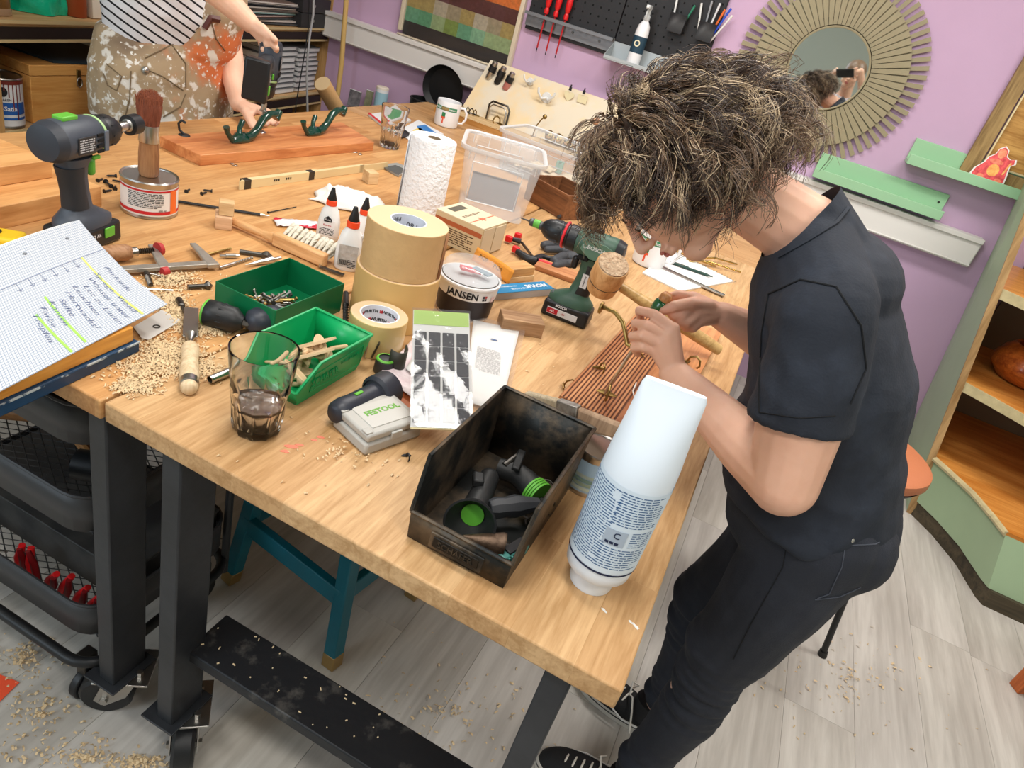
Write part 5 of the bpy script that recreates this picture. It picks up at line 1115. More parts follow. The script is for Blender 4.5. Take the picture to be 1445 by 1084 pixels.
obj('handle', MB().tube([(-.12, -.10, .035), (.05, .0, .05), (.24, .09, .06)], [.014, .016, .013], 12), wood('old_handle', (166, 116, 66), (120, 78, 40), 'x', 1.4, .5), t, smooth=60); obj('head', MB().cyl((-.14, -.13, .03), (-.10, -.07, .035), .018, n=14), dsteel, t, bev=.002)
t = thing('black_mallet', 'black rubber mallet lying in the middle trolley tray', 'mallet', (cx_+.10, cy_-.10, .475), 0)
obj('head', MB().lathe([(.012, -.05), (.028, -.045), (.030, .0), (.028, .045), (.012, .05)], 20, axisM((.06, .03, .033), (1, .5, 0))), black, t, smooth=50); obj('handle', MB().tube([(.05, .03, .03), (-.06, .07, .025)], .010, 10), wood('old_handle', (166, 116, 66), (120, 78, 40), 'x', 1.4, .5), t)
t = thing('black_tool_roll', 'long black cylinder lying at the left of the middle tray', 'tool', (cx_-.18, cy_, .475), 0); obj('barrel', MB().tube([(-.05, -.15, .03), (.0, .14, .05)], .026, 16), black, t, smooth=50); obj('end_cap', MB().cyl((-.056, -.168, .028), (-.049, -.145, .030), .028, n=16), dgrey, t)
t = thing('flat_black_case', 'dusty black flat case lying in the bottom trolley tray', 'case', (cx_, cy_, .208), 0); obj('body', MB().box((.0, .03, .043), (.47, .24, .084)), mat('dusty_black', (44, 44, 46), .6, col2=(84, 82, 78), vs=9, thr=(.4, .8)), t, bev=.004); obj('lid', MB().box((0, .03, .088), (.474, .244, .008)), mat('dusty_black', (44, 44, 46)), t, bev=.002)
for k in range(6):
    t = thing('red_pliers', ORD[k]+' from the left of the red handled pliers in the bottom trolley tray', 'pliers', (cx_+.02+k*.036, cy_-.135-.012, .212), 0, 'red handled pliers in the bottom tray', rx=R.uniform(-.1, .1), ry=R.uniform(-.3, .5))
    obj('grip', MB().tube([(0, 0, .0), (.004, 0, .04), (.012, .004, .075)], [.007, .009, .006], 10), redp, t, smooth=60); obj('grip', MB().tube([(.014, 0, .0), (.016, 0, .04), (.014, -.004, .072)], [.006, .007, .005], 10), mat('dark_red_plastic', (120, 18, 22), .4), t, smooth=60)
for k in range(7):
    o = obj('loose_wrench', MB().tube([(-.03, 0, 0), (0, .004, .006), (.03, 0, .012)], .003, 6), steel, None); o.location = (cx_-.22+k*.03, cy_-.150, .222); o.rotation_euler = (R.uniform(-.4, .4), R.uniform(-.8, .3), R.uniform(-1, 1)); tag(o, ORD[k]+' from the left of the loose steel tools in the bottom trolley tray', 'tool', 'loose steel tools in the bottom tray')
# ---- teal stool under the bench
te = mat('teal_paint', (10, 104, 122), .4, var=.1, vs=8); gold = mat('gold_dip', (170, 140, 88), .35, .6)
f1, f2 = PZ(468, 938, 0), PZ(325, 818, 0)
u = (f2-f1); wS = u.length; un = u.normalized(); vn = V3((un.y, -un.x, 0)); 
if vn.y < 0: vn = -vn
t = thing('teal_step_stool', 'teal painted step stool with gold dipped feet under the bench', 'stool', f1, 0)
dS = .30; Hs = .50
def sp(a, b, z): return un*a+vn*b+V3((0, 0, z))
for (a, b, ia, ib) in ((0, 0, .05, .05), (wS, 0, -.05, .05), (0, dS, .05, -.05), (wS, dS, -.05, -.05)):
    A = sp(a, b, 0); B = sp(a+ia, b+ib, Hs); 
    lg_ = MB(); X = axisM(A, B-A, un); L_ = (B-A).length; lg_.box((0, 0, L_/2), (.034, .034, L_), X); o = obj('leg', lg_, te, t, bev=.003)
    obj('gold_foot', MB().box((0, 0, .020), (.0355, .0355, .040), X), gold, o, bev=.003)
def rail(A, B, w, h, nm): X = axisM(A, B-A, (0, 0, 1)); L_ = (B-A).length; obj(nm, MB().box((0, 0, L_/2), (w, h, L_), X), te, t, bev=.003)
rail(sp(.02, .015, .20), sp(wS-.02, .015, .20), .022, .05, 'cross_rail'); rail(sp(.02, .03, .21), sp(.02, dS-.03, .21), .02, .05, 'side_rail'); rail(sp(wS-.02, .03, .21), sp(wS-.02, dS-.03, .21), .02, .05, 'side_rail')
obj('step_board', MB().add([tuple(sp(wS*.45, .0, .24)), tuple(sp(wS+.02, .0, .24)), tuple(sp(wS+.02, .10, .24)), tuple(sp(wS*.45, .10, .24)), tuple(sp(wS*.45, .0, .27)), tuple(sp(wS+.02, .0, .27)), tuple(sp(wS+.02, .10, .27)), tuple(sp(wS*.45, .10, .27))], [(0, 1, 2, 3), (7, 6, 5, 4), (0, 4, 5, 1), (1, 5, 6, 2), (2, 6, 7, 3), (3, 7, 4, 0)]), te, t, bev=.003) if False else None
obj('seat', MB().add([tuple(sp(a, b, z)) for z in (Hs, Hs+.03) for a, b in ((0, 0), (wS, 0), (wS, dS), (0, dS))], [(0, 3, 2, 1), (4, 5, 6, 7), (0, 1, 5, 4), (1, 2, 6, 5), (2, 3, 7, 6), (3, 0, 4, 7)]), te, t, bev=.004)
# ---- bar stool behind the person
fs = PZ(1160, 925, 0); sc = PZ(1290, 658, .66); C0 = V3((sc.x-.13, sc.y-.02, 0))
t = thing('leather_stool', 'round tan leather topped stool with thin black legs behind the person', 'stool', C0, 0)
obj('seat_pad', MB().lathe([(.0001, .635), (.16, .635), (.172, .648), (.170, .668), (.155, .676), (.0001, .680)], 40, cap=(False, False)), mat('tan_leather', (190, 116, 78), .45, bump=.08, bs=120), t, smooth=50)
obj('seat_base', MB().cyl((0, 0, .615), (0, 0, .635), .15, .165, 36), black, t)
f0 = fs-C0
for k in range(4):
    a = atan2(f0.y, f0.x)+k*pi/2; r = .24
    if k == 0: r = max(.2, f0.length)
    r = min(r, .30) if k else f0.length
    A = V3((r*cos(a), r*sin(a), .0)); B = V3((.10*cos(a), .10*sin(a), .62)); obj('leg', MB().cyl(A, B, .009, n=12), black, t); obj('foot_cap', MB().cyl(A, A+(B-A)*.03, .014, .012, 12), black, t)
# ---- orange wooden stool fragment lower right
P = PZ(1441, 985, 0); t = thing('orange_wood_stool', 'orange brown wooden stool corner at the lower right edge', 'stool', (P.x+.12, P.y, 0), .5)
ow = wood('orange_wood', (196, 106, 50), (150, 70, 26), 'z', 1.2, .35, coat=.2)
for sx_ in (-1, 1):
    for sy_ in (-1, 1): obj('leg', MB().box((sx_*.09, sy_*.09, .09), (.04, .04, .18), taper=1.0), ow, t, bev=.003)
obj('seat', MB().box((0, 0, .195), (.26, .26, .03)), ow, t, bev=.004); obj('rail', MB().box((0, -.09, .12), (.16, .02, .04)), ow, t); obj('rail', MB().box((-.09, 0, .12), (.02, .16, .04)), ow, t)
# ================================================================ mid and far bench items
zr = TT+.030
r0, r1, r2, r3 = PZ(225.5, 192, zr), PZ(283, 219, zr), PZ(528, 201, zr), PZ(482, 172, zr)
ct = (r0+r1+r2+r3)/4; ct.z = TT; t = thing('hook_board', 'reddish pine board with green black and silver hooks at the back left', 'board', ct, 0)
obj('board', MB().prism([(p.x-ct.x, p.y-ct.y) for p in (r1, r2, r3, r0)], 0, .030), wood('red_pine', (216, 146, 92), (176, 102, 56), 'y', 1.0, .4, ring=.3), t, bev=.0015)
dg = mat('dark_green_enamel_hook', (10, 58, 46), .2, coat=.5)
def swan(P, rz, label, s=1., m=dg):
    t = thing('swan_hook', label, 'hook', P, rz)
    obj('base', MB().tube([(-.032*s, 0, .004*s), (-.015*s, 0, .008*s), (.005*s, 0, .006*s), (.02*s, 0, .004*s)], [.004*s, .010*s, .010*s, .005*s], 10, flat=.6), m, t, smooth=60)
    obj('arm', MB().tube([(.004*s, 0, .006*s), (.020*s, 0, .008*s), (.034*s, 0, .018*s), (.048*s, 0, .034*s), (.064*s, 0, .041*s), (.084*s, 0, .040*s)], [.008*s, .0075*s, .0065*s, .007*s, .0065*s, .0065*s], 10), m, t, smooth=60)
    obj('tip', MB().cyl((.082*s, 0, .032*s), (.092*s, 0, .046*s), .008*s, .0065*s, 12), m, t, bev=.001)
    obj('prong', MB().tube([(-.03*s, 0, .006*s), (-.040*s, .004, .018*s), (-.044*s, .004, .028*s)], [.005*s, .004*s, .0055*s], 8), m, t, smooth=60)
    obj('prong', MB().tube([(-.01*s, .004, .008*s), (-.004*s, .012, .022*s), (.008*s, .02, .030*s)], [.005*s, .004*s, .005*s], 8), m, t, smooth=60)
hz_ = ang((330, 190), (400, 180), zr)
swan(PZ(446, 190, zr), hz_, 'dark green enamel swan neck hook at the right of the reddish board', 1.75)
swan(PZ(344, 200, zr), hz_, 'dark green enamel swan neck hook in the middle of the reddish board', 1.75)
t = thing('black_hook', 'small black hook with round foot at the left of the reddish board', 'hook', PZ(260, 191, zr), 0)
obj('foot', MB().lathe([(.016, 0), (.014, .003), (.001, .005)], 20), black, t); obj('stem', MB().tube([(0, 0, .003), (-.012, -.006, .012), (-.014, -.008, .030), (-.006, -.004, .040), (.004, 0, .036)], .0035, 8), black, t, smooth=60)
t = thing('silver_hook', 'small silver hook being screwed down by the second person', 'hook', PZ(368, 186, zr), 0)
obj('foot', MB().lathe([(.016, 0), (.014, .003), (.001, .005)], 20), steel, t); obj('loop', MB().tube([(0, 0, .003), (-.010, 0, .012), (0, .004, .02), (.010, 0, .014)], .003, 8), steel, t)
for i, (x, y) in enumerate(((330, 233), (500, 215), (508, 218))): tag(o := obj('wire_loop', MB().tube([(.012*cos(a), .006*sin(a), .0015) for a in [2*pi*k/14 for k in range(14)]], .0012, 5, closed=True), steel, None), 'tiny silver wire loop on the bench in front of the reddish board', 'wire', 'silver wire loops'); o.location = PZ(x, y); o.rotation_euler = (0, 0, i)
# folding rule
A, B, Cc = PZ(345, 268), PZ(440, 254), PZ(512, 244)
t = thing('folding_rule', 'yellowish wooden folding rule lying across the left bench', 'ruler', A, 0); rulm = mat('rule_cream', (222, 200, 152), .5); hm_ = mat('hinge_dark', (70, 66, 60), .4, .6)
d = (Cc-A); L_ = d.length; Xr = Matrix(((d.x/L_, -d.y/L_, 0, 0), (d.y/L_, d.x/L_, 0, 0), (0, 0, 1, 0), (0, 0, 0, 1)))
for k in range(4): obj('segment', MB().box((L_*.25+.01*k, .004+k*.0042, .012), (L_*.56, .0036, .024), Xr), rulm, t, bev=.0004)
for k in range(3): obj('segment', MB().box((L_*.76, .004+k*.0042, .012), (L_*.5, .0036, .023), Xr), rulm, t, bev=.0004)
for xx in (.012, L_*.52): obj('hinge', MB().box((xx, .010, .0122), (.022, .0185, .0248), Xr), hm_, t, bev=.0006)
obj('segment', MB().box((L_*1.12, .004, .012), (L_*.3, .0036, .023), Xr), rulm, t)
for k in range(3):
    for j in range(2): obj('mark', MB().box((L_*.22+j*.045+k*.008, .0016, .014), (.004, .0006, .006), Xr), black, t)
# rag, wrapper
P = PZ(490, 286); t = thing('white_rag', 'crumpled white rag behind the glue bottles', 'rag', P, .3)
RN = random.Random(8)
def rag(u, v): x = (u-.5)*.17; y = (v-.5)*.15; e = min(u, 1-u, v, 1-v); return V3((x+.01*sin(v*9), y+.008*sin(u*11), .004+min(1, e*5)*(.022+.014*noise.noise(V3((u*5, v*5, 2)))+.008*noise.noise(V3((u*13, v*13, 5))))))
obj('cloth', MB().grid(28, 28, rag), mat('rag_white', (234, 228, 220), .9, bump=.3, bs=60), t, smooth=80, solid=.0015)
P = PZ(420, 318); t = thing('snack_wrapper', 'white and red foil wrapper behind the hand brush', 'wrapper', P, ang((395, 318), (445, 322)))
obj('foil', MB().grid(14, 8, lambda u, v: V3(((u-.5)*.11, (v-.5)*.05, .004+.006*abs(noise.noise(V3((u*6, v*5, 0)))))) ), mat('foil_white', (230, 226, 226), .3, col2=(200, 40, 60), vs=18, thr=(.54, .58)), t, smooth=60, solid=.0008)
# cardboard box
def vert(base, top): b = PZ(*base); d = ray(*top); s = (b.x*d.x+b.y*d.y)/(d.x*d.x+d.y*d.y); return b, CAM.z+d.z*s-TT
P, h = vert((672.5, 365), (681, 324)); B = PZ(706, 352); L0 = PZ(640, 300, TT+h)
e1 = (B-P); e2 = V3((L0.x-P.x, L0.y-P.y, 0)); e2n = V3((-e1.y, e1.x, 0)).normalized(); e2n = e2n if e2n.dot(e2) > 0 else -e2n
W_, D_ = e1.length, .15; e1n = e1.normalized(); ct = P+e1*.5+e2n*D_/2; rz = atan2(e1n.y, e1n.x)
s_ = 1 if V3((-sin(rz), cos(rz), 0)).dot(e2n) > 0 else -1
t = thing('cardboard_box', 'beige printed cardboard box with flower mark behind the kraft rolls', 'box', ct, rz)
cb = mat('carton_beige', (206, 182, 142), .7, bump=.08, bs=60); cbt = mat('carton_top', (216, 200, 170), .7)
obj('carton', MB().box((0, 0, h/2), (W_, D_, h)), cb, t, bev=.001); obj('top_flap', MB().box((0, 0, h+.0008), (W_, D_, .0016)), cbt, t)
obj('end_flap', MB().box((W_*.22, -s_*(D_/2+.0015), h*.5), (W_*.42, .0025, h*.9)), cbt, t, bev=.0004)
obj('end_flap', MB().box((-W_*.24, -s_*(D_/2+.0008), h*.5), (W_*.45, .0015, h*.95)), cbt, t, bev=.0004)
obj('label_window', MB().box((0, s_*D_*.33, h+.0022), (W_*.5, D_*.16, .0008)), mat('window_dark', (96, 92, 78), .4), t)
obj('flower_mark', MB().prism([((.014 if k % 2 else .006)*cos(pi*k/6), (.014 if k % 2 else .006)*sin(pi*k/6)) for k in range(12)], h+.0017, h+.0022, MX((0, -s_*D_*.20, 0))), mat('mark_red', (206, 110, 80), .6), t)
obj('flower_stripe', MB().box((0, -s_*D_*.20, h+.0019), (W_*.96, .004, .0003)), mat('mark_red', (206, 110, 80), .6), t)
obj('side_stripe', MB().box((-W_/2-.0004, 0, h*.75), (.0006, D_*.98, h*.16)), mat('stripe_rust', (170, 88, 48), .6), t)
stuff(obj('fine_print', dashes(D_*.7, h*.5, 7, 3, gap=.5, X=MX((-W_/2-.0006, 0, h*.36), -pi/2) @ Matrix.Rotation(pi/2, 4, 'X')), mat('print_brown', (90, 66, 40), .7), t, smooth=0))
stuff(obj('fine_print', dashes(W_*.7, .01, 2, 3, gap=.5, X=MX((0, s_*D_*.02, h+.002), 0 if s_ > 0 else pi)), mat('print_brown', (90, 66, 40), .7), t, smooth=0))
# orange sandpaper
P = PZ(690, 385); t = thing('sandpaper_sheet', 'folded orange sandpaper sheet leaning behind the filler tub', 'sandpaper', P, ang((662, 368), (715, 402)))
obj('sheet', MB().grid(8, 4, lambda u, v: V3(((u-.5)*.14, v*.012, .004+v*.035+.002*sin(u*4)))), mat('sandpaper_orange', (226, 150, 56), .8, bump=.2, bs=300), t, smooth=60, solid=.001)
text('P120', .015, mat('print_brown', (90, 66, 40), .7), t, MX((.02, .004, .022)) @ Matrix.Rotation(1.2, 4, 'X'))
text('P120', .015, mat('print_brown', (90, 66, 40), .7), t, MX((-.035, .004, .024)) @ Matrix.Rotation(1.2, 4, 'X'))
# blue staple box
A, B = PZ(706, 424), PZ(782, 417); a_ = atan2(B.y-A.y, B.x-A.x); L_ = .19; n_ = V3((-sin(a_), cos(a_), 0)); ct = A+V3((cos(a_), sin(a_), 0))*L_*.42+n_*.022
t = thing('staple_box', 'long grey box with blue lid and white lettering in front of the wood blocks', 'box', ct, a_)
obj('base', MB().box((0, 0, .009), (L_, .042, .018)), mat('box_greyprint', (176, 172, 170), .6, bump=.1, bs=120), t, bev=.0008); obj('blue_top', MB().box((0, 0, .0186), (L_, .042, .0012)), mat('novus_blue', (40, 130, 178), .4), t)
text('NOVUS', .021, white, t, MX((.050, .002, .0194), pi), bold=.0008); text('THE TACKER', .009, white, t, MX((-.012, -.006, .0194), pi)); text('FOR PROFESSIONALS', .007, white, t, MX((-.042, .008, .0194), pi))
# quick clamp
t = thing('quick_clamp', 'black and red quick grip clamp behind the wood blocks', 'clamp', PZ(745, 362), 0); o_ = PZ(745, 362)
def qq(x, y, z=.012): return PZ(x, y, TT+z)-o_
obj('bar', MB().tube([qq(736, 342), qq(756, 368)], .004, 4), dsteel, t)
obj('fixed_arm', MB().tube([qq(722, 337), qq(735, 341)], [.006, .009], 8), black, t); obj('sliding_arm', MB().tube([qq(730, 355), qq(746, 366), qq(756, 368)], [.008, .012, .012], 10), black, t, smooth=60)
obj('grip', MB().tube([qq(754, 367), qq(764, 362), qq(779, 366)], [.012, .009, .007], 10), black, t, smooth=60); obj('lever', MB().tube([qq(760, 368), qq(779, 374)], [.007, .005], 10), redp, t, smooth=60)
for x, y in ((718, 337), (731, 333), (728, 352)): obj('red_pad', MB().box(tuple(qq(x, y, .014)), (.020, .016, .018)), redp, t, bev=.003)
t = thing('work_glove', 'dark grey rubber work glove behind the green drill', 'glove', PZ(785, 350), 0); o_ = PZ(785, 350); gl = mat('glove_grey', (58, 60, 64), .6, bump=.2, bs=60)
b = MB()
for pts, r in ((((768, 346), (785, 344), (806, 350)), .014), (((772, 352), (790, 352), (808, 358)), .012), (((782, 368), (795, 362), (808, 362)), .015), (((784, 375), (796, 372), (806, 372)), .013)): 
    for i in range(len(pts)-1): b.cap(PZ(*pts[i], TT+.015)-o_, PZ(*pts[i+1], TT+.017)-o_, r*.9, r)
b.ell(tuple(PZ(812, 362, TT+.018)-o_), (.03, .035, .018))
o = obj('glove_body', b, gl, t, smooth=60); md = o.modifiers.new('r', 'REMESH'); md.mode = 'VOXEL'; md.voxel_size = .003; md.use_smooth_shade = True; md = o.modifiers.new('s', 'SMOOTH'); md.iterations = 4
t = thing('pliers', 'grey handled pliers lying beside the wooden crate', 'pliers', PZ(805, 300), 0); o_ = PZ(805, 300)
obj('grip', MB().tube([PZ(788, 306, TT+.01)-o_, PZ(805, 300, TT+.01)-o_, PZ(818, 298, TT+.01)-o_], [.006, .009, .006], 10), dgrey, t, smooth=60)
# clear storage boxes
cl = mat('clear_box', (236, 240, 243), .12, alpha=.16, bump=.06, bs=20); clr = mat('frosted_rim', (240, 242, 244), .3, alpha=.5)
def clearbox(P, rz, W_, D_, h, label, inside=None):
    t = thing('clear_storage_box', label, 'storage box', P, rz)
    rb_, rt = rrect(-W_/2+.02, W_/2-.02, -D_/2+.015, D_/2-.015, .025), rrect(-W_/2, W_/2, -D_/2, D_/2, .035); n = len(rt)
    b = MB(); b.add([(x, y, .003) for x, y in rb_]+[(x, y, h) for x, y in rt], [tuple(range(n))[::-1]]+[(k, (k+1) % n, n+(k+1) % n, n+k) for k in range(n)])
    obj('walls', b, cl, t, smooth=40, solid=.0016)
    b = MB(); ro = rrect(-W_/2-.012, W_/2+.012, -D_/2-.012, D_/2+.012, .045); ri = rt
    b.add([(x, y, h) for x, y in ri]+[(x, y, h+.002) for x, y in ro]+[(x, y, h-.010) for x, y in ro], [(k, (k+1) % n, n+(k+1) % n, n+k) for k in range(n)]+[(n+k, n+(k+1) % n, 2*n+(k+1) % n, 2*n+k) for k in range(n)])
    obj('rim', b, clr, t, smooth=40, solid=.002)
    for s in (-1, 1):
        obj('moulded_rib', MB().tube([(-W_*.36, s*(D_/2-.005), h*.80), (W_*.28, s*(D_/2-.005), h*.80), (W_*.27, s*(D_/2-.011), h*.2), (-W_*.35, s*(D_/2-.011), h*.2)], .0022, 6, closed=True), clr, t)
        for k in range(5): obj('moulded_rib', MB().tube([(-W_*.42+k*W_*.21, s*(D_/2-.001), h-.006), (-W_*.42+k*W_*.21, s*(D_/2-.004), h-.035)], .0014, 5), clr, t)
    return t
P, h = vert((738, 322), (768, 236)); print('clearbox h', h)
q0 = PZ(656, 205, TT+h); q1 = PZ(768, 236, TT+h); a_ = atan2(q1.y-q0.y, q1.x-q0.x); W_ = (q1-q0).length; n_ = V3((-sin(a_), cos(a_), 0)); D_ = .24
ct = (q0+q1)/2+n_*D_/2; ct.z = TT; print('W', W_)
clearbox(ct, a_, W_, D_, h, 'large clear plastic storage box behind the cardboard box')
t = thing('grey_sheet_material', 'grey sheet lying inside the large clear storage box', 'sheet', ct+V3((0, 0, .006)), a_); obj('sheet', MB().box((.0, .03, .05), (W_*.66, .010, .10), MX((0, 0, 0), 0, -.5)), mat('slate_sheet', (122, 122, 126), .6), t, bev=.001); obj('edge_tape', MB().box((.0, .028, .101), (W_*.66, .012, .004), MX((0, 0, 0), 0, -.5)), mat('slate_edge', (96, 98, 102), .6), t)
q0 = PZ(722, 176, TT+.15); ct2 = V3((q0.x+.24, q0.y-.02, TT)); 
clearbox(ct2, radians(-4), .44, .27, .15, 'clear plastic storage box in front of the brass knobs on the display')
for k in range(5):
    o = obj('parts_bag', MB().grid(6, 6, lambda u, v: V3(((u-.5)*.10, (v-.5)*.08, .02+.015*noise.noise(V3((u*4+k, v*4, k)))))), mat('bag_cream', (226, 214, 190), .4, col2=(206, 190, 160), vs=20), None, smooth=60, solid=.006); o.location = (ct2.x-.14+k*.07, ct2.y+.03*(k % 2), TT+.004+.012*(k % 2)); tag(o, ORD[k]+' from the left of the cream parts bags inside the clear box', 'bag', 'parts bags in the clear box')
o = obj('teal_tag', MB().box((0, 0, .012), (.03, .02, .05)), mat('teal_soft', (110, 190, 160), .5), None, bev=.003); o.location = PZ(788, 240, TT+.02); tag(o, 'mint green block between the two clear storage boxes', 'block')
# wooden crate
q0, q1, q2 = PZ(765, 256, TT+.085), PZ(803, 277, TT+.085), PZ(826, 262, TT+.085)
a_ = atan2(q1.y-q0.y, q1.x-q0.x); Wc = .20; Dc = .17; n_ = V3((-sin(a_), cos(a_), 0)); ct = q1-V3((cos(a_), sin(a_), 0))*Wc/2+n_*Dc/2; ct.z = TT
t = thing('wooden_crate', 'dark brown open wooden crate behind the green drill', 'crate', ct, a_); cw = wood('crate_brown', (140, 92, 58), (94, 58, 34), 'x', 1.5, .6)
for nm, c0, s0 in (('bottom', (0, 0, .004), (Wc, Dc, .006)), ('front_board', (0, -Dc/2+.005, .046), (Wc, .009, .08)), ('back_board', (0, Dc/2-.005, .046), (Wc, .009, .08)), ('end_board', (-Wc/2+.005, 0, .046), (.009, Dc-.02, .08)), ('end_board', (Wc/2-.005, 0, .046), (.009, Dc-.02, .08))): obj(nm, MB().box(c0, s0), cw, t, bev=.001)
# mugs
def mug(P, rz, label, r, h, k=1.):
    t = thing('printed_mug', label, 'mug', P, rz)
    obj('body', MB().lathe([(r*.86, 0), (r*.96, .003), (r, .012), (r, h-.003), (r*.985, h), (r*.93, h-.002), (r*.92, .012), (r*.8, .008), (.0001, .008)], 48, cap=(True, False)), white, t, smooth=45)
    obj('mug_handle', MB().tube([(r*.95, 0, h*.82), (r+.016, 0, h*.84), (r+.030, 0, h*.66), (r+.031, 0, h*.42), (r+.018, 0, h*.22), (r*.95, 0, h*.2)], .0062, 10, flat=.8), white, t, smooth=60)
    obj('label_band', curvewrap(r*2.0, h*.15, r+.0004, z0=h*.66, a0=-.25), mat('label_green', (56, 136, 96), .4), t)
    obj('label_brown', curvewrap(r*.62, h*.13, r+.0007, z0=h*.67, a0=-.30), mat('label_brown', (146, 122, 76), .4), t)
    text('möbel', h*.115, white, t, MX((0, 0, h*.735), -.92), bend=r+.0009, bold=.0002); text('REVO', h*.10, mat('label_tan', (190, 164, 110), .4), t, MX((0, 0, h*.735), -.32), bend=r+.0009); text('lution', h*.115, white, t, MX((0, 0, h*.735), .30), bend=r+.0009, bold=.0002)
    obj('brush_icon', curvewrap(r*.30, h*.17, r+.0006, z0=h*.42, a0=-.35, n=3), mat('icon_green', (40, 120, 70), .4), t)
    obj('brush_icon', curvewrap(r*.34, h*.07, r+.0006, z0=h*.35, a0=-.35, n=3), mat('icon_red', (222, 84, 50), .4), t); obj('brush_icon', curvewrap(r*.12, h*.20, r+.0006, z0=h*.16, a0=-.35, n=2), mat('icon_red', (222, 84, 50), .4), t)
    return t
P = PZ(913, 372); t = mug(P, face(P)+.05, 'white printed mug with dark coffee and a stirring stick in front of the notebook', .052, .112)
obj('coffee', MB().lathe([(.0001, .095), (.0475, .095)], 36, cap=(False, False)), mat('coffee_foam', (52, 36, 30), .2, col2=(216, 196, 170), vs=30, thr=(.56, .6)), t, smooth=0)
t2 = thing('stir_stick', 'flat grey stirring stick standing in the coffee mug', 'stick', P+V3((-.01, .0, .02)), face(P), ry=.45); obj('stick', MB().box((0, 0, .07), (.007, .003, .13)), mat('stick_grey', (150, 142, 138), .4), t2, bev=.001); obj('paddle', MB().box((0, 0, .008), (.010, .0035, .016)), mat('stick_grey', (150, 142, 138), .4), t2, bev=.001)
P = PZ(628, 177); mug(P, face(P)+.05, 'white printed mug standing alone by the hook display', .054, .108)
# papers by the far glass
def card(px4, z, m, name, label, cat, th=.002, extra=()):
    P_ = [PZ(x, y, z) for x, y in px4]; ct = sum(P_, V3())/4; t = thing(name, label, cat, ct, 0); obj('sheet', MB().prism([(p.x-ct.x, p.y-ct.y) for p in P_], 0, th), m, t)
    for nm, q4, mm in extra:
        Q = [PZ(x, y, z+th)-ct for x, y in q4]; obj(nm, MB().prism([(p.x, p.y) for p in Q], th, th+.0006), mm, t)
    return t
card(((560, 186), (596, 212), (626, 190), (590, 170)), TT+.001, mat('magazine_white', (232, 234, 236), .4), 'magazine', 'white magazine with blue and yellow picture by the kitchen roll', 'magazine', .003,
     (('picture', ((588, 178), (600, 198), (618, 190), (600, 176)), mat('mag_blue', (60, 130, 200), .4)), ('picture', ((582, 184), (592, 192), (604, 188), (592, 180)), mat('mag_yellow', (232, 206, 120), .4))))
card(((520, 164), (545, 184), (580, 172), (556, 158)), TT+.001, mat('notebook_white', (220, 220, 220), .5), 'red_edged_notebook', 'white notebook with red edge under the far drinking glass', 'notebook', .008,
     (('cover_print', ((540, 168), (550, 176), (570, 170), (560, 162)), mat('mag_green', (70, 160, 110), .5)),))
card(((519, 163), (545, 184), (547, 183), (521, 162)), TT+.001, redp, 'red_strip', 'thin red strip along the notebook by the far glass', 'strip', .010)
card(((556, 188), (566, 196), (580, 192), (570, 185)), TT+.001, black, 'black_phone', 'small black phone lying beside the magazine', 'phone', .008, (('screen', ((558, 188), (566, 194), (577, 191), (569, 186)), dgrey),))
card(((536, 235), (562, 250), (580, 240), (560, 232)), TT+.001, mat('tablet_grey', (150, 152, 148), .3), 'square_tile', 'grey glassy tile lying by the kitchen roll', 'tile', .006, (('inset', ((541, 236), (562, 247), (574, 240), (558, 233)), mat('tile_dark', (88, 92, 92), .2)),))
# spiral notebook, ruler, pen, brass rods
t = card(((906, 386), (959, 412), (1035, 398), (949, 355)), TT+.0005, paper, 'spiral_notebook', 'open white spiral notebook under the steel ruler and pen', 'notebook', .004)
A, B = PZ(950, 355, TT+.006), PZ(1037, 397, TT+.006); o_ = t.location
for k in range(24): p = A.lerp(B, k/23)-o_; obj('spiral_ring', MB().tube([(p.x, p.y, .002), (p.x+.003, p.y+.004, .008), (p.x+.004, p.y+.008, .003)], .0008, 5), steel, t)
A, B = PZ(921, 371, TT+.006), PZ(1022, 417, TT+.006); t = thing('steel_ruler', 'long steel ruler lying over the spiral notebook', 'ruler', A, 0); X = axisM((0, 0, 0), B-A, (0, 0, 1)); L_ = (B-A).length; obj('blade', MB().box((0, 0, L_/2), (.026, .0018, L_), X), steel, t); obj('edge_groove', MB().box((.006, .0012, L_/2), (.002, .0006, L_), X), dsteel, t)
A, B = PZ(946, 370, TT+.010), PZ(1006, 391, TT+.010); t = thing('ballpoint_pen', 'dark green and silver pen lying on the notebook beside the ruler', 'pen', A, 0); X = axisM((0, 0, 0), B-A); L_ = (B-A).length
obj('barrel', MB().lathe([(.003, 0), (.0042, .004), (.0045, L_*.45)], 12, X), mat('pen_darkgreen', (34, 66, 58), .3), t); obj('grip', MB().lathe([(.0046, L_*.45), (.0046, L_*.85), (.001, L_)], 12, X), mat('pen_darkgreen', (34, 66, 58), .3), t); obj('clip', MB().box((.004, .004, L_*.22), (.002, .002, L_*.4), X), steel, t)
for k, (a, b2) in enumerate((((930, 352), (968, 360)), ((972, 369), (1010, 376)), ((968, 366), (1045, 384)), ((985, 364), (1040, 373)))):
    A, B = PZ(*a, TT+.005), PZ(*b2, TT+.005); o = obj('brass_rod', MB().tube([V3((0, 0, 0)), (B-A)*.4+V3((0, 0, .01)), (B-A)], .003, 7), mat('polished_brass', (206, 176, 104), .25, 1.), None, smooth=60); o.location = A; tag(o, ('brass rod behind the mug', 'short brass rod beyond the notebook spiral', 'long straight brass rod behind the notebook', 'curved brass handle farthest behind the notebook')[k], 'brass rod')
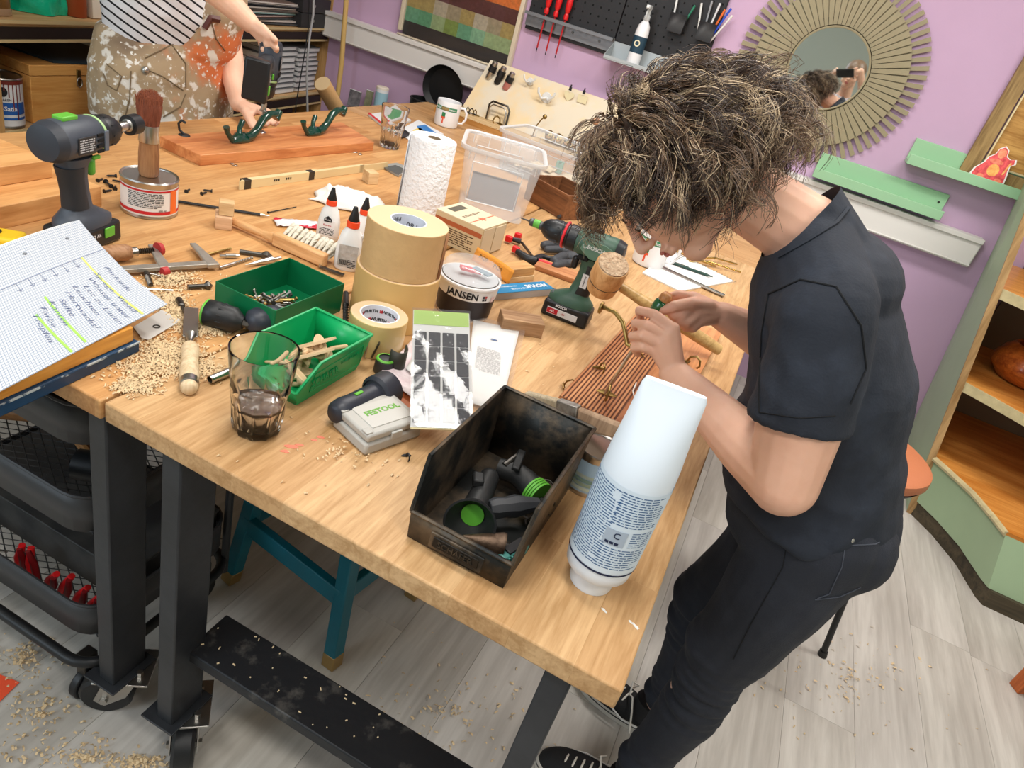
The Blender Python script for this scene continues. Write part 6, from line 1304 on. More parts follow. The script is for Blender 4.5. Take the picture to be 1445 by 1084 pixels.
# glass jars behind the drill
for k, (x, y, r, hh) in enumerate(((838, 285, .022, .05), (851, 279, .022, .05), (864, 292, .022, .045), (876, 285, .022, .045), (868, 276, .02, .05), (888, 296, .022, .04), (845, 270, .02, .05))):
    t = thing('glass_jar', ('small glass jar nearest the wooden crate', 'small glass jar second from the wooden crate', 'small glass jar at the front middle of the jar cluster', 'small glass jar at the back middle of the jar cluster', 'small glass jar farthest back in the jar cluster', 'small glass jar closest to the bent head', 'small glass jar hard against the crate end')[k], 'jar', PZ(x, y+10), 0, 'small glass jars behind the drill')
    obj('jar_body', MB().lathe([(r*.9, 0), (r, .003), (r, hh*.75), (r*.8, hh*.85), (r*.8, hh), (r*.7, hh), (r*.7, hh*.85), (r*.88, hh*.7), (r*.88, .006), (.0001, .005)], 24, cap=(True, False)), glassm, t, smooth=45); obj('lid', MB().cyl((0, 0, hh), (0, 0, hh+.006), r*.82, n=24), mat('jar_lid', (226, 210, 160), .3, .5), t)
o = obj('steel_ball_knob', MB().ell((0, 0, .016), (.016, .016, .016)).cyl((0, 0, 0), (0, 0, .004), .01), steel, None, smooth=60); o.location = PZ(829, 262, TT); tag(o, 'round steel knob at the corner of the wooden crate', 'knob')
# ---- hook display
b0, b1 = PZ(608, 158, TT+.0), PZ(722, 195, TT+.0)
y0_ = (b0.y+b1.y)/2; xL = b0.x
t = thing('display_board', 'pale wooden display board with rows of hooks at the far end of the bench', 'display board', ((xL-.25)/2, y0_+.12, TT), 0)
Wd = -.25-xL; dm = wood('display_pine', (232, 204, 158), (204, 168, 116), 'x', 1.2, .5)
obj('board', MB().box((0, 0, .012), (Wd, .26, .024)), dm, t, bev=.001); obj('front_edge', MB().box((0, -.131, .012), (Wd, .002, .024)), wood('display_edge', (200, 148, 84), (170, 118, 60), 'x', 1.2, .5), t)
for k in range(34): obj('peg_hole', MB().cyl((-Wd/2+.03+k*.03, -.118, .0236), (-Wd/2+.03+k*.03, -.118, .0244), .004, n=8), mat('hole_brown', (150, 104, 60), .8), t)
pt = PY(700, 85, YW-.025); pbm = mat('linen_card', (224, 212, 190), .8, col2=(232, 208, 166), vs=6, thr=(.45, .6))
zt_ = pt.z-TT; yb_ = 3.36-(y0_+.12)-.02; yt_ = YW-.070-(y0_+.12); xa_ = pt.x-(xL-.25)/2
zk = .16
t = thing('display_backboard', 'linen covered display panel leaning on the wall behind the hooks', 'display board', ((xL-.25)/2, y0_+.12, TT), 0)
yb_ = min(yb_, .12); 
obj('panel', MB().add([(xa_-.02, yb_, .025), (Wd/2, yb_, .025), (Wd/2, yt_-.02, zt_), (xa_, yt_-.02, zt_), (xa_-.02, yb_+.012, .025), (Wd/2, yb_+.012, .025), (Wd/2, yt_-.008, zt_), (xa_, yt_-.008, zt_)], [(0, 3, 2, 1), (4, 5, 6, 7), (0, 1, 5, 4), (1, 2, 6, 5), (2, 3, 7, 6), (3, 0, 4, 7)]), pbm, t)
YB = y0_+.12+yb_; YTp = y0_+.12+yt_-.02; print('panel', YB, YTp, zt_)
def onpanel(px, py):
    # intersection of the pixel ray with the leaning panel
    d = ray(px, py); n_ = V3((0, -zt_, YTp-YB)).normalized(); p0 = V3((0, YB, TT+.025)); s = (p0-CAM).dot(n_)/d.dot(n_); return CAM+d*s
wht = mat('white_hook', (226, 226, 224), .4)
for k, (x, y, c_) in enumerate(((697, 98, steel), (709, 105, black), (721, 113, mat('pinkish_tube', (190, 120, 112), .4)))):
    p = onpanel(x, y); t = thing('handle_sample', ('shiny steel tube handle, leftmost of three on the linen panel', 'black and steel tube handle, middle of three on the linen panel', 'pink and black tube handle, rightmost of three on the linen panel')[k], 'handle', p, 0)
    X = Matrix.Translation((0, -.018, 0)) @ Matrix.Rotation(.25, 4, 'Y'); obj('tube', MB().lathe([(.012, -.05), (.016, -.045), (.016, -.005)], 20, X), c_, t, smooth=40); obj('sleeve', MB().lathe([(.019, -.012), (.019, .018)], 20, X), black, t); obj('cap', MB().lathe([(.015, .018), (.015, .035), (.010, .04)], 20, X), steel, t)
def whook(px, py, label, m, s=1., heart=False):
    p = onpanel(px, py); t = thing('wall_hook', label, 'hook', p+V3((0, -.006, 0)), 0)
    obj('plate', MB().lathe([(.020*s, 0), (.018*s, .004), (.001, .005)], 18, Matrix.Rotation(pi/2, 4, 'X')), m, t)
    for q in (-1, 1): obj('arm', MB().tube([(0, -.004, 0), (q*.014*s, -.02, -.006*s), (q*.030*s, -.024, .012*s), (q*.034*s, -.022, .028*s)], .0045*s, 8), m, t, smooth=60)
    return t
whook(749, 115, 'small white double hook with pointed arms on the linen panel', wht, .9)
whook(772, 138, 'large white double coat hook in the middle of the linen panel', wht, 1.3)
for k, (x, y, lb) in enumerate(((803, 135, 'cream heart label held by a black clip on the linen panel'), (822, 140, 'cream square label held by a black clip on the linen panel'))):
    p = onpanel(x, y); t = thing('label_tag', lb, 'label', p+V3((0, -.004, 0)), 0)
    if k == 0: pl_ = [(.026*(sin(a)**3), .022*(cos(a)-.35*cos(2*a)-.15*cos(3*a))) for a in [2*pi*i/28 for i in range(28)]]
    else: pl_ = [(-.024, -.018), (.024, -.018), (.024, .018), (-.024, .018)]
    obj('card', MB().prism(pl_, -.001, .001, Matrix.Rotation(pi/2, 4, 'X')), mat('label_cream', (232, 220, 180), .6), t); obj('clip', MB().box((0, -.004, .032), (.012, .008, .016)).box((0, -.004, .044), (.006, .005, .014)), black, t)
p = PY(838, 196, 3.25); t = thing('stoppered_bottle', 'clear glass bottle with cork stopper at the right of the display', 'bottle', (p.x-.01, p.y-.02, TT+.0245), 0)
obj('bottle_body', MB().lathe([(.045, 0), (.05, .005), (.05, .08), (.04, .11), (.016, .135), (.015, .16), (.011, .16), (.012, .135), (.036, .108), (.046, .08), (.046, .008), (.0001, .007)], 36, cap=(True, False)), glassm, t, smooth=45); obj('stopper', MB().ell((0, 0, .175), (.016, .016, .018)), mat('cork_pink', (214, 164, 132), .6), t, smooth=60)
p = onpanel(711, 150); t = thing('bow_handle', 'dark U shaped bow handle standing on the display board', 'handle', (p.x, p.y-.05, TT+.0245), 0)
obj('bow', MB().tube([(-.055, 0, 0), (-.055, 0, .07), (-.04, 0, .088), (.04, 0, .088), (.055, 0, .07), (.055, 0, 0)], .005, 8), dsteel, t, smooth=60); obj('bow', MB().tube([(-.045, -.01, 0), (-.045, -.01, .06), (-.03, -.01, .076), (.03, -.01, .076), (.045, -.01, .06), (.045, -.01, 0)], .004, 8), steel, t, smooth=60)
hooks = [(655, 152, brass, .8, 'brass hook second from the left front of the display board'), (640, 143, brass, .9, 'brass hook at the left end of the display board'), (673, 140, black, 1., 'black double hook at the back left of the display board'), (668, 131, steel, 1., 'pinkish steel hook at the far left back of the display board'), (672, 162, brass, 1., 'curled brass hook at the front of the display board'), (708, 164, brass, 1.3, 'tall brass hook in front of the bow handle')]
def onb(x, y):
    p = PZ(x, y, TT+.0245)
    if p.y > 3.32: p = PY(x, y, 3.32); p.z = TT+.0245
    return p
for x, y, m, s, lb in hooks: wire_hook('display_hook', lb, onb(x, y), R.uniform(-.6, .6), m, s*1.2)
p = onb(757, 172); t = thing('tall_brass_hook', 'tall thin brass hook with ball end behind the clear box', 'hook', p, 0); obj('stem', MB().tube([(0, 0, 0), (.004, 0, .05), (.02, 0, .085), (.03, 0, .10)], .003, 8), brass, t, smooth=60); obj('ball', MB().ell((.034, 0, .104), (.011, .011, .011)), brass, t, smooth=60); obj('foot', MB().cyl((0, 0, 0), (0, 0, .003), .01), brass, t)
for k, (x, y) in enumerate(((780, 182), (792, 189), (806, 193), (818, 197), (830, 200))):
    p = onb(x, y-1); t = thing('furniture_handle', ORD[k]+' from the left of the round brass knobs behind the clear box', 'knob', p, 0, 'brass knobs on the display')
    obj('rosette', MB().lathe([(.026, 0), (.026, .004), (.018, .007)], 28, MX((0, 0, .028)) @ Matrix.Rotation(1.1, 4, 'X')), brass, t); obj('knob', MB().lathe([(.008, .006), (.008, .014), (.019, .022), (.020, .030), (.012, .037), (.0001, .038)], 28, MX((0, 0, .028)) @ Matrix.Rotation(1.1, 4, 'X'), cap=(True, False)), mat('polished_brass', (206, 176, 104), .25, 1.), t, smooth=50); obj('stand', MB().cyl((0, 0.0, 0), (0, 0, .03), .006), brass, t)
# ---- side bench and things behind the far end
t = thing('low_side_bench', 'low side bench against the back wall behind the far bench end', 'bench', (-2.0, 3.50, 0), 0); obj('top', MB().box((0, 0, .59), (.7, .18, .02)), dkw, t, bev=.002)
for x in (-.32, .32):
    for y in (-.07, .07): obj('leg', MB().box((x, y, .29), (.03, .03, .58)), dkw, t)
p = PY(536, 150, 3.50); t = thing('cylinder_pack', 'pale blue and orange cylindrical pack standing by the wall', 'pack', (p.x, 3.50, .601), 0)
obj('pack_body', MB().lathe([(.034, 0), (.034, .15)], 28), white, t); obj('label', MB().lathe([(.0345, .055), (.0345, .135)], 28, cap=(False, False)), mat('pack_blue', (160, 200, 214), .5), t); obj('label_orange', MB().lathe([(.0345, .03), (.0345, .057)], 28, cap=(False, False)), mat('pack_orange', (240, 160, 70), .5), t); obj('cap', MB().lathe([(.034, .15), (.034, .16), (.030, .163)], 28), mat('pack_cream', (240, 230, 214), .5), t)
p = PY(513, 152, 3.52); t = thing('small_picture_card', 'small olive picture card leaning on the back wall', 'card', (p.x, 3.55, .601), 0, rx=-.12); obj('card', MB().box((0, 0, .055), (.045, .004, .11)), mat('olive_card', (120, 124, 96), .6, col2=(160, 160, 130), vs=40), t); obj('border', MB().box((0, -.002, .108), (.045, .002, .004)), white, t)
p = PY(494, 156, 3.50); t = thing('small_photo_card', 'small grey photo card behind the bench edge', 'card', (p.x, 3.52, .601), 0, rx=-.12); obj('card', MB().box((0, 0, .045), (.075, .004, .09)), mat('photo_grey', (150, 146, 150), .4, col2=(60, 60, 66), vs=26), t); obj('border', MB().box((0, -.002, .088), (.075, .002, .004)), white, t)
p = PY(627, 120, 3.50); t = thing('frying_pan', 'black round pan leaning against the wall under the trunking', 'pan', (p.x, 3.52, p.z-.02), 0)
obj('pan_body', MB().lathe([(.0001, 0), (.098, 0), (.118, .03), (.120, .03), (.102, -.003), (.0001, -.003)], 44, Matrix.Rotation(radians(96), 4, 'X'), cap=(False, False)), black, t, smooth=45); obj('pan_handle', MB().tube([(.10, 0, -.04), (.20, 0, -.10)], .010, 8), black, t)
p = PY(592, 145, 3.42); t = thing('black_pot', 'black cylindrical pot behind the far bench edge', 'pot', (p.x, 3.475, .601), 0)
zt2 = p.z-.60+.01; obj('pot_body', MB().lathe([(.07, 0), (.075, .004), (.078, zt2), (.070, zt2), (.068, .01), (.0001, .008)], 36, cap=(True, False)), black, t, smooth=45); obj('rim', MB().tube([(.076*cos(a), .076*sin(a), zt2) for a in [2*pi*k/36 for k in range(36)]], .005, 8, closed=True), black, t)
# ================================================================ storage shelf at the left
az = radians(98); t = thing('storage_shelf', 'dark edged wooden storage shelf along the left wall', 'shelf', (-2.6, 3.5, 0), az)
SX = Matrix.Translation((-2.6, 3.5, 0)) @ Matrix.Rotation(az, 4, 'Z'); SI = SX.inverted()
def PS(px, py, v=0.):
    n_ = (SX.to_3x3() @ V3((0, 1, 0))); p0 = SX @ V3((0, v, 0)); d = ray(px, py); s = (p0-CAM).dot(n_)/d.dot(n_); return SI @ (CAM+d*s)
SHB = wood('shelf_birch', (222, 184, 132), (190, 148, 98), 'x', 1, .5); SHE = mat('shelf_edge_dark', (38, 28, 26), .5); shl = mat('edge_cream', (206, 182, 134), .5)
xl_, xr_ = -1.95, .10; xc = (xl_+xr_)/2; ww = xr_-xl_
for z in (.25, .60, .935, 1.30, 1.65):
    o = obj('shelf_board', MB().box((xc, .20, z-.012), (ww, .38, .022)), SHB, t)
    obj('front_rail', MB().box((xc, .004, z-.038), (ww, .012, .034)), SHE, o); obj('edge_strip', MB().box((xc, -.004, z-.004), (ww, .006, .010)).box((xc, -.004, z-.060), (ww, .006, .008)), shl, o)
for x in (xl_-.01, -.98, xr_+.01): obj('upright', MB().box((x, .19, .9), (.022, .40, 1.8)), wood('shelf_upright', (206, 164, 108), (170, 128, 78), 'z', 1, .5), t, bev=.001)
obj('back_panel', MB().box((xc, .40, .9), (ww, .006, 1.8)), mat('back_panel_grey', (146, 154, 146), .7), t)
def SP(x, y, z): return SX @ V3((x, y, z))
# chest
a0 = PS(57, 170); zb_ = .60
cr = SX @ V3((a0.x, .03, zb_)); e = PZ(140, 163, zb_+.0)-PZ(57, 168, zb_); rzc = atan2(e.y, e.x)
t = thing('wooden_chest', 'honey wooden chest with a metal clasp on the lower shelf', 'chest', SX @ V3((a0.x, .03, zb_+.001)), rzc)
cw2 = wood('chest_pine', (236, 178, 104), (212, 144, 72), 'x', 1, .4)
Wc, Dc, Hc = .44, .26, .155
obj('body', MB().box((Wc/2, Dc/2, Hc/2), (Wc, Dc, Hc)), cw2, t, bev=.002); obj('lid', MB().box((Wc/2, Dc/2, Hc+.019), (Wc+.004, Dc+.004, .034)), cw2, t, bev=.002)
obj('clasp', MB().box((Wc*.40, -.004, Hc-.005), (.016, .006, .055)), brass, t, bev=.002); obj('clasp_ring', MB().tube([(Wc*.40+.010*cos(a), -.008, Hc-.02+.016*sin(a)) for a in [2*pi*k/16 for k in range(16)]], .002, 6, closed=True), steel, t)
t = thing('navy_folder', 'flat dark navy folder lying on the wooden chest', 'folder', SX @ V3((a0.x, .03, zb_+.001+Hc+.037)), rzc); obj('cover', MB().add([(.10, .02, 0), (.24, .0, 0), (.44, .0, 0), (.40, .26, 0), (.06, .26, 0), (.10, .02, .008), (.24, .0, .008), (.44, .0, .008), (.40, .26, .008), (.06, .26, .008)], [(4, 3, 2, 1, 0), (5, 6, 7, 8, 9)]+[(k, (k+1) % 5, 5+(k+1) % 5, 5+k) for k in range(5)]), mat('folder_navy', (40, 56, 66), .35), t); obj('page_block', MB().box((.28, .13, .004), (.20, .20, .006)), mat('folder_blue', (70, 130, 156), .4), t)
p = PS(27, 168, -.0); t = can(SX @ V3((p.x, .065, .601)), .062, .155, 'white and blue paint can with dark red drips beside the wooden chest', mat('paint_label_white', (226, 226, 228), .5), rz=face(SX @ V3((p.x, .05, .6))), name='paint_can')
obj('label_blue', curvewrap(.16, .038, .0624, z0=.045, n=20), mat('label_blue', (34, 92, 170), .5), t); obj('label_blue', curvewrap(.16, .008, .0624, z0=.028, n=20), mat('label_blue', (34, 92, 170), .5), t)
text('PU-Satin', .020, white, t, MX((0, 0, .064), .15), bend=.0628, bold=.0004); text('CAPAREN', .010, ink, t, MX((0, 0, .092), .1), bend=.0628)
obj('logo_oval', MB().prism([(.012*cos(a), .015*sin(a)) for a in [2*pi*k/24 for k in range(24)]], .0625, .063, MX((0, 0, .117), .1) @ Matrix.Rotation(pi/2, 4, 'X')), ink, t)
for k, (a, l) in enumerate(((-.9, .03), (-.7, .06), (-.45, .035), (.35, .05), (.55, .09), (.75, .12), (.95, .06), (.15, .03))): obj('paint_drip', curvewrap(.0035, l, .0634, z0=.150-l, a0=a, n=1), mat('drip_oxblood', (120, 48, 40), .35), t)
obj('paint_drip', MB().lathe([(.0632, .140), (.0632, .151)], 40, cap=(False, False)), mat('drip_oxblood', (120, 48, 40), .35), t)
p = PS(3, 168); t = can(SX @ V3((p.x-.05, .05, .601)), .05, .12, 'half visible dark paint can at the left edge of the shelf', mat('label_salmon', (150, 90, 76), .5), name='paint_can')
# upper shelf goods
def shbox(px0, px1, py, zsh, d, h, m, name, label, cat, v=.04, lathe=False):
    a, b = PS(px0, py, v), PS(px1, py, v); w = b.x-a.x; t = thing(name, label, cat, SX @ V3(((a.x+b.x)/2, v+ (w/2 if lathe else d/2), zsh+.001)), az)
    if lathe: obj('body', MB().lathe([(w*.46, 0), (w*.5, .004), (w*.5, h*.9), (w*.42, h)], 28), m, t, smooth=40)
    else: obj('body', MB().box((0, 0, h/2), (w, d, h)), m, t, bev=.002)
    return t, w
t, w = shbox(-14, 27, 16, .935, .1, .11, mat('amber_jar', (120, 86, 46), .2, var=.3, vs=18), 'amber_jar', 'brown glass jar at the left end of the upper shelf', 'jar', lathe=True); obj('base_ring', MB().lathe([(w*.52, 0), (w*.53, .012), (w*.5, .02)], 28), mat('jar_base', (170, 140, 110), .4), t)
a, b = PS(32, 8, .08), PS(106, 8, .08); t = thing('green_plastic_bag', 'bright green plastic bag on the upper shelf', 'bag', SX @ V3(((a.x+b.x)/2, .15, .936)), az); w = b.x-a.x
def bagf(u, v): a_ = 2*pi*u; r = .5*(1-.25*v**3); nn = 1+.16*noise.noise(V3((cos(a_)*2.2, sin(a_)*2.2, v*4))); return V3((cos(a_)*w*r*nn, sin(a_)*.09*r*2*nn, v*.15))
obj('bag_body', MB().grid(48, 16, bagf), mat('bag_emerald', (16, 178, 136), .3, bump=.6, bs=30), t, smooth=80); obj('bag_knot', MB().ell((0, 0, .15), (w*.3, .05, .03)), mat('bag_emerald', (16, 178, 136)), t, smooth=60)
t, w = shbox(107, 130, 19, .935, .1, .16, mat('rust_tin', (156, 72, 36), .4), 'rust_red_tin', 'rust red round tin on the upper shelf', 'tin', lathe=True); obj('lid', MB().cyl((0, 0, .16), (0, 0, .17), w*.45), steel, t)
t, w = shbox(131, 147, 20, .935, .1, .17, mat('cream_carton', (226, 216, 198), .6), 'cream_carton', 'cream carton beside the rust red tin', 'carton'); obj('lid_flap', MB().box((0, 0, .171), (w, .1, .002)), mat('cream_carton', (226, 216, 198)), t)
t, w = shbox(148, 166, 20, .935, .1, .17, mat('charcoal_carton', (66, 70, 76), .5, col2=(100, 106, 112), vs=30), 'charcoal_carton', 'dark charcoal carton right of the cream carton', 'carton'); obj('lid_flap', MB().box((0, 0, .171), (w, .1, .002)), dgrey, t)
# right bay: paper stacks, folders, black boxes
pk = mat('paper_pack', (228, 228, 228), .6); stk_ = ((384, 418, 'left'), (420, 448, 'right'))
for si, (xa, xb, nm) in enumerate(stk_):
    a, b = PS(xa, 110, .02), PS(xb, 110, .02); w = b.x-a.x; z = .601; n = 9
    for k in range(n):
        h = R.uniform(.020, .031); dx = R.uniform(-.012, .012)
        t = thing('paper_stack_bundle', 'white paper bundle, number %s from the bottom of the %s shelf stack' % (['one', 'two', 'three', 'four', 'five', 'six', 'seven', 'eight', 'nine'][k], nm), 'paper bundle', SX @ V3(((a.x+b.x)/2+dx, .17, z)), az+R.uniform(-.03, .03), 'paper bundles on the shelf')
        obj('pages', MB().box((0, 0, h/2), (w*.96, .28, h-.003)), pk, t, bev=.003); obj('cover', MB().box((0, -.002, h-.0012), (w*.97, .285, .0016)), mat('cover_grey', (120, 124, 128), .5), t)
        z += h+.0008
    if si == 0: pass
for k in range(2):
    a, b = PS(424, 30, .0), PS(463, 30, .0); w = b.x-a.x; t = thing('black_file_box', ('lower of two black file boxes at the right of the upper shelf', 'upper of two black file boxes at the right of the upper shelf')[k], 'box', SX @ V3(((a.x+b.x)/2, .14, .936+k*.071)), az); obj('box_body', MB().box((0, 0, .035), (w, .29, .068)), mat('box_black', (44, 44, 46), .5), t, bev=.002); obj('handle_rivet', MB().cyl((-w*.1, -.146, .035), (-w*.1, -.150, .035), .007, n=12), steel, t)
mcols = [(70, 74, 78), (206, 196, 190), (60, 66, 70), (196, 168, 160), (150, 184, 180), (86, 80, 74), (190, 182, 172), (60, 60, 64), (214, 206, 200)]
for k, c_ in enumerate(mcols):
    a, b = PS(345, 30, .03), PS(424, 30, .03); w = b.x-a.x; t = thing('magazine_folder', 'thin magazine or folder lying slanted, layer %s of the pile on the upper shelf' % ['one', 'two', 'three', 'four', 'five', 'six', 'seven', 'eight', 'nine'][k], 'folder', SX @ V3(((a.x+b.x)/2, .17, .938+k*.0115)), az+R.uniform(-.12, .12), 'magazines on the upper shelf'); obj('pages', MB().box((0, 0, .004), (w*.98, .28, .007)), mat('mag_%d' % k, c_, .5), t, bev=.001); obj('cover', MB().box((0, 0, .0085), (w*.99, .282, .0012)), mat('mag_cover_%d' % (k % 3), ((50, 52, 56), (200, 190, 180), (140, 120, 110))[k % 3], .4), t)
# lower dark crates, cardboard tube, hose, cables
a, b = PS(350, 160, .05), PS(440, 160, .05); t = thing('dark_drawer_box', 'dark brown box on the lowest visible shelf behind the bench', 'box', SX @ V3((-.50, .2, .251)), az); obj('box_body', MB().box((0, 0, .13), (.80, .3, .26)), mat('dark_brown_box', (58, 36, 24), .5), t, bev=.004); obj('label_strip', MB().box((0, -.151, .16), (.2, .002, .05)), mat('dark_red_brown', (96, 50, 36), .5), t)
a = PX(455, 118, -1.90); b = PX(487, 175, -1.90); d = (b-a); k_ = (a.z)/(a.z-b.z); g_ = a+d*k_; t = thing('cardboard_tube', 'brown cardboard tube leaning behind the left bench', 'tube', g_, 0); q0 = a-g_; obj('tube_body', MB().cyl(q0, V3((0, 0, 0)), .034, n=28), kr, t, smooth=50); obj('end_disc', MB().cyl(q0+(-d).normalized()*-.001, q0+(-d).normalized()*.002, .033, n=28), mat('tube_end', (190, 166, 128), .7), t)
hp = [PY(*p, 3.45) for p in ((490, -30), (488, 10), (485, 45), (482, 90), (477, 130), (473, 170))]; c0 = hp[-1].copy(); o = obj('yellow_hose', MB().tube([p-c0 for p in hp], .013, 12), mat('hose_ochre', (206, 170, 104), .4), None, smooth=60); o.location = c0; tag(o, 'ochre rubber hose hanging down in front of the lavender wall', 'hose')
for k, (pts, m, lb) in enumerate((((( 443, -20), (442, 20), (437, 50), (434, 80), (433, 110), (434, 165)), mat('cable_grey', (178, 178, 180), .5), 'light grey cable hanging in front of the paper stacks'), (((437, -20), (435, 40), (430, 75), (424, 110), (418, 145), (416, 165)), black, 'thin black cable hanging left of the grey cable'))):
    hp = [SX @ PS(x, y, -.06) for x, y in pts]; c0 = hp[-1].copy(); o = obj('hanging_cable', MB().tube([p-c0 for p in hp], (.006, .003)[k], 8), m, None, smooth=60); o.location = c0; tag(o, lb, 'cable')
# ================================================================ people
from mathutils.bvhtree import BVHTree
def fuse(name, mb, m, parent, voxel, it=6, fac=.5, disp=None, off=None, clip=None):
    """grow one continuous surface from overlapping volumes"""
    me = bpy.data.meshes.new(name); me.from_pydata([tuple(V3(v)-V3(off)) for v in mb.v], [], mb.f)
    o = bpy.data.objects.new(name, me); C.objects.link(o)
    r = o.modifiers.new('r', 'REMESH'); r.mode = 'VOXEL'; r.voxel_size = voxel; r.use_smooth_shade = True
    s = o.modifiers.new('s', 'SMOOTH'); s.iterations = it; s.factor = fac
    dg_ = bpy.context.evaluated_depsgraph_get(); me2 = bpy.data.meshes.new_from_object(o.evaluated_get(dg_)); bpy.data.objects.remove(o)
    if disp:
        n_ = [v.normal.copy() for v in me2.vertices]
        for v, nn in zip(me2.vertices, n_): v.co += nn*disp(v.co+V3(off))
    if clip:
        bm = bmesh.new(); bm.from_mesh(me2)
        for p, n_ in clip: bmesh.ops.bisect_plane(bm, geom=bm.verts[:]+bm.edges[:]+bm.faces[:], plane_co=V3(p)-V3(off), plane_no=n_, clear_outer=True)
        bm.to_mesh(me2); bm.free()
    me2.materials.clear(); me2.materials.append(m); me2.name = name
    me2.polygons.foreach_set('use_smooth', [True]*len(me2.polygons)); return link(name, me2, parent)
def bvh(o): 
    off = o.parent.location if o.parent else o.location; return BVHTree.FromPolygons([v.co+off for v in o.data.vertices], [p.vertices for p in o.data.polygons])
def proj(bt, px, py, lift=.001):
    h = bt.ray_cast(CAM, ray(px, py).normalized()); return (h[0]+h[1]*lift) if h[0] else None
def stitch(bt, pts, r, m, parent, nm='seam', lift=.0008, n=6):
    P_ = []
    for i in range(len(pts)-1):
        for k in range(n):
            q_ = proj(bt, pts[i][0]+(pts[i+1][0]-pts[i][0])*k/n, pts[i][1]+(pts[i+1][1]-pts[i][1])*k/n, lift)
            if q_: P_.append(q_-parent.location)
    if len(P_) > 2: obj(nm, MB().tube(P_, r, 5), m, parent)
def chain(b, L_, k=6):
    for (c0, r0), (c1, r1) in zip(L_, L_[1:]):
        for i in range(k+1): f = i/k; b.ell(tuple(V3(c0).lerp(V3(c1), f)), tuple(V3(r0).lerp(V3(r1), f)), None, 24, 16)
skin = mat('skin', (222, 168, 140), .5, sss=.15, col2=(238, 190, 164), vs=9, thr=(.3, .7), bump=.03, bs=120)
skin2 = mat('skin_pale', (226, 178, 150), .5, sss=.15, col2=(240, 198, 172), vs=7, thr=(.3, .7), bump=.03, bs=120)
cloth = mat('black_cotton', (33, 38, 48), .85, bump=.12, bs=240, col2=(50, 57, 70), vs=14, thr=(.5, .85))
denim = mat('black_denim', (34, 37, 46), .8, bump=.2, bs=400, col2=(50, 54, 66), vs=10, thr=(.5, .9))
def head(mb, O, F, U, turn=0.):
    """add a head: O centre, F face direction, U crown direction; returns its matrix"""
    U = U.normalized(); F = (F-U*F.dot(U)).normalized(); F = Matrix.Rotation(turn, 3, U) @ F; X_ = F.cross(U)
    M = Matrix(((X_.x, F.x, U.x, O.x), (X_.y, F.y, U.y, O.y), (X_.z, F.z, U.z, O.z), (0, 0, 0, 1)))
    e = lambda c, r: mb.ell(c, r, M, 20, 14)
    e((0, -.012, .030), (.076, .097, .078)); e((0, .030, -.025), (.060, .060, .075)); e((0, .060, -.086), (.030, .024, .022)); e((0, .040, -.075), (.040, .036, .026))
    for s in (-1, 1):
        e((s*.036, .060, -.022), (.024, .024, .022)); e((s*.030, .084, .024), (.026, .012, .009)); e((s*.046, .018, -.058), (.018, .034, .026))
        e((s*.075, -.008, -.008), (.008, .018, .030)); e((s*.010, .100, -.028), (.008, .010, .007)); e((s*.029, .078, .006), (.014, .012, .009))
    mb.v += []; c0 = M @ V3((0, .092, .018)); c1 = M @ V3((0, .112, -.022)); mb.cap(c0, c1, .007, .0105, 12)
    e((0, .090, -.050), (.021, .011, .0065)); e((0, .087, -.060), (.018, .011, .007)); return M
def face_parts(M, t, brow, closed=True):
    lip = mat('lip_rose', (190, 110, 100), .4); dk_ = mat('brow_dark', (60, 46, 40), .8)
    ofs = Matrix.Translation(-t.location) @ M
    for s in (-1, 1):
        obj('eye', MB().ell((s*.030, .0865, .004), (.0115, .0085, .0075), ofs), white, t, smooth=60)
        obj('iris', MB().ell((s*.030, .0935, .0005), (.005, .003, .005), ofs), mat('iris_brown', (66, 44, 30), .2), t, smooth=60)
        obj('eyelid', MB().ell((s*.030, .0870, .0072), (.0135, .0098, .0062), ofs), skin, t, smooth=60)
        obj('eyebrow', MB().tube([ofs @ V3((s*x, y, z)) for x, y, z in ((.014, .0955, .0215), (.028, .0955, .026), (.044, .086, .023))], .0028, 6), brow, t)
    obj('lips', MB().ell((0, .0985, -.0510), (.0195, .0045, .0036), ofs).ell((0, .0965, -.0580), (.016, .0045, .0045), ofs), lip, t, smooth=60)
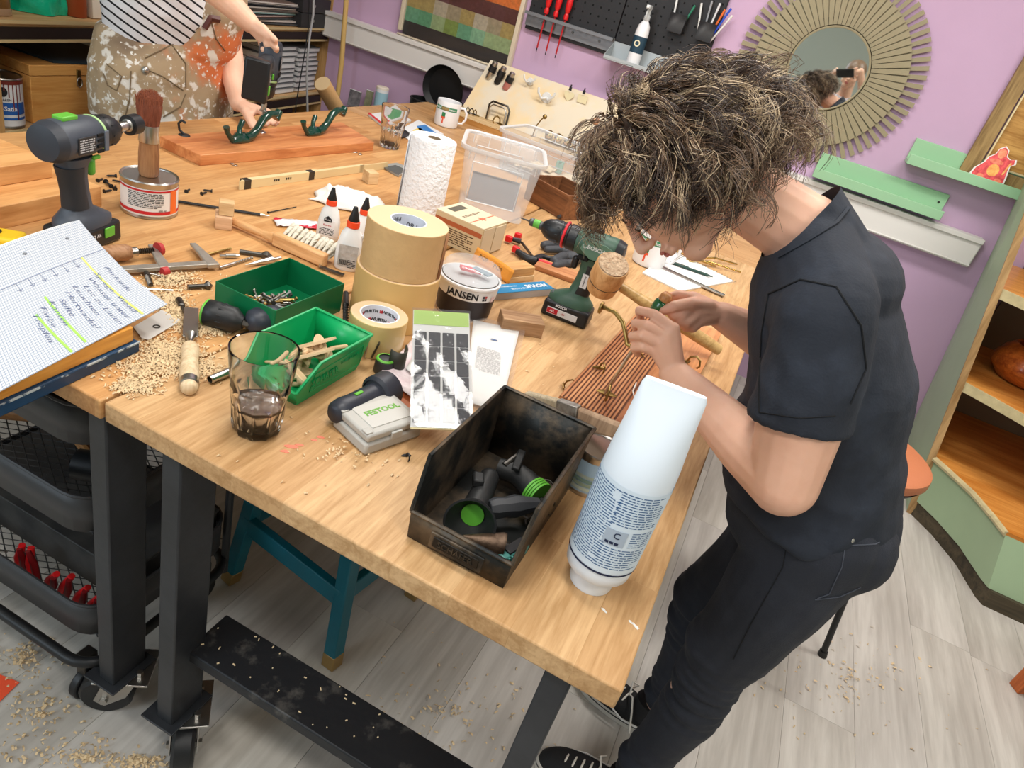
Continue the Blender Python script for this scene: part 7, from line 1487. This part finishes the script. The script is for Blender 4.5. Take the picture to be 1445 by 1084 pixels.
def hairdo(M, t, mats, seed, nlock, length, grav, curl=.010, mask=None, root=(.079, .100, .084), cen=(0, -.012, .030), spread=.012, per=13, rad=.00055, lift0=.35, maxd=None):
    RR = random.Random(seed); b = MB(); off = t.location; Mr = M.to_3x3()
    for k in range(nlock):
        while True:
            z = RR.uniform(-.75, 1); a = RR.uniform(0, 2*pi); s = sqrt(1-z*z); n_ = V3((s*cos(a), s*sin(a), z)); p = V3((cen[0]+root[0]*n_.x, cen[1]+root[1]*n_.y, cen[2]+root[2]*n_.z))
            if not mask or mask(p, n_): break
        L_ = length*RR.uniform(.65, 1.2); ph = RR.uniform(0, 6.28); cr = curl*RR.uniform(.5, 1.5); tw = RR.choice((-1, 1))*RR.uniform(.6, 1.35)*2*pi; N = 16
        w0 = Mr @ n_; flow = (V3((0, 0, 1)).cross(n_)); crown = V3((n_.x*.55, n_.y*.55-.25*(n_.y < 0), -.55)); dirw = (Mr @ crown)
        P0 = M @ p; gd = []; d = (w0*.75+dirw*lift0).normalized(); q = P0.copy(); L_ *= (.60 if n_.y > .25 else .78 if n_.z > .5 else 1)
        swirl = V3((RR.uniform(-1, 1), RR.uniform(-1, 1), RR.uniform(-.6, .4)))*(.9 if n_.z > .72 else .40)
        for j in range(N):
            gd.append(q.copy()); f = j/(N-1); d = (d*.76+(dirw*.30*(1-f)+((Mr @ V3(cen)+M.translation)-q).normalized()*.34*f*f+V3((0, 0, -1))*grav*(.3+f)+swirl*.16)).normalized(); q = q+d*L_/N
            # keep outside the skull
            lo = M.inverted() @ q; e = V3(((lo.x-cen[0])/root[0], (lo.y-cen[1])/root[1], (lo.z-cen[2])/root[2])); l = e.length
            if l < 1.06 and lo.z > -.06: e = e/l*1.08; q = M @ V3((e.x*root[0]+cen[0], e.y*root[1]+cen[1], e.z*root[2]+cen[2]))
        mi = RR.choices(range(len(mats)), (5, 4, 1.8)[:len(mats)])[0]
        for i in range(per):
            oa = RR.uniform(0, 6.28); orr = spread*RR.random()**.5; pts = []; rs_ = []; fr = RR.uniform(.8, 1.05); m2 = mi if RR.random() < .7 else RR.randrange(len(mats)); ll = RR.uniform(.75, 1.08); stray = RR.random() < .035
            for j in range(N):
                f = j/(N-1); g = gd[min(N-1, int(j*ll))] if j*ll < N-1 else gd[-1]+(gd[-1]-gd[-2])*(j*ll-(N-1)); tg = (gd[min(j+1, N-1)]-gd[max(j-1, 0)]).normalized(); u = tg.orthogonal().normalized(); w = tg.cross(u)
                A = ph+tw*f*fr; pts.append(g+(u*cos(A)+w*sin(A))*cr*f*1.3*(2.2 if stray else 1)+(u*cos(oa+f)+w*sin(oa+f))*orr*(.25+.75*sin(pi*min(1, f*1.15)*.9)+.3*(stray)*f*3)-off); rs_.append(rad*(1.25-f*.8))
            b.tube(pts, rs_, 3, mi=m2)
    o = obj('hair', b, mats, t, smooth=180); return stuff(o)
# ------------------------------------------------ the person at the bench
org = V3((.25, 1.12, 0))
t = PER = thing('person', 'person in black t-shirt and black jeans bending over the bench with a screwdriver', 'person', org)
Uw = cam2w(V3((-.79, -.61, 0))); Fw = cam2w(V3((-.61, .79, 0)))
HO = PY(957, 251, 1.09)
b = MB(); HM = head(b, HO, Fw, Uw, radians(-16))
nb = V3((.045, 1.12, 1.250)); b.cap(HM @ V3((0, -.035, -.035)), nb, .050, .056); b.cap(nb, (.085, 1.12, 1.19), .058, .070)
Sh, El, Wr = V3((.112, .985, 1.185)), PY(1106, 680, .955), PY(951, 527, 1.135)
Sh2, El2, Wr2 = V3((.095, 1.275, 1.19)), V3((.15, 1.37, .985)), PY(1019, 446, 1.265)
def two(b, A, B, ra, rm, rb, k=.4): Mx_ = V3(A).lerp(V3(B), k); b.cap(A, Mx_, ra, rm); b.cap(Mx_, B, rm, rb)
for S_, E_, W_ in ((Sh, El, Wr), (Sh2, El2, Wr2)):
    b.cap((.085, 1.12, 1.19), S_, .07, .055); two(b, S_, E_, .060, .062, .050, .5); two(b, E_, W_, .050, .047, .026, .3)
HP, KN, AN = [V3((.265, 1.05, .84)), V3((.27, 1.19, .84))], [V3((.235, 1.045, .485)), V3((.198, 1.225, .43))], [V3((.215, 1.05, .10)), V3((.228, 1.265, .10))]
chain(b, [((.13, 1.12, 1.10), (.08, .13, .09)), ((.20, 1.12, .97), (.085, .12, .09)), ((.25, 1.12, .87), (.09, .13, .08))])
for h, k, a in zip(HP, KN, AN): two(b, h, k, .075, .065, .045); two(b, k, a, .047, .045, .032, .35)
def hand(b, wr, palm, fingers, thumb):
    w = PY(*wr)
    for q_ in palm: b.cap(w, PY(*q_), .0205, .0118, 12)
    for i in range(len(palm)-1): b.cap(PY(*palm[i]), PY(*palm[i+1]), .0115, .0115, 10)
    for f in fingers:
        P_ = [PY(*q_) for q_ in f]; rs_ = (.0098, .0090, .0082, .0074)
        for i in range(len(P_)-1): b.cap(P_[i], P_[i+1], rs_[i], rs_[i+1], 12)
    P_ = [PY(*q_) for q_ in thumb]; rs_ = (.014, .0115, .0102, .0090)
    for i in range(len(P_)-1): b.cap(P_[i], P_[i+1], rs_[i], rs_[i+1], 12)
hand(b, (951, 524, 1.135), ((950, 464, 1.140), (941, 474, 1.132), (932, 485, 1.128), (926, 497, 1.13)),
     (((950, 464, 1.140), (924, 444, 1.140), (902, 438, 1.160), (904, 450, 1.185)), ((941, 474, 1.132), (914, 459, 1.126), (896, 456, 1.148), (899, 468, 1.172)), ((932, 485, 1.128), (907, 474, 1.120), (892, 474, 1.140), (896, 484, 1.163)), ((926, 497, 1.130), (908, 490, 1.122), (895, 491, 1.138), (900, 499, 1.156))),
     ((948, 508, 1.155), (928, 487, 1.185), (914, 470, 1.195), (905, 458, 1.19)))
hand(b, (1014, 443, 1.262), ((978, 420, 1.235), (982, 430, 1.222), (985, 441, 1.218), (990, 452, 1.222)),
     (((978, 420, 1.235), (957, 416, 1.222), (940, 421, 1.215), (932, 428, 1.215)), ((982, 432, 1.222), (963, 446, 1.195), (950, 446, 1.190), (944, 440, 1.198)), ((985, 443, 1.218), (970, 456, 1.196), (958, 455, 1.192), (952, 448, 1.200)), ((990, 452, 1.222), (978, 463, 1.206), (967, 462, 1.202), (961, 456, 1.208))),
     ((1000, 432, 1.24), (975, 428, 1.205), (952, 432, 1.186), (936, 438, 1.186)))
fuse('body', b, skin, t, .0028, 5, .5, off=org)
brow = mat('brow_dark', (60, 46, 40), .8); face_parts(HM, t, brow)
for (px_, py_, yy, dx) in ((905, 449, 1.19, 0),): pass
# shirt
b = MB()
chain(b, [((.078, 1.12, 1.190), (.075, .120, .070)), ((.125, 1.12, 1.140), (.112, .162, .095)), ((.170, 1.12, 1.075), (.124, .162, .09)), ((.195, 1.12, .985), (.132, .154, .08)), ((.222, 1.12, .905), (.148, .160, .07)), ((.235, 1.12, .860), (.152, .167, .05))])
for S_, E_ in ((Sh, El), (Sh2, El2)):
    b.cap((.095, 1.12, 1.165), S_+V3((0, 0, -.008)), .090, .066); e_ = S_.lerp(E_, .55); b.cap(S_, S_.lerp(E_, .25), .066, .067); X = axisM(S_, E_-S_); L_ = (E_-S_).length; b.lathe([(.064, 0), (.069, L_*.3), (.0685, L_*.62)], 24, X)
b.cap((.105, 1.12, 1.195), (.03, 1.12, 1.275), .082, .062); b.ell((.122, 1.13, 1.205), (.088, .14, .072)); b.cap((.06, 1.10, 1.235), Sh+V3((0, .01, .012)), .066, .062); b.cap((.06, 1.14, 1.235), Sh2, .066, .060)
def wrinkle(p):
    q_ = V3((p.x*9, p.y*5, p.z*16)); a = noise.noise(q_); c = noise.noise(V3((p.x*22+p.z*14, p.y*9, p.z*26))); low = max(0, min(1, (1.16-p.z)*4))
    d_ = 1-abs(noise.noise(V3((p.x*6+p.z*5, p.y*4, p.z*9-p.x*7))))*2; return .0065*a*(.4+low)+.0042*c*(.3+low)+.006*max(0, d_-.6)*(.3+low)
sh_o = fuse('t_shirt', b, cloth, t, .0045, 5, .5, wrinkle, org, clip=[((.25, 1.12, .835), (0.05, 0, -1)), (tuple((PY(1066, 366, 1.06)+PY(1190, 262, 1.15))/2), tuple((HM @ V3((0, -.035, -.035))-V3((.085, 1.12, 1.19))).normalized()))])
bts = bvh(sh_o)
blk_s = mat('stitch_dark', (14, 16, 20), .9)
stitch(bts, ((1085, 415), (1075, 470), (1072, 540), (1072, 590)), .0012, blk_s, t, 'sleeve_seam'); stitch(bts, ((1085, 415), (1130, 395), (1180, 405), (1215, 460), (1222, 520), (1195, 580)), .0014, blk_s, t, 'armhole_seam')
stitch(bts, ((1072, 582), (1130, 590), (1188, 586)), .0010, blk_s, t, 'hem_stitch'); stitch(bts, ((1100, 362), (1140, 340), (1180, 315), (1200, 290)), .0035, cloth, t, 'neckband', .0005)
# trousers
b = MB(); chain(b, [((.238, 1.12, .885), (.130, .150, .05)), ((.245, 1.12, .840), (.138, .155, .06)), ((.245, 1.12, .79), (.122, .145, .06))]); b.ell((.300, 1.058, .835), (.088, .078, .085)); b.ell((.302, 1.185, .835), (.085, .078, .085))
for i, (h, k, a) in enumerate(zip(HP, KN, AN)):
    m1 = h.lerp(k, .45)+V3((.004, 0, 0)); b.cap(h, m1, .098, .084); b.cap(m1, k, .084, .063); b.ell(tuple(k+V3((-.002, 0, .055))), (.069, .068, .09)); c1 = k.lerp(a, .3)+V3((.012, 0, 0)); b.cap(k, c1, .062, .058); b.cap(c1, a+V3((0, 0, .03)), .058, .044)
def folds(p):
    f = 0
    for k in KN: f += max(0, 1-abs(p.z-k.z+.02)/.12)*noise.noise(V3((p.x*10, p.y*9, p.z*55)))*.0065
    for a in AN: f += max(0, 1-abs(p.z-a.z-.05)/.12)*noise.noise(V3((p.x*12, p.y*10, p.z*48)))*.007
    return f+.003*noise.noise(V3((p.x*8, p.y*8, p.z*11)))
tr_o = fuse('jeans', b, denim, t, .005, 5, .5, folds, org, clip=[((0, 0, .905), (0, 0, 1))])
btt = bvh(tr_o); sti = mat('stitch_grey', (66, 70, 80), .8)
stitch(btt, ((1193, 768), (1188, 800), (1170, 838), (1150, 846)), .0009, sti, t, 'pocket_stitch'); stitch(btt, ((1193, 770), (1235, 768), (1262, 752)), .0009, sti, t, 'pocket_stitch'); stitch(btt, ((1150, 846), (1185, 842), (1220, 826)), .0009, sti, t, 'pocket_stitch')
stitch(btt, ((1115, 740), (1105, 800), (1060, 880), (1030, 940)), .0009, blk_s, t, 'side_seam')
q_ = proj(btt, 1201, 762, .001)
if q_: obj('rivet', MB().ell(tuple(q_-org), (.0045, .0045, .0045)), steel, t, smooth=60)
# trainers
def shoe(hx, tx, nm_side):
    hx = V3(hx); tx = V3(tx); d = (tx-hx); a = atan2(d.y, d.x); X = Matrix.Translation(hx-org) @ Matrix.Rotation(a, 4, 'Z'); L_ = d.length
    def outline(s, n=36): return [((L_/2-.035+(L_/2+.02)*s*cos(u)), (.040+.008*cos(u))*s*sin(u)) for u in [2*pi*i/n for i in range(n)]]
    o_ = outline(1); sb = mat('canvas_black', (30, 30, 32), .8, bump=.1, bs=200)
    so = obj('sole', MB().prism(o_, .0, .026, X), mat('sole_white', (206, 200, 190), .6), t, bev=.004, seg=3); obj('sole_line', MB().tube([X @ V3((x*1.0, y*1.02, .018)) for x, y in o_], .0012, 4, closed=True), black, so)
    up = MB()
    for s, z in ((.96, .026), (.93, .040), (.84, .052), (.70, .060)): up.v += []; 
    rings = [[tuple(X @ V3((x-(.0 if z < .05 else .02*(z-.05)/.01*.3), y, z+max(0, .02-.25*abs(x))*0))) for x, y in outline(s)] for s, z in ((.965, .024), (.95, .038), (.86, .052), (.72, .060))]
    o1 = obj('upper', loft(rings, up), sb, t, smooth=60)
    obj('collar', loft([[tuple(X @ V3((-.018+.050*s*cos(u), .034*s*sin(u), z))) for u in [2*pi*i/24 for i in range(24)]] for s, z in ((1.05, .045), (1.0, .075), (.98, .095))]), sb, t, smooth=60)
    obj('side_stripe', MB().tube([X @ V3(q) for q in ((-.03, .044, .045), (.03, .047, .034), (.08, .043, .046), (.12, .040, .036))], .0022, 5), paper, t); obj('side_stripe', MB().tube([X @ V3((q[0], -q[1], q[2])) for q in ((-.03, .044, .045), (.03, .047, .034), (.08, .043, .046), (.12, .040, .036))], .0022, 5), paper, t)
    lc = mat('lace_white', (232, 226, 216), .8)
    for k in range(5): x = .045+k*.018; obj('lace', MB().tube([X @ V3((x, -.022, .058-k*.001)), X @ V3((x+.004, 0, .066-k*.001)), X @ V3((x+.008, .022, .058-k*.001))], .0024, 6), lc, t)
    obj('lace', MB().tube([X @ V3(q) for q in ((.045, 0, .068), (.035, .018, .085), (.02, .04, .07), (.0, .062, .03))], .0022, 6), lc, t); obj('lace', MB().tube([X @ V3(q) for q in ((.045, 0, .068), (.055, -.02, .088), (.04, -.04, .07), (.05, -.055, .035))], .0022, 6), lc, t)
shoe((.205, 1.265, 0), (.015, 1.305, 0), ''); shoe((.20, 1.05, 0), (.005, 1.03, 0), '')
# hair
hm3 = [mat('hair_dark', (64, 48, 40), .42, spec=.7), mat('hair_brown', (120, 94, 72), .42, spec=.7), mat('hair_grey', (196, 172, 140), .42, spec=.7)]
inv = HM
cap_ = MB(); cap_.ell((0, -.022, .040), (.084, .098, .084), Matrix.Translation(-org) @ HM, 32, 20); obj('hair_base', cap_, hm3[0], t, smooth=80)
def hmask(p, n_): 
    if n_.y > .55 and n_.z < .55: return False
    if n_.y > .15 and n_.z < .0: return False
    return n_.z > -.62
hairdo(HM, t, hm3, 11, 560, .142, .15, .0125, hmask, spread=.0070, per=17, rad=.00058, root=(.088, .112, .094), lift0=.55)
hairdo(HM, t, hm3, 12, 150, .13, .34, .011, lambda p, n_: n_.y < -.1 and -.75 < n_.z < .35, spread=.010, per=14, rad=.00062, root=(.080, .104, .086), lift0=.8)
hairdo(HM, t, hm3, 13, 120, .088, .20, .009, lambda p, n_: abs(n_.x) > .6 and -.75 < n_.z < .3 and -.6 < n_.y < .42, spread=.009, per=14, rad=.00062, root=(.082, .100, .084), lift0=.9)
stitch(BVHTree.FromPolygons([v.co+org for v in t.children[0].data.vertices], [p.vertices for p in t.children[0].data.polygons]), ((1102, 282), (1090, 315), (1075, 340), (1062, 364)), .0008, steel, t, 'necklace', .001)
# screwdriver and long hook in the hands
A = PZ(853, 556, TT+.030); B = PY(927, 440, 1.195); ts = thing('screwdriver', 'long screwdriver with green and wooden handle held in both hands', 'screwdriver', A, 0); d = B-A; X = axisM((0, 0, 0), d); L_ = d.length; D2 = d.normalized()
obj('shaft', MB().lathe([(.0012, 0), (.0032, .008), (.0032, L_*.98)], 12, X), steel, ts, smooth=40)
obj('green_bolster', MB().lathe([(.006, L_*.93), (.0135, L_*.97), (.0150, L_*1.03), (.0140, L_*1.10), (.010, L_*1.13)], 24, X), mat('handle_green', (28, 96, 52), .25, coat=.5), ts, smooth=60)
obj('wooden_grip', MB().lathe([(.010, L_*1.12), (.0115, L_*1.13), (.0110, L_*1.17), (.007, L_*1.20)], 20, X), wood('grip_wood', (206, 150, 96), (170, 110, 62), 'z', 2, .4), ts, smooth=60)
pts = [PY(*q) for q in ((848, 434, 1.22), (853, 434, 1.215), (868, 441, 1.205), (879, 455, 1.195), (883, 472, 1.185), (885, 486, 1.178), (895, 492, 1.172), (905, 494, 1.168))]; c0 = pts[-1]
th = thing('long_brass_hook', 'long curved olive brass hook with flat end held in the near hand', 'hook', c0, 0); obj('arm', MB().tube([p-c0 for p in pts], .0042, 10), brass, th, smooth=60); obj('end_disc', MB().cyl(pts[0]-c0+V3((-.002, 0, 0)), pts[0]-c0+V3((.003, 0, 0)), .012, n=20), brass, th, bev=.001)
# ------------------------------------------------ the second person, torso and arms behind the reddish board
org = V3((-2.03, 1.90, 0))
t = thing('person', 'person in striped shirt and paint splashed beige overalls driving a screw, head out of view', 'person', org)
def mixmat(name, fn):
    m = bpy.data.materials.new(name); m.use_nodes = True; fn(m.node_tree, m.node_tree.nodes, m.node_tree.links); return m
def ov(nt, N, L):
    b_ = N['Principled BSDF']; b_.inputs['Roughness'].default_value = .85; tc = N.new('ShaderNodeTexCoord'); col = None; prev = None
    base = N.new('ShaderNodeRGB'); base.outputs[0].default_value = lin((164, 142, 112)); prev = base.outputs[0]
    vd = N.new('ShaderNodeVectorMath'); vd.operation = 'DISTANCE'; L.new(tc.outputs['Object'], vd.inputs[0]); vd.inputs[1].default_value = (.13, .06, .98); vm = N.new('ShaderNodeMapRange'); L.new(vd.outputs['Value'], vm.inputs[0]); vm.inputs[1].default_value = .07; vm.inputs[2].default_value = .24; vm.inputs[3].default_value = .13; vm.inputs[4].default_value = -.06
    for sc_, lo, hi, c, det in ((5, .5, .66, (128, 108, 88), 4), (3.6, .53, .60, (204, 112, 62), 6), (24, .57, .63, (218, 212, 202), 3), (62, .62, .68, (228, 224, 216), 2)):
        n = N.new('ShaderNodeTexNoise'); n.inputs['Scale'].default_value = sc_; n.inputs['Detail'].default_value = det; L.new(tc.outputs['Object'], n.inputs[0]); r = N.new('ShaderNodeMapRange'); r.inputs[1].default_value = lo; r.inputs[2].default_value = hi; ad = N.new('ShaderNodeMath'); ad.operation = 'ADD'; L.new(n.outputs[0], ad.inputs[0]); ad.inputs[1].default_value = 0; L.new(ad.outputs[0], r.inputs[0])
        if sc_ == 3.6: L.new(vm.outputs[0], ad.inputs[1])
        mx = N.new('ShaderNodeMix'); mx.data_type = 'RGBA'; L.new(r.outputs[0], mx.inputs[0]); L.new(prev, mx.inputs[6]); mx.inputs[7].default_value = lin(c); prev = mx.outputs[2]
    L.new(prev, b_.inputs['Base Color'])
def st(nt, N, L):
    b_ = N['Principled BSDF']; b_.inputs['Roughness'].default_value = .85; tc = N.new('ShaderNodeTexCoord'); dt = N.new('ShaderNodeVectorMath'); dt.operation = 'DOT_PRODUCT'; dt.inputs[1].default_value = (10, 16, 36); L.new(tc.outputs['Object'], dt.inputs[0])
    fr_ = N.new('ShaderNodeMath'); fr_.operation = 'FRACT'; L.new(dt.outputs['Value'], fr_.inputs[0]); gt = N.new('ShaderNodeMath'); gt.operation = 'GREATER_THAN'; gt.inputs[1].default_value = .76; L.new(fr_.outputs[0], gt.inputs[0])
    mx = N.new('ShaderNodeMix'); mx.data_type = 'RGBA'; L.new(gt.outputs[0], mx.inputs[0]); mx.inputs[6].default_value = lin((218, 218, 222)); mx.inputs[7].default_value = lin((22, 22, 26)); L.new(mx.outputs[2], b_.inputs['Base Color'])
ovm = mixmat('painted_overalls', ov); stm = mixmat('striped_jersey', st)
O2 = V3((-1.90, 1.93, 1.50)); b = MB(); HM2 = head(b, O2, V3((.8, -.1, -.7)), V3((.5, 0, .8)), 0); b.cap(HM2 @ V3((0, -.035, -.035)), (-1.98, 1.90, 1.30), .05, .07)
S1, E1, W1 = V3((-1.97, 1.72, 1.26)), PY(262, -55, 1.70), PY(352, 32, 1.80)
S2, E2, W2_ = V3((-1.99, 2.08, 1.25)), PY(320, 60, 2.14), PY(336, 146, 1.99)
for S_, E_, W_ in ((S1, E1, W1), (S2, E2, W2_)): b.cap((-1.99, 1.9, 1.26), S_, .08, .058); two(b, S_, E_, .056, .054, .046, .5); two(b, E_, W_, .050, .046, .028, .3)
b.ell((-2.0, 1.9, 1.12), (.11, .17, .18)); b.ell((-2.03, 1.9, .9), (.11, .16, .16))
for s in (-1, 1): two(b, (-2.03, 1.9+s*.09, .82), (-2.0, 1.9+s*.10, .46), .08, .07, .05); two(b, (-2.0, 1.9+s*.10, .46), (-2.04, 1.9+s*.11, .08), .052, .05, .035); b.cap((-2.04, 1.9+s*.11, .04), (-1.90, 1.9+s*.12, .035), .038, .032)
hand(b, (352, 32, 1.80), ((372, 40, 1.80), (380, 52, 1.80), (384, 62, 1.81), (384, 72, 1.82)), (((374, 42, 1.80), (388, 56, 1.80), (388, 68, 1.83), (380, 74, 1.85)), ((376, 54, 1.80), (390, 68, 1.81), (388, 80, 1.84), (380, 84, 1.86)), ((376, 62, 1.80), (388, 78, 1.82), (384, 88, 1.85), (376, 92, 1.86)), ((372, 70, 1.80), (382, 86, 1.82), (378, 94, 1.84), (372, 96, 1.86))), ((360, 36, 1.82), (368, 56, 1.86), (372, 72, 1.88), (374, 84, 1.89)))
hand(b, (338, 148, 1.99), ((352, 162, 1.96), (360, 158, 1.98), (370, 156, 2.0), (378, 158, 2.02)), (((352, 162, 1.96), (358, 172, 1.94), (362, 177, 1.94), (365, 180, 1.94)), ((366, 157, 1.98), (378, 164, 1.97), (380, 172, 1.96), (376, 176, 1.95)), ((372, 156, 2.0), (386, 162, 1.99), (389, 170, 1.98), (385, 175, 1.97)), ((378, 158, 2.02), (390, 166, 2.01), (392, 172, 2.0), (388, 176, 1.99))), ((346, 158, 1.96), (352, 170, 1.93), (356, 178, 1.92), (360, 182, 1.92)))
fuse('body', b, skin2, t, .0034, 5, .5, off=org)
face_parts(HM2, t, brow)
cap_ = MB(); cap_.ell((0, -.022, .040), (.088, .104, .088), Matrix.Translation(-org) @ HM2, 32, 20); obj('hair_base', cap_, hm3[0], t, smooth=80)
hairdo(HM2, t, hm3[:2], 5, 120, .12, .12, .008, hmask, per=8, rad=.0009)
b = MB(); chain(b, [((-2.0, 1.91, 1.20), (.145, .22, .12)), ((-2.01, 1.92, 1.08), (.155, .215, .11)), ((-2.03, 1.93, .95), (.15, .20, .11))]); b.cap((-2.0, 1.9, 1.25), S1, .12, .085); b.cap((-2.0, 1.9, 1.25), S2, .12, .085)
for S_, E_ in ((S1, E1), (S2, E2)): L_ = (E_-S_).length; b.lathe([(.075, 0), (.072, L_*.6)], 24, axisM(S_, E_-S_))
w2f = lambda p: .006*noise.noise(V3((p.x*7, p.y*7, p.z*11)))+.004*noise.noise(p*19)
so_ = fuse('striped_shirt', b, stm, t, .007, 5, .5, w2f, org)
b = MB(); chain(b, [((-2.03, 1.94, .98), (.168, .235, .05)), ((-2.03, 1.93, .88), (.180, .255, .09)), ((-2.03, 1.93, .74), (.185, .260, .10))]); chain(b, [((-2.015, 1.97, .98), (.170, .205, .08)), ((-1.99, 2.005, 1.10), (.170, .165, .08)), ((-1.985, 2.03, 1.20), (.165, .11, .07))])
for s in (-1, 1): b.cap((-2.03, 1.9+s*.10, .74), (-2.01, 1.9+s*.11, .42), .125, .10); b.cap((-2.01, 1.9+s*.11, .42), (-2.03, 1.9+s*.11, .10), .10, .09)
oo_ = fuse('overalls', b, ovm, t, .007, 5, .5, lambda p: .008*noise.noise(V3((p.x*5, p.y*6, p.z*8)))+.004*noise.noise(p*17), org)
bto = bvh(oo_); sm = mat('seam_brown', (112, 94, 70), .8)
for P_ in (((200, 95), (230, 108), (265, 132)), ((240, 60), (262, 90), (262, 130)), ((185, 100), (183, 140), (176, 168)), ((150, 90), (172, 108), (165, 128), (152, 120), (145, 100)), ((298, 30), (305, 55), (320, 75)), ((205, 82), (245, 62), (288, 34)), ((335, 150), (320, 165), (310, 180)), ((262, 132), (255, 150), (225, 168))): stitch(bto, P_, .002, sm, t, 'seam', .001)
for x, y in ((205, 99),):
    q_ = proj(bto, x, y, .002)
    if q_: obj('button', MB().ell(tuple(q_-org), (.012, .012, .012)), steel, t, smooth=60)
stitch(bto, ((288, 40), (297, 25), (312, 28)), .010, mat('strap_brown', (84, 40, 34), .5), t, 'strap')
q_ = proj(bto, 157, 107, .004)
# drill in the second person's hands
PD = PY(366, 160, 1.93); tip = PZ(368, 184, TT+.045); up_ = (PY(379, 62, 1.93)-PY(368, 150, 1.93)).normalized(); td = drill('dark cordless drill held nose down by the person in overalls', V3((0, 0, 0)), 0, 'grey', k=1.0)
xd = -up_; hd_ = V3((.62, -1, .70)); zd = -(hd_-xd*hd_.dot(xd)).normalized(); yd = zd.cross(xd)
base_ = tip-xd*.185-zd*.19; td.matrix_world = Matrix(((xd.x, yd.x, zd.x, base_.x), (xd.y, yd.y, zd.y, base_.y), (xd.z, yd.z, zd.z, base_.z), (0, 0, 0, 1)))
for c in list(td.children):
    if c.name.startswith(('depth_stop',)): bpy.data.objects.remove(c)
# ------------------------------------------------ the photographer, seen only in the sunburst mirror
org = V3((.05, -.34, 0)); t = thing('person', 'photographer in pale patterned top holding up a phone, reflected in the sunburst mirror', 'person', org)
fwv = cam2w(V3((0, 0, 1))); rgt = cam2w(V3((1, 0, 0))); upv = cam2w(V3((0, -1, 0)))
PH = CAM-fwv*.020
b = MB(); HO3 = CAM+V3((.07, -.30, .015)); HM3 = head(b, HO3, V3((-.15, .9, -.25)), V3((.15, .2, 1)), 0); b.cap(HM3 @ V3((0, -.03, -.04)), (.08, -.38, 1.28), .05, .06)
for s, S_, E_ in ((-1, V3((-.12, -.38, 1.24)), V3((-.25, -.30, 1.06))), (1, V3((.27, -.38, 1.24)), V3((.34, -.24, 1.14)))):
    W_ = PH+rgt*s*.105-fwv*.06-upv*.01; b.cap((.08, -.38, 1.24), S_, .07, .055); two(b, S_, E_, .052, .048, .042, .5); two(b, E_, W_, .042, .038, .026, .4); pm2 = PH+rgt*s*.085-fwv*.030; b.cap(W_, pm2, .024, .016)
    for k in range(4): f0 = pm2+upv*(.03-.018*k); f1 = PH+rgt*s*.070+upv*(.032-.017*k)-fwv*.012; b.cap(f0, f1, .009, .0075)
    b.cap(pm2-upv*.02, PH+rgt*s*.05-upv*.028-fwv*.016, .010, .008)
for s in (-1, 1): two(b, (.08+s*.09, -.36, .85), (.08+s*.1, -.34, .46), .08, .07, .05); two(b, (.08+s*.1, -.34, .46), (.08+s*.1, -.36, .08), .05, .05, .035); b.cap((.08+s*.1, -.36, .04), (.08+s*.11, -.22, .035), .038, .032)
chain(b, [((.08, -.38, 1.18), (.14, .09, .10)), ((.08, -.37, .90), (.13, .10, .10))])
fuse('body', b, skin2, t, .004, 5, .5, off=org); face_parts(HM3, t, brow)
cap_ = MB(); cap_.ell((0, -.022, .038), (.088, .104, .090), Matrix.Translation(-org) @ HM3, 32, 20); obj('hair_base', cap_, hm3[1], t, smooth=80)
b = MB(); chain(b, [((.08, -.38, 1.20), (.18, .115, .08)), ((.08, -.38, 1.05), (.17, .12, .09)), ((.08, -.37, .86), (.18, .13, .09))]); b.cap((.08, -.38, 1.22), (-.13, -.38, 1.22), .09, .07); b.cap((.08, -.38, 1.22), (.28, -.38, 1.22), .09, .07)
fuse('top', b, mat('pale_pattern', (220, 214, 218), .8, col2=(120, 120, 132), vs=30, thr=(.5, .6)), t, .008, 5, .5, off=org)
b = MB(); 
for s in (-1, 1): b.cap((.08+s*.08, -.36, .84), (.08+s*.1, -.34, .46), .10, .075); b.cap((.08+s*.1, -.34, .46), (.08+s*.1, -.36, .10), .075, .06)
fuse('trousers', b, denim, t, .008, 5, .5, off=org)
tp_ = thing('phone', 'dark phone held by the photographer reflected in the sunburst mirror', 'phone', PH, 0); Xp = Matrix(((rgt.x, upv.x, -fwv.x, 0), (rgt.y, upv.y, -fwv.y, 0), (rgt.z, upv.z, -fwv.z, 0), (0, 0, 0, 1)))
obj('phone_body', MB().box((.0, 0, 0), (.15, .074, .008), Xp), black, tp_, bev=.002); obj('screen', MB().box((0, 0, .0045), (.142, .068, .001), Xp), dgrey, tp_)
